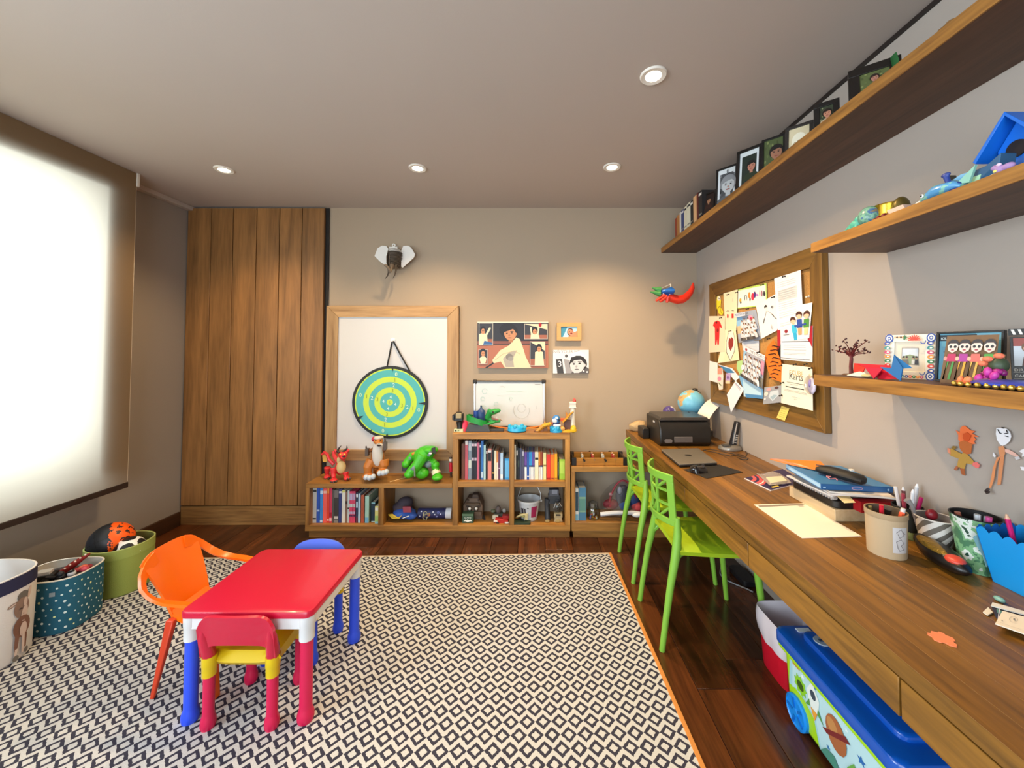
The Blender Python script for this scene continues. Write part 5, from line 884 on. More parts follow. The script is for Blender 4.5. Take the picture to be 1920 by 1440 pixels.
stand_frame('small black frame with a portrait of a man in glasses, beside the books', (1319, 362), (1342, 358), 1.13, 1.165, ZS, '#181310', .012, d_port('#2a1a16', '#1a100c', '#a87858', '#3a2018', .5, .7, .28), group=GB)
stand_frame('black frame with a black and white portrait of a curly child in white mat', (1343, 319.5), (1383, 304.5), 1.14, 1.22, ZS, '#14100e', .012, d_port('#4a4c50', '#8a8c90', '#c0c2c4', '#5a5c60', .62, .55, .46, '#dfe2e4', ('#2c2e32', '#7a7c80', '#5c5e62')), group=GB)
stand_frame('tall black frame with a white mat and a dark portrait', (1381.5, 288), (1430, 264), 1.13, 1.21, ZS, '#14100e', .017, d_port('#1c2820', '#14120f', '#b87a64', '#24301c', .62, .56, .28, '#d4dadc'), group=GB)
stand_frame('black frame with a child in front of green leaves, behind the tall frame', (1428, 265), (1473, 247), 1.18, 1.255, ZS, '#14100e', .011, d_port('#4f5a34', '#1a1512', '#a8745a', '#d8d8d4', .66, .62, .36, None, G1), group=GB)
stand_frame('dark grey frame with a pale overexposed picture on the top shelf', (1472, 243.5), (1525, 221), 1.14, 1.215, ZS, '#2e2926', .014, lambda p: (p.r(0, 0, 1, 1, '#d8c8a4'), p.e(.5, .5, .35, .3, '#ece4cc'), p.e(.3, .25, .1, .2, '#b8a07c'), p.e(.7, .3, .08, .2, '#c4b08c'), p.l([(.1, .2), (.5, .5), (.9, .3)], .03, '#a89068')), group=GB)
stand_frame('black frame with a smiling curly-haired child, second nearest on the top shelf', (1525, 199), (1574, 180), 1.14, 1.205, ZS, '#1a1614', .02, d_port('#3c4230', '#20140f', '#c08468', '#b8a080', .55, .66, .36, None, ('#6a704c', '#8a8c68', '#2c3022')), group=GB)
stand_frame('big dark frame with a child before leaves and a green ribbon on its corner', (1590, 132), (1690, 103), 1.13, 1.24, ZS, '#17110d', .03, d_port('#5a6238', '#2a1a16', '#b07a66', '#4a4a3a', .5, .66, .34, None, G1), th=.03, group=GB)
b = B(RX(1679, 115, 1.215)); b.tube([RX(1675, 104, 1.215), RX(1679, 118, 1.21), RX(1676, 140, 1.205)], [.012, .013, .012], P('#1f5a2a', .6), 8, sq=.3); solo('ribbon', 'dark green ribbon hung over the corner of the big dark frame', 'ribbon', b)
b = B(RX(1782, 48, 1.1)); o = RX(1782, 48, 1.1); o.z = ZS; b.o = o; b.slab(o.x, o.y, .014, .022, .006, ZS, ZS + .008, P('#7a5428', .5)); b.ell(o + V((0, 0, .008)), (.01, .014, .012), P('#8a6236', .5)); solo('paperweight', 'small brown ornament near the edge of the top shelf', 'ornament', b)

# ------------------------------------------------------------------ middle shelf
ZM = 1.8115
def on_m(u, x): p = RX(u, 400, x); p.z = ZM; return p
t = toy('toy_dragon', 'tiny turquoise toy dragon at the end of the middle shelf', on_m(1603, 1.12)); TQ = P('#4aa58e', .5); q = on_m(1603, 1.12)
b = B(t.location); b.ell(q + V((0, 0, .02)), (.012, .022, .018), TQ); b.ell(q + V((0, -.012, .036)), (.01, .012, .012), TQ); b.tube([q + V((0, .015, .02)), q + V((0, .035, .012)), q + V((0, .05, .008))], [.01, .007, .003], TQ, 8)
for y in (-.012, .014): b.tube([q + V((-.006, y, .014)), q + V((-.01, y, 0))], .005, TQ, 6)
obj('body', b, t, remesh=.002)
def mix_noise(name, cols, sc):
    m, nt, bs = newmat(name); t_ = nt.nodes.new('ShaderNodeTexCoord'); n = nt.nodes.new('ShaderNodeTexNoise'); n.inputs['Scale'].default_value = sc; n.inputs['Detail'].default_value = 3
    r = nt.nodes.new('ShaderNodeValToRGB'); r.color_ramp.interpolation = 'CONSTANT'; e = r.color_ramp.elements
    for i, c in enumerate(cols):
        ps = .36 + .28 * i / max(1, len(cols) - 1) - (.36 if i == 0 else 0); el = e[i] if i < 2 else e.new(ps); el.position = ps; el.color = lin(c)
    nt.links.new(t_.outputs['Object'], n.inputs[0]); nt.links.new(n.outputs[0], r.inputs[0]); nt.links.new(r.outputs[0], bs.inputs['Base Color']); bs.inputs['Roughness'].default_value = .3; return m
t = thing('snow_globe', 'little glass snow globe with blue-green swirls on the middle shelf', 'ornament', on_m(1631, 1.14)); q = on_m(1631, 1.14)
b = B(t.location); b.ell(q + V((0, 0, .036)), (.033, .033, .036), mix_noise('swirl', ('#5a8a7c', '#7aa890', '#4a6a94', '#8a7a5c'), 40), seg=20, rings=14); obj('dome', b, t)
b = B(t.location); b.lathe([(.024, 0), (.027, .004), (.024, .012)], P('#7a5a3a', .5), q, 18); obj('base', b, t)
b = B(on_m(1665, 1.175)); q = on_m(1665, 1.175); GD_ = P('#b8922e', .25, .9); b.lathe([(.034, 0), (.037, .008), (.036, .06), (.039, .066), (.034, .066), (.033, .01), (1e-7, .008)], GD_, q, 24); b.ell(q + V((0, -.045, .04)), (.025, .02, .036), P('#6a5a2a', .4, .5)); solo('gold_cup', 'small brass cup behind the snow globe on the middle shelf', 'cup', b)
b = B(on_m(1668, 1.115)); q = on_m(1668, 1.115)
for i in range(9): b.ell(q + V((.012 * sin(i * 2), .05 - i * .012, .008 + .004 * (i % 2))), .0085, P('#7c2622', .3), seg=8, rings=6)
solo('bead_string', 'string of dark red beads in front of the brass cup', 'beads', b)
b = B(on_m(1692, 1.115)); q = on_m(1692, 1.115); b.prism([q + V((-.02, -.03, 0)), q + V((.02, -.03, 0)), q + V((.02, .02, 0)), q + V((-.02, .02, 0))], (0, .008, .018), P('#d8b4a0', .6)); solo('eraser', 'small pale pink eraser beside the red beads', 'eraser', b)
t = toy('toy_fish', 'flat light blue painted fish with a white nose on the middle shelf', on_m(1762, 1.105)); q = on_m(1762, 1.105); FB = mix_noise('fish_paint', ('#5a9ac8', '#8ac0b0', '#6aa8d8'), 30)
b = B(t.location); b.tube([q + V((0, .05, .006)), q + V((0, .035, .012)), q + V((0, 0, .02)), q + V((0, -.04, .018)), q + V((0, -.055, .01))], [.004, .014, .024, .018, .006], FB, 12, sq=.7); b.prism([q + V((0, -.04, .02)), q + V((0, -.085, .05)), q + V((0, -.07, .012))], (.006, 0, 0), P('#8ac0b0', .5)); obj('body', b, t)
b = B(t.location); b.ell(q + V((0, .05, .007)), (.006, .014, .006), '#e6e0d8'); b.ell(q + V((-.02, .026, .016)), (.003, .005, .005), '#f2f2f2', seg=8, rings=6); b.ell(q + V((-.022, .026, .016)), (.002, .003, .003), '#101010', seg=6, rings=5); obj('face', b, t)
b = B(on_m(1781, 1.15)); q = on_m(1781, 1.15); b.prism([q + V((0, .04, 0)), q + V((0, -.02, 0)), q + V((0, 0, .07))], (.02, 0, 0), P('#4a4030', .6)); solo('wood_wedge', 'dark wooden wedge standing behind the blue fish', 'block', b)
t = toy('toy_bird', 'small dark blue toy whale tail figure between the fish and the painted boat', on_m(1790, 1.105)); q = on_m(1790, 1.105); NB = P('#2a3f88', .45)
b = B(t.location); b.ell(q + V((0, 0, .014)), (.012, .02, .014), NB); b.tube([q + V((0, .008, .018)), q + V((0, .014, .038)), q + V((0, .018, .052))], [.008, .006, .007], NB, 8); b.ell(q + V((0, .018, .055)), (.006, .012, .006), NB); obj('body', b, t, remesh=.002)
t = toy('toy_boat', 'painted blue and mint wooden boat lying on the middle shelf', on_m(1825, 1.125)); q = on_m(1825, 1.125)
b = B(t.location); b.prism([q + V((0, .05, .045)), q + V((0, .045, .03)), q + V((0, .03, 0)), q + V((0, -.05, 0)), q + V((0, -.06, .062)), q + V((0, -.03, .045))], (.04, 0, 0), P('#2c5a80', .5)); obj('hull', b, t, bev=.002)
b = B(t.location); b.prism([q + V((-.001, .045, .042)), q + V((-.001, .025, .048)), q + V((-.001, .005, .046)), q + V((-.001, .02, .03))], (.002, 0, 0), '#7ab4d8'); b.prism([q + V((-.0015, .025, .03)), q + V((-.0015, -.02, .028)), q + V((-.0015, -.015, .008)), q + V((-.0015, .035, .006))], (.002, 0, 0), '#a8d8b4'); obj('paint_patches', b, t)
b = B(on_m(1845, 1.115)); q = on_m(1845, 1.115); b.tube([q + V((0, .045, .004)), q + V((0, -.045, .012))], .004, '#cfc6bc', 8); b.ell(q + V((0, .045, .01)), (.012, .014, .01), P('#5a7a84', .5)); solo('toy_spoon', 'thin pale stick with a grey-blue knob at the middle shelf edge', 'toy', b)
t = toy('toy_flower', 'purple and pink toy flower creature with a yellow eye under the birdhouse', on_m(1878, 1.1)); q = on_m(1878, 1.1)
b = B(t.location); b.ell(q + V((0, 0, .012)), (.009, .012, .011), P('#a884b8', .5)); b.ell(q + V((0, -.016, .012)), (.008, .013, .009), P('#7a3a98', .5)); b.ell(q + V((0, .008, .02)), (.007, .009, .007), P('#c23aa0', .5)); obj('body', b, t, remesh=.0015)
b = B(t.location); b.ell(q + V((-.009, .003, .009)), (.002, .004, .0035), '#e8d870', seg=8, rings=6); b.ell(q + V((-.006, -.003, .022)), (.004, .005, .004), '#e8c8e0', seg=8, rings=6); obj('eye', b, t, kind='stuff')
# birdhouse
t = thing('birdhouse', 'bright blue wooden birdhouse with a round hole on the middle shelf', 'birdhouse', (1.27, .92, ZM)); BB = P('#0f6ad0', .45)
hy, hx0, hz = .922, 1.2, ZM
b = B(t.location); b.prism([(hx0, hy + .044, hz), (hx0, hy - .044, hz), (hx0, hy - .044, hz + .098), (hx0, hy, hz + .16), (hx0, hy + .044, hz + .098)], (.12, 0, 0), BB); obj('house', b, t, bev=.002)
for s_ in (1, -1):
    b = B(t.location); b.hexa([(x, hy + s_ * y, hz + z) for z, y in ((.074, .068), (.068, .062)) for x in ()] + [(hx0 - .035, hy + s_ * .07, hz + .083), (hx0 + .13, hy + s_ * .07, hz + .083), (hx0 + .13, hy + s_ * .064, hz + .076), (hx0 - .035, hy + s_ * .064, hz + .076), (hx0 - .035, hy, hz + .176), (hx0 + .13, hy, hz + .176), (hx0 + .13, hy, hz + .166), (hx0 - .035, hy, hz + .166)], BB); obj('roof_board', b, t, bev=.001)
b = B(t.location); b.lathe([(1e-7, 0), (.021, 0), (.021, .003), (1e-7, .003)], P('#1a0f10', .8), (hx0 - .0005, hy + .004, hz + .086), 20, R=Matrix.Rotation(-pi / 2, 3, 'Y')); obj('entrance_hole', b, t)

# ------------------------------------------------------------------ lowest shelf
ZL = 1.3085
t = thing('wire_tree', 'small red-brown wire tree sculpture with bead leaves on the lowest shelf', 'ornament', (1.2, 1.43, ZL)); WR = P('#6a2424', .4)
o = V((1.2, 1.43, ZL))
b = B(t.location); b.tube([o, o + V((.002, .004, .03)), o + V((-.001, -.003, .06)), o + V((0, 0, .072))], [.007, .006, .0055, .005], WR, 8); b.lathe([(.028, 0), (.024, .004), (1e-7, .006)], P('#5a3a24', .6), o, 16); obj('trunk', b, t)
random.seed(3); b = B(t.location); lf = []
for i in range(17):
    an = i * 2.4; r = .03 + .055 * random.random(); h = .085 + .05 * random.random() - .2 * max(0, r - .06); e = o + V((r * .5 * cos(an), r * sin(an), h))
    m_ = o + V((.3 * r * .5 * cos(an), .35 * r * sin(an), .072 + .5 * (h - .072))); b.tube([o + V((0, 0, .066)), m_, e], [.0028, .0018, .001], WR, 5)
    for j in range(4): k_ = .55 + .15 * j; lf.append(m_.lerp(e, k_) + V((random.uniform(-.006, .006), random.uniform(-.008, .008), random.uniform(-.003, .008))))
obj('branches', b, t)
b = B(t.location)
for q in lf: b.ell(q, (.003, .0042, .0026), P('#3f1718', .35), Matrix.Rotation(random.random() * 3, 3, 'X'), seg=6, rings=5)
obj('bead_leaves', b, t, kind='stuff')
def slip(name, label, pts, col, n=(-1, 0, 0), th=.001): b = B(sum((V(p) for p in pts), V((0, 0, 0))) / len(pts)); b.prism(pts, V(n) * th, P(col, .5)); return b
def L3(u, v, x): return RX(u, v, x)
t = thing('paper_dart', 'folded red paper dart lying on the lowest shelf', 'origami', (1.13, 1.29, ZL))
for pts, c in (([(1601, 681, 1.15), (1665, 685, 1.13), (1690, 711, 1.11), (1648, 711, 1.12), (1621, 688, 1.14)], '#c8162e'), ([(1601, 681, 1.15), (1621, 689, 1.14), (1617, 699, 1.13), (1600, 698, 1.14)], '#e2281e'), ([(1621, 689, 1.135), (1656, 690, 1.11), (1638, 710, 1.105)], '#b80f3a')):
    b = B(t.location); b.prism([L3(*q) for q in pts], (.004, 0, 0), P(c, .5)); obj('fold', b, t)
t = thing('paper_bird', 'blue folded paper bird with a raised wing on the lowest shelf', 'origami', (1.1, 1.16, ZL))
for pts, c in (([(1650, 688, 1.105), (1671, 690, 1.1), (1676, 665, 1.115), (1692, 690, 1.105), (1688, 714, 1.09)], '#12609c'), ([(1676, 666, 1.118), (1709, 690, 1.14), (1692, 691, 1.11)], '#3a8fd8')):
    b = B(t.location); b.prism([L3(*q) for q in pts], (.003, 0, 0), P(c, .5)); obj('fold', b, t)
b = B((1.1, 1.33, ZL)); b.prism([L3(1588, 704, 1.12), L3(1617, 696, 1.14), L3(1628, 706, 1.12), L3(1608, 706, 1.11)], (0, 0, .002), P('#d8dcd0', .6)); b.ell(V((1.125, 1.28, ZL + .006)), (.012, .02, .006), P('#c8b480', .5)); solo('paper_boat', 'small pale paper scrap boat beside the red dart', 'origami', b)
def d_folk(p):
    p.r(0, 0, 1, 1, '#d9cbb4'); p.r(.22, .22, .78, .8, '#8a7a6c'); p.r(.24, .24, .76, .78, '#c8ccd0'); p.p([(.24, .24), (.76, .24), (.76, .5), (.5, .58), (.24, .5)], '#8a9470')
    for x, c in ((.3, '#3a3030'), (.4, '#4a3c34'), (.62, '#cfcac0'), (.72, '#2c2c34')): p.p([(x - .06, .24), (x - .05, .4), (x + .05, .4), (x + .07, .24)], c if x > .5 else '#6a6058'); p.e(x, .46, .035, .05, '#b08468'); p.e(x, .49, .037, .035, '#241a18')
def folk_frame():
    t = stand_frame('colourful folk-painted picture frame with a family photo on the lowest shelf', (1661, 629), (1755, 625.5), 1.2, 1.25, ZL, '#e4ddcc', .024, d_folk, lean=.016); return t
t = folk_frame(); a_, c_ = RX(1661, 629, 1.2), RX(1755, 625.5, 1.25); zt = (a_.z + c_.z) / 2; a_.z = c_.z = zt; d_ = c_ - a_; w_ = d_.length; d_.normalize(); n_ = V((d_.y, -d_.x, 0)); h_ = zt - ZL
def qf(x, y): return V((a_.x, a_.y, ZL)) + d_ * x * w_ + V((0, 0, y * h_)) + n_ * (.016 * (1 - y) + .0009)
b = B(t.location); p = Print(b, qf(0, 0), qf(1, 0), qf(1, 1), qf(0, 1), n_)
FC = ('#2a4a9c', '#d8402c', '#2c7a44', '#e8902c', '#c23a6c', '#3a8a8a')
for (x, y) in ((.08, .92), (.92, .92), (.08, .08), (.92, .08)):
    for k_, r in enumerate((.09, .065, .04, .02)): p.e(x, y, r, r * 1.1, ('#2a4a9c', '#e8e4d8', '#2a4a9c', '#e8e4d8')[k_])
for i in range(7):
    y = .2 + i * .1
    for x in (.07, .93): p.e(x, y, .062, .044, FC[i % 6]); p.e(x + .01, y, .03, .018, '#ece6d8'); p.e(x - .02, y + .005, .014, .012, FC[(i + 3) % 6])
for i in range(6): p.e(.24 + i * .04, .94, .02, .025, '#3a2a24' if i % 2 else '#e8a878')
for i in range(9): p.e(.2 + i * .075, .06, .034, .034, FC[(i + 2) % 6]); p.e(.2 + i * .075, .06, .016, .014, '#ece6d8')
for i in range(9): q_ = pi * i / 8; p.l([(.64, .87), (.64 + .12 * cos(q_), .87 + .12 * sin(q_))], .026, '#d8402c')
for i in range(8): q_ = 2 * pi * i / 8; p.l([(.46, .93), (.46 + .05 * cos(q_), .93 + .06 * sin(q_))], .018, '#2c6a3a')
for x, a_0 in ((.17, 0), (.83, pi)):
    for y in (.84, .16): p.l([(x + .05 * cos(q_), y + .05 * sin(q_)) for q_ in [a_0 + .5 * i for i in range(8)]], .016, '#2a4a9c')
obj('painted_motifs', b, t, kind='stuff')
def d_poster(p):
    p.r(0, 0, 1, 1, '#5a9ab0'); p.r(.6, .84, 1, 1, '#7ab8cc'); p.r(0, .84, .62, .97, '#18222c'); p.t('KILLER WHALE', .02, .87, .0098, '#d8e6ea', False); p.r(.04, .1, .22, .72, '#4a86a4'); p.e(.2, .12, .14, .14, '#14181e')
    for i, ch in enumerate('orca'): p.t(ch, .1, .58 - i * .12, .012, '#0f2a3c')
stand_frame('black framed teal poster with whale lettering on the lowest shelf', (1756, 622), (1884, 619), 1.225, 1.275, ZL, '#15110f', .006, d_poster, lean=.02, name='framed_poster', cat='picture')
# doll panel
t = thing('doll_panel', 'brown card panel with four felt doll figures in bright clothes on the lowest shelf', 'artwork', (1.2, 1.06, ZL))
pa, pb, pc, pd = RX(1762, 712, 1.16), RX(1862, 712, 1.2), RX(1874, 627, 1.215), RX(1776, 630, 1.175); pa.z = pb.z = ZL
b = B(t.location); p = Print(b, pa, pb, pc, pd, (-.8, -.6, 0)); p.sheet(P('#7a5c40', .8), .004); obj('card', b, t)
for i, (x, top, leg) in enumerate(((.16, '#b81c50', '#3f8a34'), (.39, '#a82a8a', '#e8a41c'), (.62, '#e86a5a', '#e0b040'), (.86, '#4a9a34', '#4a9a34'))):
    b = B(t.location); p = Print(b, pa + V((-.003, -.002, 0)), pb + V((-.003, -.002, 0)), pc + V((-.003, -.002, 0)), pd + V((-.003, -.002, 0)), (-.8, -.6, 0)); hy_ = .76
    for s_ in (-1, 1): p.p([(x + s_ * .03, .5), (x + s_ * .07, .5), (x + s_ * .06 - .03, .08), (x + s_ * .05 - .07, .08)], leg)
    p.p([(x - .1, .46), (x - .08, .62), (x + .08, .62), (x + .1, .46)], top); p.e(x - .12, .52, .035, .045, '#e88878'); p.e(x + .12, .52, .035, .045, '#f0b090'); p.e(x, hy_ + .05, .115, .11, '#2a1a16'); p.p([(x - .11, hy_ + .03), (x - .09, hy_ - .07), (x, hy_ - .12), (x + .09, hy_ - .07), (x + .11, hy_ + .03), (x + .06, hy_ + .08), (x - .06, hy_ + .08)], '#e8c8b8')
    for s_ in (-1, 1): p.e(x + s_ * .045, hy_ + .01, .03, .03, '#15100e')
    p.e(x, hy_ - .06, .035, .014, '#a02c38'); obj('doll', b, t)
t = thing('flower_ornament', 'orange and purple fabric flower piece with dark leaves lying on the shelf edge', 'ornament', RX(1815, 715, 1.11)); o = RX(1812, 700, 1.115); o.z = ZL; t.location = o
b = B(o)
for i in range(11): q = o + V((.008 * sin(i * 2), .014 * cos(i * 1.7) + .004, .008 + .004 * (i % 3))); b.ell(q, (.007, .01, .006), P(('#f0643a', '#e8502c', '#f08a5a')[i % 3], .6), Matrix.Rotation(i, 3, 'X'), 8, 6)
obj('orange_petals', b, t, kind='stuff')
b = B(o)
for i in range(13): q = o + V((.02 + .01 * sin(i * 2.1), -.034 + .018 * cos(i * 1.3), .012 + .009 * (i % 4))); b.ell(q, (.008, .012, .008), P(('#a01c7a', '#7a1a5c', '#c23a98')[i % 3], .4), Matrix.Rotation(i, 3, 'X'), 8, 6)
obj('purple_petals', b, t, kind='stuff')
b = B(o); b.ell(o + V((.035, -.04, .055)), (.018, .017, .02), P('#3c4a34', .5)); obj('dark_bloom', b, t)
b = B(o)
for dx, dy, dz in ((.02, -.03, .07), (.03, -.012, .058), (.03, -.045, .078)): b.ell(o + V((dx, dy, dz)), (.008, .011, .007), P('#e8785a', .6), seg=8, rings=6)
obj('coral_bloom', b, t, kind='stuff')
b = B(o); b.prism([o + V((-.012, .05, .001)), o + V((-.02, -.0, .001)), o + V((-.012, -.08, .001)), o + V((.03, -.06, .001)), o + V((.03, .03, .001))], (0, 0, .004), P('#4a3428', .7)); obj('leaf_base', b, t)
b = B(RX(1873, 680, 1.2)); o = RX(1868, 705, 1.19); o.z = ZL; e_ = RX(1877, 665, 1.215); b.o = o; b.tube([o + V((0, 0, .008)), e_], .008, P('#a88a5c', .6), 10)
for i in range(5): b.ell((o + V((0, 0, .008))).lerp(e_, .15 + .17 * i) + V((-.006, -.004, 0)), .004, ('#b04a3a', '#4a7a4a')[i % 2], seg=6, rings=5)
solo('rain_stick', 'short brown painted rain stick leaning by the doll panel', 'ornament', b)
# clapperboard frame
t = thing('clapperboard_frame', 'black film clapperboard photo frame with a portrait of a woman', 'picture frame', (1.24, .96, ZL))
a_, c_ = RX(1893, 617, 1.225), RX(1960, 612, 1.262); a_.z = c_.z = RX(1893, 617, 1.225).z; d_ = (c_ - a_); w_ = d_.length; d_.normalize(); n_ = V((d_.y, -d_.x, 0)); h_ = a_.z - ZL
def qc(x, y, o=0): return V((a_.x, a_.y, ZL)) + d_ * x * w_ + V((0, 0, y * h_)) + n_ * (.02 * (1 - y) + o)
b = B(t.location); b.hexa([qc(0, 0, -.012), qc(1, 0, -.012), qc(1, 0, 0), qc(0, 0, 0), qc(0, .86, -.012), qc(1, .86, -.012), qc(1, .86, 0), qc(0, .86, 0)], P('#151210', .4)); obj('slate', b, t)
b = B(t.location); b.hexa([qc(-.03, .89, -.012), qc(1, .89, -.012), qc(1, .89, .001), qc(-.03, .89, .001), qc(-.03, 1.0, -.012), qc(1, 1.0, -.012), qc(1, 1.0, .001), qc(-.03, 1.0, .001)], P('#1a1614', .4)); obj('clap_stick', b, t)
b = B(t.location); p = Print(b, qc(0, 0, .0016), qc(1, 0, .0016), qc(1, 1, .0016), qc(0, 1, .0016), n_)
for i in range(5): x = .02 + i * .2; p.p([(x, .99), (x + .09, .99), (x + .16, .9), (x + .07, .9)], '#d8d2cc')
p.r(.08, .36, .95, .84, '#b4bcc4'); p.r(.08, .7, .4, .84, '#8a4038'); p.r(.5, .74, .7, .84, '#d8d8d8'); p.p([(.3, .36), (.36, .52), (.55, .56), (.75, .52), (.85, .36)], '#4a2a26'); p.face(.55, .66, .2, '#c89a80', '#6a4c34', None); p.p([(.44, .36), (.5, .52), (.54, .5), (.52, .36)], '#d8a83a')
for y, s_ in ((.27, 'DIRECTOR'), (.17, 'CAMERA'), (.04, 'SCENE  TAKE')): p.t(s_, .06, y, .0095, '#c8c4bc', False); p.r(.04, y - .025, .97, y - .018, '#8a8680')
obj('slate_print', b, t)
t = thing('bead_purse', 'blue satin purse edged with gold beads lying on the shelf edge', 'purse', (1.11, .9, ZL)); o = V((1.115, .9, ZL))
b = B(o); b.ell(o + V((.03, 0, .011)), (.05, .09, .011), P('#3a4ab0', .3)); obj('pouch', b, t); b = B(o); b.ell(o + V((.035, .06, .012)), (.03, .05, .012), P('#7a7a5c', .5)); obj('patch', b, t)
for i in range(11): b = B(o); b.ell(o + V((-.018 - .004 * sin(i), .085 - i * .017, .007)), .0065, P('#d8b050', .25, .8), seg=8, rings=6); obj('bead', b, t)
# ------------------------------------------------------------------ cork board and what is pinned to it
t = thing('cork_board', 'large wood-framed cork board covered with pinned papers on the side wall', 'notice board', (1.37, 2.28, 1.02))
by0, by1, bz0, bz1 = 1.742, 2.845, 1.022, 1.892; iy0, iy1, iz0, iz1 = 1.818, 2.75, 1.115, 1.795
def crail(pts, m): q = B(t.location); q.prism([(1.336, y, z) for y, z in pts], (.033, 0, 0), m); obj('frame_rail', q, t, bev=.002)
crail([(by0, bz1), (by1, bz1), (iy1, iz1), (iy0, iz1)], CORKF); crail([(by0, bz0), (iy0, iz0), (iy1, iz0), (by1, bz0)], CORKF)
crail([(by0, bz0 + .001), (by0, bz1 - .001), (iy0 - .001, iz1), (iy0 - .001, iz0)], CORKFZ); crail([(by1, bz0 + .001), (iy1 + .001, iz0), (iy1 + .001, iz1), (by1, bz1 - .001)], CORKFZ)
CK = mix_noise('cork', ('#a8783c', '#b98748', '#b07f42', '#9c6d36'), 180); CK.node_tree.nodes['Principled BSDF'].inputs['Roughness'].default_value = .9
b = B(t.location); b.box(1.35, 1.366, iy0 - .01, iy1 + .01, iz0 - .01, iz1 + .01, CK); obj('cork_panel', b, t)
def K(x, y, X): return RX(1310 + x / 4.644, 490 + y / 4.644, X)
LAY = [0]
def paper(label, pts, col, draw=None, bulge=0, X=None, name='paper', cat='paper'):
    """pts: lower left, lower right, upper right, upper left on the board"""
    LAY[0] += 1; X = X or 1.347 - LAY[0] * .0016; q = [K(x, y, X) for x, y in pts]; c = sum(q, V((0, 0, 0))) / 4
    b = B(c); p = Print(b, *q, n=(-1, 0, 0), bulge=bulge); p.sheet(P(col, .7)); r = solo(name, label, cat, b)
    if draw: b = B(c); p2 = Print(b, *q, n=(-1, 0, 0), bulge=bulge); p2.k = 4; draw(p2); obj('print', b, r, kind='stuff')
    return r
def cutout(label, pts, col, draw=None, name='paper_cutout', cat='paper', X=None):
    LAY[0] += 1; X = X or 1.347 - LAY[0] * .0016; q = [K(x, y, X) for x, y in pts]; c = sum(q, V((0, 0, 0))) / len(q)
    b = B(c); b.prism(q, (.0008, 0, 0), P(col, .7)); r = solo(name, label, cat, b)
    if draw:
        b = B(c); x0, x1 = min(p[0] for p in pts), max(p[0] for p in pts); y0, y1 = min(p[1] for p in pts), max(p[1] for p in pts)
        p = Print(b, K(x0, y1, X), K(x1, y1, X), K(x1, y0, X), K(x0, y0, X), n=(-1, 0, 0)); p.k = 4; draw(p); obj('print', b, r, kind='stuff')
    return r
SK2 = '#d8a480'
def team(p, x0, x1, y0, y1, rows, n, sh='#d8dade'):
    R = random.uniform
    for r in range(rows):
        y = y1 - (y1 - y0) * (r + .3) / rows
        for i in range(n):
            x = x0 + (x1 - x0) * (i + .5 + .4 * (r % 2)) / n + R(-.03, .03); yy = y + R(-.03, .03); w = .08 + R(-.01, .02)
            p.p([(x - w, yy - .19), (x + w, yy - .19), (x + .8 * w, yy - .05), (x + .03, yy - .01), (x - .03, yy - .01), (x - .8 * w, yy - .05)], (sh, '#c4c8d2', '#e6e6ea', '#d0ccd0')[(i * 3 + r) % 4]); p.l([(x - .6 * w, yy - .18), (x - .5 * w, yy - .06)], .012, '#8a8c98'); p.e(x, yy + .03, .034, .034, '#2c211d', n=8); p.e(x, yy + .014, .026, .026, '#b08468', n=8)
    for i in range(n): x = x0 + (x1 - x0) * (i + .5) / n + R(-.02, .02); p.p([(x - .06, y0 - .1), (x + .07, y0 - .1), (x + .05, y0 - .01), (x - .07, y0)], ('#3e3a3c', '#5a5450')[i % 2])
cutout('small yellow cut-out figure at the upper corner of the cork board', [(178, 300), (195, 340), (190, 400), (215, 440), (205, 470), (175, 455), (168, 430), (140, 385), (155, 340), (160, 305)], '#e8d028', lambda p: (p.e(.5, .86, .2, .12, '#e8e0d0'), p.l([(.4, .9), (.6, .84)], .04, '#2a2a2a'), p.l([(.35, .3), (.6, .5), (.8, .1)], .03, '#6a5a10')))
def d_name(p):
    p.r(0, 0, 1, .05, '#b8d860'); p.r(0, .93, 1, 1, '#b8d860'); p.r(.97, 0, 1, 1, '#b8d860')
    for x, y, w, h, c in ((.1, .42, .08, .2, '#c8a030'), (.12, .3, .06, .12, '#2a2a2a'), (.27, .5, .015, .3, '#4a4a52'), (.34, .48, .015, .28, '#4a4a52'), (.3, .63, .06, .03, '#4a4a52'), (.43, .6, .08, .3, '#e8883a'), (.46, .4, .04, .2, '#5a2a20'), (.55, .5, .1, .35, '#c8284a'), (.62, .58, .07, .3, '#4a2a7a'), (.7, .55, .06, .12, '#b87ac8'), (.78, .6, .015, .3, '#a8a8a8'), (.85, .58, .05, .3, '#a87080'), (.93, .55, .05, .25, '#22222a')): p.e(x, y, w / 2, h / 2, c)
paper('white name card with colourful drawn letters and a lime border on the cork board', [(340, 412), (597, 385), (592, 190), (345, 245)], '#eceadc', d_name)
paper('small pale grey sheet half hidden behind the team posters', [(385, 775), (525, 800), (525, 690), (375, 695)], '#c9cad2', lambda p: p.lines(.15, .9, (.3, .5, .7), '#9a9aa4'))
def d_team(p):
    p.r(0, 0, 1, 1, '#9ca4b4'); p.r(0, .55, .3, .95, '#8ab8dc'); p.r(0, .3, .3, .55, '#d8b48c'); p.r(0, 0, 1, .12, '#8a8e98'); p.e(.7, .72, .13, .13, '#d8a0b4'); p.e(.72, .72, .06, .06, '#c83a5c'); team(p, .22, .92, .14, .74, 4, 5); p.r(.05, .84, .6, .97, '#c4ccdc'); p.t('THE SOCCER CUP', .08, .88, .018, '#2a3a5c', False)
paper('soccer team magazine cover in a plastic sleeve, upper one on the cork board', [(350, 710), (545, 680), (500, 420), (325, 450)], '#b8bcc8', d_team)
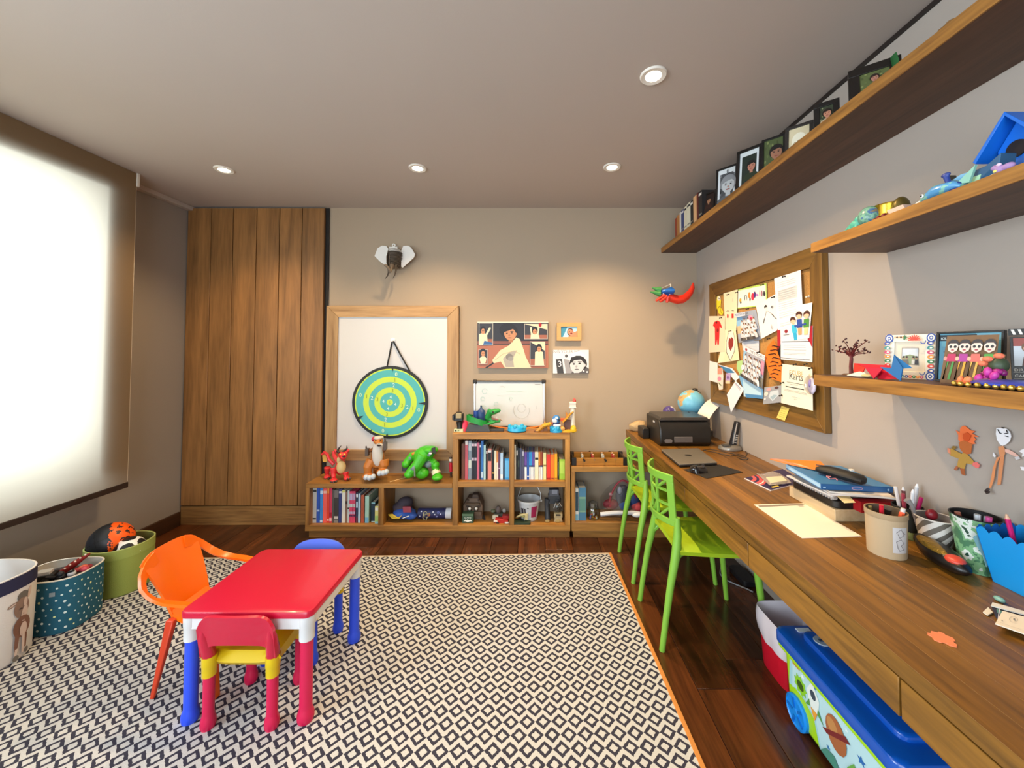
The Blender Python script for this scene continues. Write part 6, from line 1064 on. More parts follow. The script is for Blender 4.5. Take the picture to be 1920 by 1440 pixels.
paper('cream tall paper strip with a drawn face on the cork board', [(232, 600), (328, 600), (340, 243), (215, 258)], '#e8d6b4', lambda p: (p.l([(.18, .47), (.3, .5), (.4, .47)], .012, '#2a2420'), p.l([(.6, .49), (.78, .48)], .012, '#2a2420'), p.r(.22, .31, .34, .4, '#c8242a'), p.r(.6, .3, .76, .41, '#c8242a')), 0)
def d_heart(p):
    p.p([(.02, 0), (.3, .05), (.3, .9), (.3, 1), (1, 1), (1, 0)], '#ecdfb8'); p.p([(.62, .02), (.82, .3), (.9, .6), (.8, .9), (.6, 1), (.4, .9), (.32, .6), (.4, .3)], '#efe6d8')
    p.l([(.62, .02), (.82, .3), (.9, .6), (.8, .9)], .02, '#3a322c'); p.l([(.62, .02), (.4, .3), (.32, .6), (.4, .9)], .02, '#3a322c'); p.p([(.62, .32), (.78, .5), (.8, .68), (.66, .76), (.6, .7), (.5, .74), (.46, .6), (.5, .46)], '#8f2a26')
paper('pale yellow drawing of a red leaf heart in an oval on the cork board', [(165, 888), (355, 858), (322, 588), (228, 595)], '#efe3c0', d_heart)
paper('cream paper with a bright red romper drawing at the cork board edge', [(88, 795), (228, 785), (228, 476), (90, 478)], '#e6d4b6', lambda p: (p.p([(.42, .2), (.4, .68), (.28, .74), (.24, .7), (.36, .84), (.56, .88), (.72, .84), (.84, .68), (.78, .66), (.7, .72), (.66, .2), (.56, .2), (.54, .36), (.5, .2)], '#d81c24'), p.e(.58, .6, .07, .05, '#8a1418'), p.e(.5, .82, .06, .03, '#5a1010')))
def d_player(p):
    p.e(.45, .8, .07, .06, '#1c1a1a'); p.e(.46, .74, .05, .05, '#e8dcd4'); p.l([(.45, .68), (.3, .5), (.2, .38)], .012, '#3a3838'); p.l([(.5, .66), (.62, .54), (.66, .44)], .012, '#8a8888'); p.l([(.3, .5), (.22, .4)], .03, '#2a2a2a'); p.e(.72, .7, .06, .05, '#c8c4c4'); p.e(.72, .7, .03, .025, '#5a5858'); p.l([(.66, .5), (.72, .36), (.78, .3)], .02, '#4a4848'); p.t('6', .52, .1, .04, '#b8b4b4')
paper('white sheet with a black line drawing of a football player', [(545, 675), (760, 560), (668, 285), (500, 385)], '#e4e0de', d_player)
def d_cert(p):
    p.r(0, 0, .1, 1, '#1a1416'); p.p([(0, 1), (.1, 1), (.1, .5), (0, .25)], '#a8182c'); p.p([(1, 1), (.88, 1), (.88, .6), (1, .4)], '#a8182c'); p.p([(.1, .03), (.96, .05), (.96, .5), (.88, .62), (.88, .98), (.12, .98)], '#e6e4e4'); p.e(.28, .9, .05, .06, '#8a2030'); p.r(.36, .86, .46, .95, '#3a3a44'); p.lines(.2, .8, (.78,), '#6a6a72', .02); p.lines(.14, .92, (.56,), '#3c3c44', .022); p.lines(.2, .86, (.46, .4, .32, .22, .18)); p.l([(.1, .06), (.95, .06)], .012, '#5a5a62')
paper('certificate with dark red side bands below the boys drawing', [(690, 852), (990, 878), (995, 560), (685, 590)], '#e6e4e4', d_cert)
def d_letter(p): p.r(.12, .52, .84, .74, '#d2d0ce'); p.lines(.12, .84, (.88, .84, .8, .48, .44, .4, .36, .3, .26, .22, .1, .06), '#c6c4c4'); p.lines(.14, .82, (.72, .68, .64, .6, .56), '#b8b6b6')
paper('long white typed letter pinned at the top of the cork board', [(690, 600), (912, 545), (888, 75), (658, 150)], '#e8e6e6', d_letter)
def d_boys(p):
    for x, y, h, sh, tr in ((.3, .55, .2, '#3ab4d8', '#2aa4d0'), (.56, .68, .22, '#2c4a9c', '#c89a6c'), (.85, .66, .18, '#4a8a3c', '#e8c890')):
        p.p([(x - .09, y - .55), (x + .09, y - .55), (x + .09, y - .2), (x - .09, y - .2)], tr); p.p([(x - .12, y - .34), (x - .1, y - .1), (x + .1, y - .1), (x + .12, y - .34)], sh); p.e(x, y + .03, .12, .11, '#4a2a22'); p.e(x, y - .01, .095, .09, '#e8b898'); p.p([(x - .1, y + .03), (x - .05, y + .1), (x + .06, y + .1), (x + .1, y + .02), (x, y + .05)], '#4a2a22')
    p.l([(.35, .4), (.85, .42)], .05, '#2c4a9c')
paper('white sheet with a coloured drawing of three boys with arms around each other', [(800, 692), (962, 668), (990, 358), (735, 405)], '#ebe8e4', d_boys)
def d_tig(p):
    for i in range(9): y = .12 + i * .09; p.l([(.2 + .3 * ((i * 7) % 3) / 3, y), (.42 + .25 * ((i * 5) % 4) / 4, y + .03), (.62 + .1 * (i % 3), y - .01)], .022, '#1c120c')
cutout('orange tiger cut-out with black stripes on the cork board', [(650, 682), (676, 735), (690, 800), (712, 860), (735, 960), (748, 1065), (690, 1040), (640, 1025), (615, 985), (590, 900), (578, 820), (598, 745), (620, 715)], '#f0701a', d_tig)
cutout('light blue poster corner under the second team poster', [(345, 988), (560, 1112), (560, 1198), (405, 1162)], '#6fa8d4', lambda p: (p.p([(.25, .1), (.95, .02), (.95, .4), (.2, .85)], '#b8d8ea'), p.p([(.35, .06), (1, 0), (1, .14), (.3, .22)], '#4a86b8')))
def d_team2(p):
    p.r(0, 0, 1, 1, '#a4a4b0'); p.r(0, .86, 1, 1, '#e4e2e6'); p.t('THE SOCCER CUP', .3, .885, .021, '#2a2a30', False); p.e(.12, .92, .06, .05, '#9a4a5c'); p.r(0, .55, .15, .86, '#8ab4d4'); p.r(.85, .4, 1, .8, '#d88aa0'); p.r(0, 0, 1, .3, '#8a8478'); team(p, .08, .9, .12, .76, 4, 6)
paper('second soccer team poster hanging askew with a bold headline', [(372, 992), (555, 1108), (580, 820), (398, 738)], '#b9b7c2', d_team2)
cutout('blue and white folded flyer hanging diagonally on the cork board', [(168, 898), (290, 930), (355, 1010), (320, 1045), (250, 965)], '#dfe2ea', lambda p: p.p([(.05, .95), (.6, .75), (.8, .5), (.45, .5)], '#3a7aa8'))
cutout('pale green paper scrap between the leaf drawing and the team poster', [(335, 870), (380, 862), (388, 985), (362, 1000), (330, 930)], '#a8cc88')
paper('blank small white card overlapping the cork board edge', [(90, 1036), (165, 1058), (165, 884), (95, 866)], '#e8e4de')
cutout('pink and cream striped ribbon badge near the blank white card', [(168, 935), (205, 925), (215, 1000), (210, 1115), (178, 1120), (160, 1040)], '#e4d8c8', lambda p: (p.r(.1, .7, .8, .98, '#e8907a'), p.e(.4, .5, .3, .1, '#d88aa4'), p.l([(.3, .3), (.7, .2)], .06, '#7a8a5a')))
cutout('little lilac paper strip on the lower cork', [(238, 975), (278, 975), (272, 1065), (232, 1060)], '#b89ac4', lambda p: (p.r(.1, 0, .9, .3, '#d8c8a0'), p.e(.5, .6, .2, .15, '#7a5a9c')))
def d_karts(p):
    p.t('ECUBE', .5, .76, .034, '#e8a05c'); p.t('Karts', .5, .65, .046, '#3a3632'); p.l([(.25, .73), (.78, .75)], .004, '#a89888'); p.lines(.2, .82, (.56,), '#6a665e', .012); p.lines(.3, .6, (.52,)); p.lines(.16, .8, (.44,), '#2e2a26', .02); p.lines(.12, .86, (.37, .34)); p.lines(.38, .66, (.22,)); p.lines(.45, .6, (.17,))
paper('cream go-kart certificate pinned at the lower corner of the cork board', [(715, 1232), (995, 1302), (990, 925), (725, 892)], '#ece4cc', d_karts)
paper('grey photo print of medals below the tiger cut-out', [(562, 1245), (715, 1228), (720, 1080), (572, 1098)], '#9a9ca2', lambda p: (p.p([(.3, .4), (.55, .12), (.9, .45), (.85, .75), (.4, .7)], '#c4cdd4'), p.p([(.4, .38), (.56, .2), (.8, .45), (.6, .5)], '#9ab0bc'), p.e(.15, .6, .12, .12, '#d4d0c4'), p.e(.3, .85, .15, .1, '#c89a9c'), p.e(.75, .9, .12, .07, '#5a3a38'), p.e(.1, .3, .06, .06, '#dcdcd8')))
paper('white card tilted on a point over the lower frame of the cork board', [(245, 1160), (282, 1318), (395, 1112), (322, 1040)], '#e8e8ec', lambda p: (p.lines(.1, .8, (.9,), '#4a4a7a', .02), p.lines(.1, .8, (.85,), '#c86a7a', .014)), X=1.322)
paper('yellow sticky note stuck on the lower frame of the cork board', [(678, 1362), (750, 1388), (790, 1280), (722, 1258)], '#e8cc6a', lambda p: p.lines(.2, .8, (.8, .65, .5, .35, .2), '#a89048', .02), X=1.333)
t = thing('party_bag', 'small clear bag with white and purple paper tied over the go-kart certificate', 'bag', K(990, 1080, 1.31)); q = K(985, 1085, 1.306)
b = B(t.location); b.ell(q, (.011, .024, .038), P('#d2cbe0', .4)); b.ell(q + V((-.004, .0, .01)), (.011, .009, .022), P('#8a7ab0', .4)); obj('contents', b, t)
b = B(t.location); b.ell(q + V((0, .012, .004)), (.014, .036, .045), clear('bag_film', '#f4f4f8', .2, .15)); obj('film', b, t)
b = B(t.location); b.tube([K(975, 1030, 1.312), K(975, 985, 1.318), K(985, 930, 1.325)], [.007, .011, .004], P('#cdbfa4', .6), 8, sq=.5); obj('tie', b, t)
pins = [(265, 287), (340, 268), (565, 202), (185, 490), (435, 412), (755, 130), (660, 310), (620, 670), (530, 790), (320, 1040), (725, 905), (850, 895), (945, 892), (988, 928), (740, 1055), (727, 1165), (283, 605)]
def pinm():
    b = B(); b.lathe([(.0045, 0), (.0045, .003), (.0022, .004), (.0022, .012), (.0042, .013), (.0042, .016), (1e-7, .0165)], P('#1c1816', .35), R=Matrix.Rotation(-pi / 2 - .25, 3, 'Y'), seg=10); return b
first = None
hold = ['in the cream face strip', 'at the inner corner of the lime bordered name card', 'at the outer corner of the lime bordered name card', 'in the red romper drawing', 'above the upper team magazine', 'at the top of the long typed letter', 'in the football player drawing', 'in bare cork above the tiger cut-out', 'above the askew team poster', 'in the tilted white card', 'at the inner top corner of the go-kart certificate', 'in cork under the banded certificate, inner of two', 'in cork under the banded certificate, outer of two', 'at the outer top corner of the go-kart certificate', 'halfway down the go-kart certificate edge', 'low on the go-kart certificate edge', 'in the oval leaf drawing']
for i, (x, y) in enumerate(pins):
    o = K(x, y, 1.313 if i != 9 else 1.318); o.x = 1.3125 if i != 3 else 1.324
    if first is None: first = obj('push_pin', pinm()); c = first; tag(first, '', 'push pin', 'black push pins on the cork board')
    else: c = first.copy(); COL.objects.link(c)
    c.location = o; c['label'] = 'black push pin ' + hold[i]
c = first.copy(); COL.objects.link(c); c.location = K(962, 305, 1.348); c.data = c.data.copy(); c.data.materials[0] = P('#e6e0d4', .4); c['group'] = 'push pins in bare cork'; c['label'] = 'single white push pin in bare cork beside the frame'

# paper dolls on the side wall
def W(x, y, X=1.364): return RX(1740 + x / 6.544, 780 + y / 6.544, X)
t = thing('paper_doll', 'orange and brown paper cut-out doll with spiky hair taped to the side wall', 'paper doll', W(450, 420))
for n_, pts, c, d in (('hair', [(340, 175), (390, 200), (395, 150), (420, 125), (450, 118), (490, 150), (520, 175), (575, 185), (540, 215), (620, 258), (560, 255), (585, 290), (560, 310), (580, 340), (545, 345), (520, 400), (480, 350), (400, 330), (370, 290), (370, 230)], '#e8703a', .004), ('head', [(375, 325), (440, 300), (540, 345), (525, 460), (475, 470), (430, 450), (390, 400)], '#b8622c', .006),
    ('torso', [(435, 450), (480, 470), (560, 560), (550, 600), (465, 580), (445, 655), (410, 640), (355, 620), (370, 540), (380, 525), (280, 490), (240, 435), (240, 395), (290, 400), (410, 465)], '#b58a3c', .004),
    ('hand', [(550, 570), (600, 568), (635, 600), (620, 640), (590, 640), (545, 605)], '#e0706a', .005), ('hand', [(238, 390), (270, 405), (275, 470), (240, 440)], '#e08a6a', .005), ('foot', [(345, 612), (375, 630), (345, 668), (315, 655)], '#a8603c', .005), ('foot', [(390, 640), (445, 650), (455, 732), (410, 715)], '#a0562c', .005), ('face', [(430, 220), (480, 200), (525, 240), (500, 300), (470, 315), (430, 280)], '#c84c18', .008), ('wrist_band', [(285, 385), (310, 365), (345, 375), (335, 405), (305, 415)], '#8a6a2c', .006)):
    b = B(t.location); b.prism([W(x, y, 1.366 - d) for x, y in pts], (.0012, 0, 0), P(c, .7)); obj(n_, b, t)
t = thing('paper_doll', 'tall white-faced paper cut-out doll with long orange legs on the side wall', 'paper doll', W(900, 520))
for n_, pts, c, d in (('head', [(838, 150), (900, 148), (960, 155), (1005, 200), (1018, 250), (1000, 310), (960, 345), (915, 365), (880, 345), (845, 290), (832, 220)], '#e8e6ea', .008), ('torso', [(860, 375), (920, 368), (945, 410), (940, 470), (925, 495), (880, 490), (865, 430)], '#d08a5c', .005), ('arm', [(935, 405), (990, 410), (1060, 450), (1110, 490), (1090, 505), (1020, 475), (945, 440)], '#e0b0a0', .005),
    ('leg', [(845, 510), (885, 495), (840, 580), (820, 680), (805, 790), (770, 880), (745, 890), (770, 780), (795, 640)], '#d88a58', .006), ('leg', [(890, 495), (930, 490), (920, 600), (905, 720), (890, 840), (850, 850), (862, 700), (870, 580)], '#cf8658', .004), ('hand', [(1060, 505), (1110, 495), (1130, 525), (1080, 540)], '#c8c2c4', .007), ('hand', [(798, 445), (830, 490), (820, 510), (795, 490)], '#e4e0e2', .007), ('hair', [(900, 135), (935, 138), (930, 155), (905, 152)], '#2a2420', .009)):
    b = B(t.location); b.prism([W(x, y, 1.366 - d) for x, y in pts], (.0012, 0, 0), P(c, .7)); obj(n_, b, t)
b = B(t.location); b.tube([W(750, 890, 1.355), W(725, 905, 1.352), W(708, 925, 1.35), (W(720, 945, 1.345)), W(742, 940, 1.345), W(745, 920, 1.348)], .003, P('#3a2c2a', .5), 6); obj('curled_foot', b, t)
b = B(t.location)
for pts in ([(855, 165), (880, 210)], [(880, 212), (900, 212)], [(935, 218), (985, 208)], [(960, 170), (975, 200)], [(945, 245), (985, 255)]): b.tube([W(*q, 1.3565) for q in pts], .0012, '#2a2628', 5)
obj('face_lines', b, t, kind='stuff')
for nm, lb, pts in (('paper_scrap', 'white paper hand cut-out at the far right of the side wall', [(1115, 430), (1178, 400), (1178, 490), (1150, 500), (1160, 460)]), ('paper_scrap', 'small white paper curl below the cut-out hand on the side wall', [(1130, 620), (1178, 625), (1178, 670), (1150, 665)])):
    b = B(W(*pts[0])); b.prism([W(x, y, 1.36) for x, y in pts], (.001, 0, 0), P('#e4e0e2', .7)); solo(nm, lb, 'paper', b)
# ------------------------------------------------------------------ on the desk
DZ = .7552
def dk(u, v, z=DZ): return RZ(u, v, z)
t = thing('rock', 'rough beige stone at the far corner of the desk', 'rock', (.85, 3.05, DZ))
random.seed(5); import bmesh
bm = bmesh.new(); bmesh.ops.create_icosphere(bm, subdivisions=3, radius=1)
b = B(t.location); o = V((.865, 3.06, DZ + .038)); b.add([o + V((v.co.x * .066 * (1 + .35 * noise.noise(v.co * 1.6)) * (1.1 if v.co.x < 0 else .95), v.co.y * .045, max(-.038, v.co.z * .046 * (1 + .4 * noise.noise(v.co * 2.1 + V((5, 2, 1))))))) for v in bm.verts], [tuple(v.index for v in f.verts) for f in bm.faces], P('#c2a478', .9, bump=1, bs=90)); bm.free(); obj('stone', b, t)
# printer
t = thing('printer', 'black all-in-one printer with a sheet of paper in its rear feeder', 'printer', (1.045, 2.72, DZ)); PB = P('#17130f', .38); PB2 = P('#221d19', .3); PBT = P('#302c2a', .28)
px0, px1, py0, py1, pz = .868, 1.212, 2.575, 2.88, .945
b = B(t.location); b.prism([(px0, py0 + .02, DZ), (px0, py1, DZ), (px0, py1, pz - .015), (px0, py0 + .045, pz - .015), (px0, py0, pz - .075), (px0, py0, DZ + .02)], (px1 - px0, 0, 0), PB); obj('body', b, t, bev=.008)
b = B(t.location); b.hexa([(px0 + .004, py0 + .02, pz - .02), (px1 - .004, py0 + .02, pz - .02), (px1 - .004, py1 - .03, pz - .02), (px0 + .004, py1 - .03, pz - .02), (px0 + .012, py0 + .03, pz), (px1 - .01, py0 + .03, pz), (px1 - .01, py1 - .04, pz + .004), (px0 + .012, py1 - .04, pz + .004)], PBT); obj('scanner_lid', b, t, bev=.004)
b = B(t.location); b.box(px0 - .05, px0 - .001, 2.80, 2.93, DZ, DZ + .075, PB); obj('side_tray', b, t, bev=.004)
b = B(t.location); b.box(px1, px1 + .025, 2.6, 2.75, DZ + .06, DZ + .1, PB); obj('side_port', b, t, bev=.004)
b = B(t.location); b.box(.963, 1.085, py0 - .004, py0 + .002, DZ + .028, DZ + .066, P('#5b5552', .4)); obj('output_tray', b, t, bev=.002)
b = B(t.location); b.slab(0, 0, .026, .012, .011, -.002, .004, P('#6e6866', .35)); b.v = [V((v.x + t.location.x + .923, -(v.z + t.location.z) + py0, v.y + t.location.y + DZ + .038)) - t.location for v in b.v]; obj('button_plate', b, t)
b = B(t.location); b.cb((px0 - .001, 2.70, pz - .045), (.004, .03, .012), P('#d8d4d0', .3)); obj('badge', b, t)
b = B(t.location); q0, q1, q2, q3 = RY(1300, 781, 2.79), RY(1327, 792, 2.70), RY(1329, 788, 2.70), RY(1290, 774, 2.80); b.tube([q3, (q3 + q2) / 2, q2], .008, PB, 6); obj('paper_feeder', b, t)
b = B(RY(1320, 785, 2.75)); s0, s1, s2, s3 = RY(1305, 780, 2.79), RY(1327, 791, 2.70), RY(1366, 752, 2.82), RY(1341, 743.5, 2.92); p = Print(b, s0, s1, s2, s3, (-.5, -.6, .6)); b.grid(lambda x, y: p.pt(x, y) + V((-.01, 0, .02)) * sin(pi * y) , 3, 8, P('#e8dcd6', .8), .0008); solo('paper_sheet', 'blank white sheet curling up out of the printer feeder', 'paper', b)
# globes
t = thing('globe', 'world globe with light blue seas on a dark arc stand behind the printer', 'globe', (1.243, 2.97, DZ)); o = RY(1296, 755, 2.97); GM_ = mix_noise('globe_map', ('#6fb8d8', '#74bcda', '#7cc4de', '#d0a870', '#b08a68', '#a0b078'), 6)
b = B(t.location); b.ell(o, .1, GM_, Matrix.Rotation(.4, 3, 'Y'), 28, 18); obj('sphere', b, t, sm=180)
b = B(t.location); b.tube([o + V((.108 * cos(a) * .95, .02, .108 * sin(a))) for a in [radians(q) for q in range(75, -95, -15)]], .006, P('#4a4238', .4, .3), 8); b.ell(o + V((.03, 0, .103)), (.02, .02, .01), P('#3a3028', .4)); obj('meridian', b, t)
b = B(t.location); z1 = o.z - .105; b.lathe([(.075, DZ), (.07, DZ + .012), (.02, DZ + .03), (.012, z1)], P('#3a2a20', .5), (o.x, o.y, 0), 24); obj('stand', b, t)
t = thing('small_globe', 'small purple and yellow globe ball peeking over the printer', 'globe', (1.07, 2.99, DZ)); o = RY(1255, 773, 2.99)
b = B(t.location); b.ell(o, .05, mix_noise('globe_small', ('#4a3c78', '#5a4a8c', '#d8d4dc', '#d8c02c'), 14), None, 22, 14); obj('sphere', b, t, sm=180)
b = B(t.location); b.lathe([(.045, DZ), (.04, DZ + .02), (.012, DZ + .04), (.012, o.z - .045)], P('#2c2a34', .5), (o.x, o.y, 0), 18); obj('stand', b, t)
# laptop, mat, mouse
lc = [V((.818, 2.115, 0)), V((1.044, 2.152, 0)), V((1.074, 2.458, 0)), V((.826, 2.432, 0))]
t = thing('laptop', 'closed grey laptop lying in front of the printer', 'laptop', (.94, 2.29, DZ))
b = B(t.location); b.hexa([p + V((0, 0, DZ + .003)) for p in lc] + [p + V((0, 0, DZ + .011)) for p in lc], P('#1d1b1a', .4)); obj('base', b, t, bev=.003)
b = B(t.location); b.hexa([p + V((0, 0, DZ + .0115)) for p in lc] + [p + V((0, 0, DZ + .02)) for p in lc], P('#8b857c', .38, .55)); obj('lid', b, t, bev=.003)
b = B(t.location); b.lathe([(1e-7, 0), (.02, 0), (.02, .0006), (1e-7, .0006)], P('#4a4642', .3, .6), (.938, 2.29, DZ + .0202), 20); obj('logo_disc', b, t)
mp = [V((.887, 1.936, DZ)), V((1.124, 2.036, DZ)), V((1.062, 2.168, DZ)), V((.824, 2.078, DZ))]
b = B(sum(mp, V((0, 0, 0))) / 4); b.hexa(mp + [p + V((0, 0, .0028)) for p in mp], P('#1a1614', .8)); solo('mouse_mat', 'black mouse mat on the desk in front of the laptop', 'mouse mat', b, bev=.001)
t = thing('mouse', 'shiny black computer mouse on the black mat', 'mouse', (.888, 2.035, DZ + .003)); R_m = Matrix.Rotation(radians(15), 3, 'Z')
b = B(t.location); b.grid(lambda u, v: V((.888, 2.035, DZ + .003)) + R_m @ V(((2 * u - 1) * .052 * (1 - .25 * (2 * v - 1) ** 2) ** .5, (2 * v - 1) * .031 * (1 - (2 * u - 1) ** 4) ** .5, .034 * max(0, (1 - (2 * u - 1) ** 4 * .95) * (1 - (2 * v - 1) ** 4)) ** .6 * (1 - .12 * (2 * u - 1)))), 18, 12, P('#131113', .15, coat=.4)); obj('shell', b, t, sm=70)
b = B(t.location); b.tube([V((.888, 2.035, DZ + .036)) + R_m @ V((.02, 0, 0)), V((.888, 2.035, DZ + .034)) + R_m @ V((.034, 0, 0))], .004, '#3a3838', 8); obj('scroll_wheel', b, t)
# phone
t = thing('cordless_phone', 'black and silver cordless phone standing in its base against the side wall', 'phone', (1.295, 2.5, DZ)); SV = P('#9a958e', .3, .6)
b = B(t.location); b.lathe([(1.0, DZ), (1.05, DZ + .008), (.96, DZ + .022), (.6, DZ + .032), (1e-7, DZ + .033)], SV, (1.295, 2.5, 0), 28, .07, .055); obj('base', b, t)
b = B(t.location); b.slab(1.265, 2.485, .025, .022, .008, DZ + .024, DZ + .034, P('#4a4846', .4)); obj('key_panel', b, t)
q = V((1.312, 2.5, DZ + .02)); up = V((.012, .0, .05)).normalized(); RP = V((0, 0, 1)).rotation_difference(up).to_matrix() @ Matrix.Rotation(radians(25), 3, 'Z')
b = B(t.location); b.hexa([q + RP @ V((x * .023, y * .014, z)) for z, in ((0,),) for x, y in ((-1, -1), (1, -1), (1, 1), (-1, 1))] + [q + RP @ V((x * .019, y * .012 + .004, .165)) for x, y in ((-1, -1), (1, -1), (1, 1), (-1, 1))], P('#1c1a1e', .3)); obj('handset', b, t, bev=.006)
b = B(t.location); b.hexa([q + RP @ V((x * .004 - .02, -.0155 + y * .001, z)) for z in (.02,) for x, y in ((-1, -1), (1, -1), (1, 1), (-1, 1))] + [q + RP @ V((x * .004 - .016, -.009 + y * .001, .16)) for x, y in ((-1, -1), (1, -1), (1, 1), (-1, 1))], P('#d8d6d4', .3, .4)); obj('silver_edge', b, t)
b = B(t.location)
for i in range(5):
    for j in range(3): b.cb(q + RP @ V((-.008 + .008 * j, -.0165 + .00003 * i, .03 + .012 * i)), (.005, .002, .006), '#c9c7c4', RP)
obj('keys', b, t, kind='stuff')
b = B((1.2, 2.42, DZ)); b.tube([dk(*q, DZ + .003) for q in ((1395, 842), (1401, 850), (1398, 856), (1385, 852), (1370, 855), (1352, 851), (1335, 847), (1318, 844), (1330, 842), (1352, 846), (1375, 851), (1390, 857), (1403, 859), (1400, 862), (1390, 861), (1383, 858))], .0022, P('#3c332c', .5), 6); solo('phone_cable', 'thin tangled phone cable trailing on the desk below the phone', 'cable', b)
# magazine and zip bag
mg = [dk(1445, 921), dk(1510, 905), dk(1468, 880), dk(1396, 898)]
b = B(sum(mg, V((0, 0, 0))) / 4); b.hexa([p for p in mg] + [p + V((0, 0, .004)) for p in mg], P('#e8e0dc', .5)); r = solo('magazine', 'dark purple magazine with coral arcs lying on the desk', 'magazine', b)
b = B(r.location); p = Print(b, *[q + V((0, 0, .0042)) for q in mg], n=(0, 0, 1)); p.r(.01, .01, .99, .99, '#2c2250'); p.k += 2
for r0, c in ((.62, '#e0565a'), (.55, '#f0e4e0'), (.51, '#e0565a'), (.4, '#2c2250'), (.32, '#e0565a'), (.22, '#2c2250')): p.p([(.015, .985)] + [(.015 + r0 * .62 * sin(a), .985 - r0 * cos(a)) for a in [pi / 2 * i / 10 for i in range(11)]], c)
p.r(.12, .08, .3, .16, '#e8c860'); p.r(.4, .1, .6, .14, '#a89cc8'); obj('cover_print', b, r, kind='stuff')
zb = [dk(1443, 910, DZ + .012), dk(1484, 905, DZ + .014), dk(1462, 886, DZ + .014), dk(1418, 887, DZ + .012)]
t = thing('zip_bag', 'clear zip bag with a cream card on top of the purple magazine', 'bag', zb[0])
b = B(t.location); p = Print(b, *zb, n=(0, 0, 1)); b.grid(lambda x, y: p.pt(x, y) + V((0, 0, .006 * sin(7 * x) * sin(5 * y))), 10, 6, film('zip_film', '#b4aaa6', .55), .001); obj('film', b, t)
b = B(t.location); p.k = 0; b.hexa([p.pt(.1, .06) - V((0, 0, .006)), p.pt(.85, .1) - V((0, 0, .006)), p.pt(.85, .5) - V((0, 0, .006)), p.pt(.15, .5) - V((0, 0, .006)), p.pt(.1, .06) + V((0, 0, .007)), p.pt(.85, .1) + V((0, 0, .007)), p.pt(.85, .5) + V((0, 0, .008)), p.pt(.15, .5) + V((0, 0, .008))], P('#ddd0b4', .6)); obj('card', b, t)
# stacked papers on the wooden box
b = B((1.25, 1.58, DZ)); b.box(1.148, 1.352, 1.456, 1.712, DZ, .799, wood('box_wood', '#c8a678', '#e0c49a', 1, .55)); solo('wooden_box', 'flat pale wooden box at the bottom of the stack on the desk', 'box', b, bev=.002)
t = thing('ring_binder', 'black zip binder with a grey plastic sleeve lying on the pale wooden box', 'binder', (1.25, 1.58, .80))
b = B(t.location); b.slab(1.253, 1.585, .1, .125, .025, .8, .828, P('#191615', .45)); obj('cover', b, t, bev=.004)
b = B(t.location); b.grid(lambda u, v: V((1.158 + .19 * u, 1.465 + .235 * v, .83 + .014 * (1 - v) + .003 * sin(9 * u))), 8, 8, film('sleeve', '#9a918a', .75), .002); obj('sleeve', b, t)
b = B(t.location)
b.tube([V((1.162, 1.47, .838)), V((1.162, 1.69, .834))], .0085, P('#b8b8ba', .3, .4), 8)
for i in range(16): y = 1.48 + i * .0135; b.cb((1.162, y, .838), (.02, .004, .02), P('#d4d4d6', .3, .5))
obj('spiral', b, t, kind='stuff')
b = B((1.22, 1.53, .845)); nq = [dk(1583, 943, .845), dk(1604, 942, .845), dk(1588, 925, .852), dk(1565, 926, .852)]; b.hexa([p - V((0, 0, .001)) for p in nq] + nq, P('#e4cf9a', .8)); solo('sticky_note', 'pale yellow note lying on the black binder', 'note', b)
random.seed(9)
for i, (dx, dy, a, c, l) in enumerate(((0, 0, .05, '#d8cfc8', 'white sheets of paper, lower ones in the desk stack'), (.03, -.03, -.18, '#ddd4d0', 'white sheets fanned out toward the wall from the desk stack'), (.05, -.045, -.35, '#e0d4c6', 'cream envelope under the blue book in the desk stack'))):
    z = .849 + i * .007; R_ = Matrix.Rotation(a, 3, 'Z'); b = B((1.23 + dx, 1.57 + dy, z)); b.cb(V((1.225 + dx * .7, 1.575 + dy, z + .003)), (.2, .23, .006), P(c, .8), R_); solo('paper_stack', l, 'paper', b)
b = B((1.3, 1.44, .80)); b.hexa([(1.22, 1.425, .8005), (1.36, 1.425, .8005), (1.362, 1.46, .8005), (1.22, 1.46, .8005), (1.22, 1.425, .84), (1.36, 1.425, .838), (1.362, 1.46, .838), (1.22, 1.46, .84)], P('#a8141e', .5)); solo('red_notebook', 'red notebook standing at the near side of the desk stack', 'book', b)
t = thing('book', 'large blue hardback lying on top of the paper stack on the desk', 'book', (1.225, 1.57, .872)); bl = [V((1.095, 1.452, .876)), V((1.352, 1.438, .868)), V((1.358, 1.69, .872)), V((1.128, 1.70, .878))]; up = V((0, 0, .022))
b = B(t.location); b.hexa([bl[0], bl[1], bl[1] + V((0, .004, 0)), bl[0] + V((0, .004, 0)), bl[0] + up, bl[1] + up, bl[1] + V((0, .004, 0)) + up, bl[0] + V((0, .004, 0)) + up], P('#2c5f96', .4)); b.hexa(bl + [p + V((0, 0, .002)) for p in bl], P('#2c5f96', .4)); b.hexa([p + up - V((0, 0, .002)) for p in bl] + [p + up for p in bl], P('#3a7ab4', .4)); obj('cover', b, t)
b = B(t.location); b.hexa([p + V((.003, .004, .002)) for p in bl] + [p + V((.003, .004, .0195)) for p in bl], P('#a8cce4', .6)); obj('pages', b, t)
b = B(t.location); p = Print(b, bl[0] - V((0, .0005, 0)), bl[1] - V((0, .0005, 0)), bl[1] + up - V((0, .0005, 0)), bl[0] + up - V((0, .0005, 0)), (0, -1, 0)); p.e(.5, .5, .08, .3, '#c8a0b4'); p.e(.5, .5, .07, .2, '#3a6aa8'); p.e(.93, .5, .015, .2, '#9ac0e0'); p.r(.02, .3, .06, .5, '#9ac0e0'); obj('spine_print', b, t, kind='stuff')
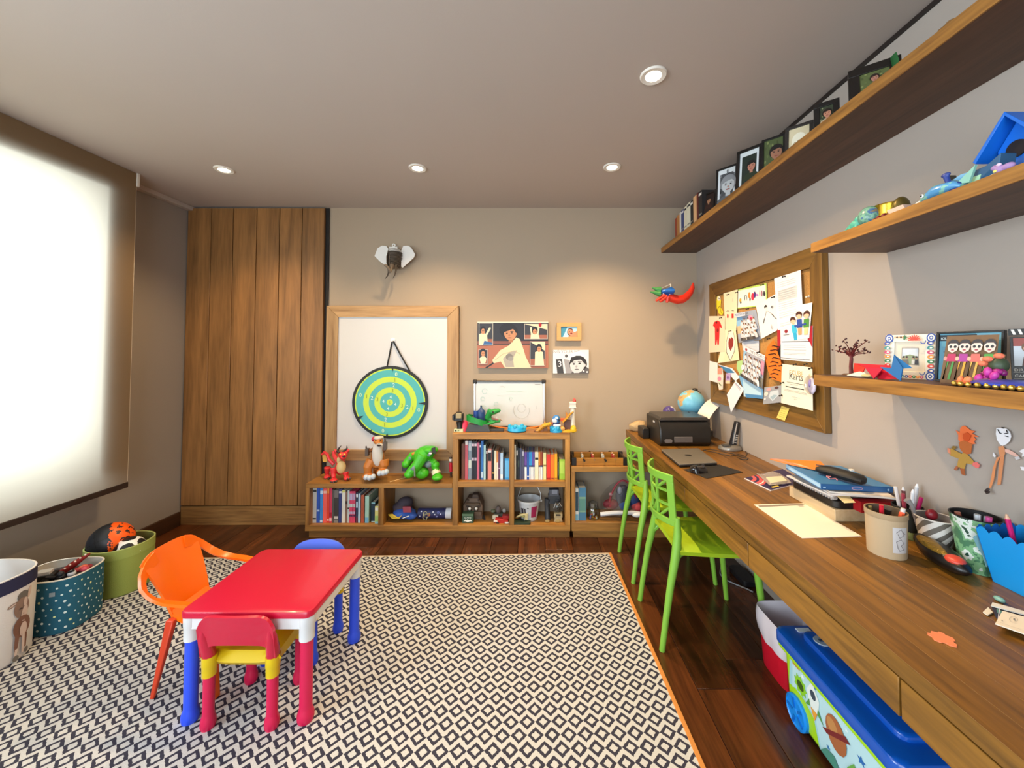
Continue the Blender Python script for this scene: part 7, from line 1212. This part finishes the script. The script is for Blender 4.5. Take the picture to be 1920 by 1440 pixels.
ev = [dk(1482, 872, .902), dk(1560, 888, .902), dk(1538, 866, .906), dk(1444, 862, .906)]
b = B(ev[0]); b.hexa(ev + [p + V((0, 0, .004)) for p in ev], P('#e8822c', .6)); r = solo('envelope', 'orange envelope with pale pink edge on top of the desk stack', 'envelope', b)
b = B(r.location); p = Print(b, *[q + V((0, 0, .0044)) for q in ev], n=(0, 0, 1)); p.p([(0, 0), (.25, 0), (.2, 1), (0, 1)], '#e88a6c'); p.p([(.25, 0), (.5, 0), (.4, .4), (.25, .5)], '#f0b48a'); obj('flap_print', b, r)
t = thing('pencil_case', 'black zipped pencil case lying on the blue book', 'pencil case', dk(1575, 890, .9)); q0, q1, q2, q3 = dk(1530, 879, .915), dk(1556, 883, .917), dk(1592, 893, .917), dk(1624, 902, .912)
b = B(t.location); b.tube([q0, q0.lerp(q1, .3), q1, q2, q2.lerp(q3, .8), q3], [.012, .022, .028, .03, .028, .016], P('#14110f', .6), 12, sq=.62); obj('body', b, t)
b = B(t.location); b.tube([q0 + V((0, 0, .016)), q1 + V((0, 0, .0185)), q2 + V((0, 0, .0195)), q3 + V((0, 0, .012))], .002, P('#3a3634', .4), 6); b.cb(q2 + V((.01, 0, .024)), (.012, .012, .006), '#d8d4cc'); obj('zip', b, t)
b = B(dk(1548, 897, .9)); b.tube([dk(1558, 894, .902), dk(1550, 893, .902), dk(1556, 898, .9), dk(1566, 897, .9), dk(1570, 900, .899)], .002, P('#e08a8a', .5), 6); solo('cord_loop', 'pink cord loop lying on the blue book', 'cord', b)
# blank sheet
ps = [dk(1504, 1009.5), dk(1616, 1006), dk(1507, 944), dk(1413.5, 946.5)]
b = B(sum(ps, V((0, 0, 0))) / 4); b.hexa(ps + [p + V((0, 0, .0014)) for p in ps], P('#eae2d2', .8)); r = solo('paper_sheet', 'blank cream sheet of paper lying near the desk edge', 'paper', b)
b = B(r.location); p = Print(b, *[q + V((0, 0, .0016)) for q in ps], n=(0, 0, 1)); p.p([(.03, .9), (.97, .93), (.95, .985), (.05, .96)], '#8f8578'); p.r(.8, .88, .9, .92, '#b8b0a8'); obj('header_print', b, r, kind='stuff')
# cups
def cup(name, label, c, r0, r1, h, mo, mi_, seg=32):
    t = thing(name, label, 'pencil cup', c); b = B(); b.lathe([(1e-7, 0), (r0, 0), (r0 * 1.01, .004), (r1, h)], mo, seg=seg, cap=False); b.lathe([(r1, h), (r1 * .93, h), (r0 * .93, .006), (1e-7, .006)], mi_, seg=seg, cap=False); obj('shell', b, t); return t
def pen(label, a_, c_, r, col, tip=None, name='pen', grp=None):
    a_, c_ = V(a_), V(c_); b = B(a_); b.tube([a_, c_], r, P(col, .35), 8); d = (c_ - a_).normalized()
    if tip: b.tube([c_ - d * .0, c_ + d * .012], [r, r * .35], P(tip, .4), 8)
    return solo(name, label, 'pen', b, grp)
KP = P('#b9a07e', .8)
C0 = V((1.136, 1.236, DZ)); cup('pencil_cup', 'beige cardboard pencil cup with a white drawing label', C0, .048, .052, .135, KP, P('#6a5a48', .9))
t = D.objects['pencil_cup']; b = B(); b.lathe([(.0522, .118), (.0532, .12), (.0532, .1352), (.0515, .1352)], P('#ab9270', .8), seg=32, cap=False); obj('rim', b, t)
b = B()
def onc(a, z, o=.0006): r = .048 + .004 * z / .135; return V(((r + o) * cos(a), (r + o) * sin(a), z))
b.grid(lambda u, v: onc(-2.02 + .85 * u, .022 + .078 * v), 8, 2, P('#c9c4c2', .8)); obj('label', b, t)
b = B()
for pts in ([(.2, .8), (.5, .95), (.7, .7), (.4, .6), (.3, .75)], [(.3, .2), (.2, .45), (.5, .55), (.7, .4), (.5, .3), (.7, .15), (.4, .1), (.3, .2)], [(.6, .85), (.8, .75)]): b.tube([onc(-2.02 + .85 * x, .022 + .078 * y, .0012) for x, y in pts], .0008, '#7a7474', 5)
obj('label_drawing', b, t, kind='stuff')
pen('red pen standing in the beige cup', C0 + V((-.012, .0, .01)), C0 + V((-.018, -.006, .152)), .006, '#c81c30'); pen('orange marker in the beige cup', C0 + V((.01, -.015, .01)), C0 + V((.024, -.03, .138)), .007, '#e85a30'); pen('white-capped pen in the beige cup', C0 + V((.02, -.01, .01)), C0 + V((.036, -.022, .148)), .006, '#d8d4d0'); pen('black marker in the beige cup', C0 + V((0, .01, .01)), C0 + V((.008, -.0, .136)), .009, '#1a1614'); pen('olive pencil in the beige cup', C0 + V((-.01, .02, .01)), C0 + V((-.03, .022, .138)), .005, '#7a6a3a')
C1 = V((1.312, 1.345, DZ)); cup('pencil_cup', 'black round pot with a green base full of pens behind the beige cup', C1, .036, .042, .105, P('#1f2420', .5), P('#14110f', .8))
b = B(); b.lathe([(.0368, .0), (.0385, .005), (.0385, .024), (.037, .026)], P('#8f9f60', .5), seg=28, cap=False); obj('base_ring', b, D.objects['pencil_cup.001'])
for i, (dx, dy, h, c, l) in enumerate(((-.02, -.01, .15, '#a83a4c', 'dark pink pen in the black pot'), (-.006, -.02, .16, '#d8d8da', 'clear pen in the black pot'), (.012, -.022, .145, '#b81c60', 'magenta marker in the black pot'), (.02, -.005, .17, '#c8c8cc', 'tall grey pen in the black pot'), (-.018, .01, .165, '#e0d8d4', 'white pen in the black pot'), (.004, .012, .15, '#6a3a3a', 'brown pencil in the black pot'))): pen(l, C1 + V((dx * .4, dy * .4, .01)), C1 + V((dx * 1.4, dy * 1.5, h)), .0055, c, '#e8e4e4' if i % 2 else None)
C2 = V((1.303, 1.245, DZ)); 
def stripe_mat():
    m, nt, bs = newmat('diagonal_stripes'); N = nt.nodes.new; L = nt.links.new; tc = N('ShaderNodeTexCoord'); sp = N('ShaderNodeSeparateXYZ'); L(tc.outputs['Object'], sp.inputs[0])
    at = N('ShaderNodeMath'); at.operation = 'ARCTAN2'; L(sp.outputs[1], at.inputs[0]); L(sp.outputs[0], at.inputs[1])
    m1 = N('ShaderNodeMath'); m1.operation = 'MULTIPLY_ADD'; L(at.outputs[0], m1.inputs[0]); m1.inputs[1].default_value = 1.1; mz = N('ShaderNodeMath'); mz.operation = 'MULTIPLY'; L(sp.outputs[2], mz.inputs[0]); mz.inputs[1].default_value = -27; L(mz.outputs[0], m1.inputs[2])
    fr = N('ShaderNodeMath'); fr.operation = 'FRACT'; L(m1.outputs[0], fr.inputs[0]); gt = N('ShaderNodeMath'); gt.operation = 'GREATER_THAN'; gt.inputs[1].default_value = .5; L(fr.outputs[0], gt.inputs[0])
    mx = N('ShaderNodeMix'); mx.data_type = 'RGBA'; mx.inputs[6].default_value = lin('#6a625a'); mx.inputs[7].default_value = lin('#d8d0c8'); L(gt.outputs[0], mx.inputs[0]); L(mx.outputs[2], bs.inputs['Base Color']); return m
t = cup('pencil_cup', 'paper cup with grey and white diagonal stripes beside the black pot', C2, .035, .049, .108, stripe_mat(), P('#8a8280', .7)); b = B(); b.tube([(.0495 * cos(a), .0495 * sin(a), .108) for a in [2 * pi * i / 32 for i in range(32)]], .0022, P('#d8d2cc', .5), 6, True); obj('rolled_rim', b, t)
t = thing('scissors', 'scissors with a dark red grip standing in the striped cup', 'scissors', C2 + V((-.012, 0, .02)))
b = B(t.location); b.tube([C2 + V((-.012, 0, .01)), C2 + V((-.014, -.004, .1))], .008, P('#3a2a28', .5), 8); obj('shaft', b, t); b = B(t.location); b.ell(C2 + V((-.015, -.005, .118)), (.017, .013, .017), P('#7c1220', .4)); obj('grip', b, t)
b = B(C2); b.tube([C2 + V((-.02, .02, .01)), C2 + V((-.045, .03, .135)), C2 + V((-.055, .035, .15))], [.004, .006, .01], P('#a8a8ac', .3, .5), 8); solo('key_ring_pen', 'silver pen with round head leaning out of the striped cup', 'pen', b)
C3 = V((1.312, 1.14, DZ)); t = cup('pencil_cup', 'green and white leaf-print tapered pot full of pens by the wall', C3, .035, .054, .158, mix_noise('leaf_print', ('#4a7a5a', '#7aaa7c', '#d4dcd4', '#2a4a3c'), 26), P('#0f0d0e', .7))
b = B(); b.tube([(.0535 * cos(a), .0535 * sin(a), .158) for a in [2 * pi * i / 32 for i in range(32)]], .0018, P('#1a1618', .4), 6, True); obj('rim', b, t)
for dx, dy, h, c, l in ((-.03, .02, .16, '#a8604c', 'reddish eraser stick in the leaf-print pot'), (-.005, -.01, .165, '#c8ccd0', 'pale grey marker in the leaf-print pot'), (.012, -.02, .162, '#a8acb4', 'grey marker in the leaf-print pot'), (.0, -.035, .168, '#c84c8c', 'pink marker in the leaf-print pot')): pen(l, C3 + V((dx * .5, dy * .5, .01)), C3 + V((dx, dy, h)), .007, c)
# scalloped blue box
t = thing('popcorn_box', 'bright blue scalloped paper box used as a pen holder', 'box', (1.31, 1.02, DZ)); BX = P('#0f96e0', .55); BXD = P('#0f64b8', .55)
b0 = [V((1.292, .955, DZ)), V((1.292, 1.085, DZ)), V((1.36, 1.085, DZ)), V((1.36, .955, DZ))]; b1 = [V((1.25, .935, .9)), V((1.25, 1.086, .9)), V((1.362, 1.086, .905)), V((1.362, .935, .905))]
def side(i, m, sc):
    b = B(t.location); a0, a1, c0, c1_ = b0[i], b0[(i + 1) % 4], b1[i], b1[(i + 1) % 4]; n = 5; top = []
    for k_ in range(n):
        for j in range(6): f_ = (k_ + j / 6) / n; top.append(c0.lerp(c1_, f_) + V((0, 0, .012 * sin(pi * j / 6))))
    top.append(c1_); nn = (a1 - a0).cross(c0 - a0).normalized(); b.prism([a0] + top + [a1], nn * .001, m); obj('side_panel', b, t)
for i, m in enumerate((BX, BXD, BX, BXD)): side(i, m, 1)
b = B(t.location); b.hexa([p + V((0, 0, .0005)) for p in b0] + [p + V((0, 0, .002)) for p in b0], BXD); obj('bottom', b, t)
for i, (y, x, h, c, tp, l) in enumerate(((1.045, 1.29, .945, '#c81c6c', '#d8a888', 'magenta pencil in the blue box'), (.995, 1.3, .95, '#2a2428', None, 'black pen with a yellow flower in the blue box'), (.985, 1.275, .938, '#d8dcd8', None, 'white marker in the blue box'), (.965, 1.29, .935, '#6a5a5c', '#c8a888', 'brown pencil in the blue box'), (.955, 1.31, .955, '#8a8684', None, 'grey pen in the blue box'), (.945, 1.28, .94, '#3a7a5a', '#c8d0b8', 'green pencil in the blue box'), (1.02, 1.32, .94, '#22202a', None, 'navy pen in the blue box'))):
    pen(l, (1.315, 1.02 + (y - 1.02) * .4, DZ + .01), (x, y, h), .0055, c, tp)
b = B((1.3, .995, .96))
for i in range(5): b.ell(V((1.3 + .008 * cos(i * 1.26), .995 + .011 * sin(i * 1.26), .958)), (.008, .009, .006), P('#c8cc1c', .5), seg=8, rings=6)
solo('flower_topper', 'yellow flower topper on a black pen in the blue box', 'ornament', b)
b = B((1.285, 1.095, .84)); q = [(1.262, 1.094, .87), (1.268, 1.088, .88), (1.275, 1.09, .868), (1.287, 1.088, .872), (1.289, 1.088, .84), (1.3, 1.088, .81), (1.29, 1.088, .79), (1.285, 1.092, .82), (1.272, 1.094, .845)]
b.prism([V(p) + V((-.006, .004, 0)) for p in q], (0, .0012, 0), P('#7aa8b0', .6)); r = solo('sticker', 'white-edged teal flame-shaped sticker on the side of the blue box', 'sticker', b)
# black and gold toy face
t = thing('toy_mask', 'black toy face with a gold mask and red mouth lying on the desk', 'toy', (1.235, 1.16, DZ)); dr = V((-.3, -1, 0)).normalized(); RM = Matrix.Rotation(math.atan2(dr.y, dr.x), 3, 'Z'); o = V((1.236, 1.165, DZ + .03))
b = B(t.location); b.ell(o, (.1, .036, .03), P('#0f0c0c', .35), RM, 20, 12); b.ell(o + dr * -.085 + V((0, 0, .004)), (.024, .02, .02), P('#0f0c0c', .4), RM); obj('head', b, t, sm=180)
b = B(t.location); b.ell(o + dr * -.012 + V((-.006, .003, .017)), (.074, .026, .013), P('#80641f', .35, .4, bump=.8, bs=120), RM, 18, 10); obj('gold_mask', b, t, sm=180)
b = B(t.location); b.ell(o + dr * .058 + V((-.004, 0, .014)), (.026, .022, .013), P('#c2402e', .4), RM); obj('mouth', b, t)
# cards and small bits
t = None
for i, (pts, c, l) in enumerate((([(1843, 1149), (1853, 1140), (1862, 1150), (1852, 1155)], '#e4dcc8', 'cream card corner at the back of the loose photo pile'), ([(1857, 1133), (1900, 1142), (1932, 1158), (1900, 1182), (1868, 1160)], '#2e2838', 'dark photo print in the loose pile at the near desk end'), ([(1861, 1131), (1930, 1150), (1928, 1156), (1858, 1137)], '#ddd8cc', 'long white card edge in the loose photo pile'), ([(1866, 1171), (1880, 1147), (1945, 1165), (1935, 1195)], '#e8dcc6', 'cream printed card on top of the loose photo pile'))):
    q = [dk(u, v, DZ + .002 + i * .004) for u, v in pts]; b = B(q[0]); b.prism(q, (0, 0, .0025), P(c, .6)); r = solo('card', l, 'card', b)
    if i == 3: b = B(r.location); p = Print(b, q[0] + V((0, 0, .0027)), q[3] + V((0, 0, .0027)), q[2] + V((0, 0, .0027)), q[1] + V((0, 0, .0027)), n=(0, 0, 1)); p.l([(.4 + .12 * cos(a), .6 + .2 * sin(a)) for a in [i * .6 for i in range(11)]], .012, '#b8ac9c'); p.e(.42, .6, .03, .06, '#8a8070'); p.r(.12, .25, .16, .3, '#6a6256'); p.l([(.05, .1), (.95, .1)], .01, '#b8ac9c'); obj('print', b, r, kind='stuff')
    if i == 1: b = B(r.location); p = Print(b, dk(1868, 1160, DZ + .0088), dk(1900, 1180, DZ + .0088), dk(1925, 1158, DZ + .0088), dk(1862, 1136, DZ + .0088), n=(0, 0, 1)); p.r(.1, .55, .9, .85, '#5a8a80'); p.l([(.1, 0), (.2, .9)], .04, '#d0c8d4'); p.e(.5, .3, .2, .15, '#6a5a72'); obj('print', b, r, kind='stuff')
b = B(dk(1874, 1126)); o = dk(1874, 1128); b.ell(o + V((0, 0, .006)), (.008, .012, .006), P('#7aa89c', .4)); solo('pebble', 'tiny teal glass pebble behind the loose photo pile', 'pebble', b)
b = B(dk(1769, 1199)); c = dk(1769, 1199); pz_ = []
for i in range(40):
    a = 2 * pi * i / 40; r = .0195 * (1 / max(abs(cos(a)), abs(sin(a)))) ** .6; k_ = cos(4 * a); r *= 1 + (.28 if abs(cos(2 * a)) > .93 and (cos(a) > .5 or sin(a) > .5) else -.2 if abs(cos(2 * a)) > .93 else 0); pz_.append(c + Matrix.Rotation(.9, 3, 'Z') @ V((r * cos(a), r * sin(a), 0)))
b.prism(pz_, (0, 0, .002), P('#e8855a', .6)); solo('puzzle_piece', 'single orange jigsaw puzzle piece lying on the bare desk', 'puzzle piece', b)

# ------------------------------------------------------------------ under the desk
t = thing('waste_bin', 'red waste bin with a white plastic liner under the desk', 'bin', (1.14, 1.68, 0)); RB = P('#c8102a', .4)
b = B(); 
def tap(b, z0, z1, k0, k1, m, cap=False, g=0): b.lathe([(k0, z0), (k1, z1)], m, (0, 0, 0), 32, .115, .1, n=6, cap=cap)
b.lathe([(1e-7, .002), (.86, .002), (.88, .01), (1.0, .235)], RB, seg=32, sx=.115, sy=.105, n=6, cap=False); b.lathe([(1.0, .235), (.95, .235), (.85, .012), (1e-7, .012)], RB, seg=32, sx=.115, sy=.105, n=6, cap=False); obj('tub', b, t)
b = B(); random.seed(4); LN = film('liner', '#ddd4dc', .95)
wv = [.022 * sin(2 * pi * i / 40 * 2 + 1) + .008 * sin(2 * pi * i / 40 * 5) for i in range(41)]; wv[40] = wv[0]
def liner(u, v):
    a = 2 * pi * u; n = 6; k_ = (abs(cos(a)) ** n + abs(sin(a)) ** n) ** (-1 / n); i = u * 40; w = wv[int(i) % 41]
    z = .25 - (.1 + w) * v; r = 1.03 + .05 * sin(pi * min(1, v)) + .012 * sin(a * 11) * v - .02 * v; return V((.115 * r * k_ * cos(a), .105 * r * k_ * sin(a), z))
b.grid(liner, 40, 6, LN); b.grid(lambda u, v: V((.115 * (1.03 - .13 * min(1, v * 8) - .06 * v) * (abs(cos(2 * pi * u)) ** 6 + abs(sin(2 * pi * u)) ** 6) ** (-1 / 6) * cos(2 * pi * u), .105 * (1.03 - .13 * min(1, v * 8) - .06 * v) * (abs(cos(2 * pi * u)) ** 6 + abs(sin(2 * pi * u)) ** 6) ** (-1 / 6) * sin(2 * pi * u), .25 - .18 * v)), 32, 8, LN); obj('liner', b, t)
# toy storage bin
t = thing('toy_storage_bin', 'lime green wheeled toy bin with a blue lid and space picture under the desk', 'storage box', (1.14, 1.28, 0)); LM = P('#a6d61e', .4); BL = P('#0a4fae', .25, coat=.3)
def ring(z, k, kx=1): return [((.985 + .01 * (kx < 1)) if sx < 0 else 1.145 + .18 * k * kx, 1.278 + .25 * k * sy, z) for sx, sy in ((-1, -1), (1, -1), (1, 1), (-1, 1))]
b = B(t.location); b.hexa(ring(.02, .93, .9) + ring(.285, .985), LM); obj('tub', b, t, bev=.018)
b = B(t.location); b.slab(1.145, 1.278, .188, .254, .034, .262, .281, LM); obj('rim', b, t, bev=.003)
b = B(t.location); b.slab(1.145, 1.278, .192, .258, .035, .28, .322, BL, e=.01); b.slab(1.15, 1.278, .13, .2, .03, .322, .34, BL, e=.006); obj('lid', b, t)
b = B(t.location); b.tube([(1.045, 1.08, .3235), (1.045, 1.47, .3235)], .005, P('#1a66c8', .25), 8); b.cb((1.05, 1.5, .322), (.05, .02, .006), P('#c8d0d8', .4)); obj('lid_ridge', b, t)
b = B(t.location); b.lathe([(1e-7, 0), (.026, 0), (.024, .003), (1e-7, .003)], P('#8f9aa8', .4), (1.06, 1.42, .341), 20); b.cb((1.06, 1.42, .3445), (.02, .012, .002), '#2a3a54'); obj('lid_badge', b, t)
def lp(y, k_): return V((.9948 - .01 * k_ - .0022, 1.055 + y, .035 + .228 * k_))
b = B(t.location); p = Print(b, lp(.446, 0), lp(0, 0), lp(0, 1), lp(.452, 1), n=(-1, 0, 0)); p.p([(.02, .42), (.06, .98), (.985, .98), (.985, 0), (.34, 0), (.3, .35), (.2, .45), (.1, .46)], '#9fd0dc'); p.p([(.06, .42), (.09, .95), (.96, .95), (.96, .02), (.36, .02), (.32, .38), (.2, .5), (.1, .48)], '#b9dde4')
def star(x, y, r, c): p.p([(x + (r if i % 2 == 0 else r * .45) * .55 * cos(pi / 2 + i * pi / 5), y + (r if i % 2 == 0 else r * .45) * sin(pi / 2 + i * pi / 5)) for i in range(10)], c)
for x, y, r, c in ((.2, .8, .04, '#e8f4f6'), (.34, .86, .03, '#3a7ab0'), (.5, .9, .035, '#e8f4f6'), (.74, .62, .07, '#2a6ab0'), (.85, .55, .05, '#e8f4f6'), (.9, .82, .04, '#3a7ab0'), (.63, .8, .03, '#e8f4f6'), (.44, .2, .04, '#3a7ab0'), (.66, .15, .05, '#e8f4f6')): star(x, y, r, c)
p.p([(.17 + (.075 if i % 2 == 0 else .055) * cos(i * pi / 9), .62 + (.16 if i % 2 == 0 else .11) * sin(i * pi / 9)) for i in range(18)], '#8ccc2c'); p.e(.17, .62, .04, .07, '#3a5a1c')
p.p([(.27, .5), (.36, .5), (.38, .72), (.315, .92), (.25, .72)], '#e4ece8'); p.e(.315, .72, .03, .07, '#3c4a58'); p.p([(.27, .6), (.22, .44), (.28, .5)], '#5a9a4a'); p.p([(.36, .6), (.41, .44), (.35, .5)], '#5a9a4a'); p.p([(.28, .5), (.35, .5), (.315, .34)], '#e8a03a')
p.e(.53, .55, .095, .24, '#a8643c'); p.e(.5, .62, .05, .1, '#c08850'); p.p([(.4, .42), (.44, .4), (.66, .66), (.62, .7)], '#7a2c2c'); p.p([(.6, .02), (.62, .3), (.68, .46), (.74, .3), (.8, .34), (.86, .02)], '#6aa84a'); p.p([(.36, .02), (.42, .16), (.5, .2), (.58, .02)], '#4a8a78'); p.p([(.84, .34), (.9, .4), (.93, .12), (.88, .1)], '#c8d88a'); p.r(.1, .86, .18, .93, '#c8883a')
obj('picture_panel', b, t, kind='stuff')
for y in (1.455, 1.095):
    b = B(t.location); q = V((.99, y, .058)); RW = Matrix.Rotation(-pi / 2, 3, 'Y'); b.lathe([(.056, -.02), (.056, .006), (.048, .01), (.044, .006), (.014, .006), (.012, .01), (1e-7, .01)], P('#1487e0', .35), q, 28, R=RW)
    for k_ in range(5): a = 2 * pi * k_ / 5; b.cb(q + V((-.008, .03 * cos(a), .03 * sin(a))), (.004, .03, .008), P('#0f6cc0', .35), Matrix.Rotation(a, 3, 'X'))
    obj('wheel', b, t)
b = B(t.location); b.tube([(1.06, 1.04, .2), (1.07, 1.008, .2), (1.2, 1.008, .2), (1.21, 1.04, .2)], .014, P('#9aa4ae', .35), 10); obj('handle', b, t)
# cables on the floor
b = B((1.2, 2.0, .006)); b.tube([RZ(*q, .006) for q in ((1352, 1062), (1350, 1075), (1356, 1085), (1380, 1096), (1400, 1104), (1412, 1110))], .004, P('#8f8f92', .4), 6); solo('power_cable', 'grey power cable curling on the floor under the desk', 'cable', b)
b = B((1.25, 2.2, .01)); o = RZ(1392, 1085, .0); b.slab(o.x, o.y, .04, .09, .02, .001, .035, P('#17151a', .5)); solo('power_strip', 'black power adapter on the floor under the desk', 'adapter', b, bev=.004)
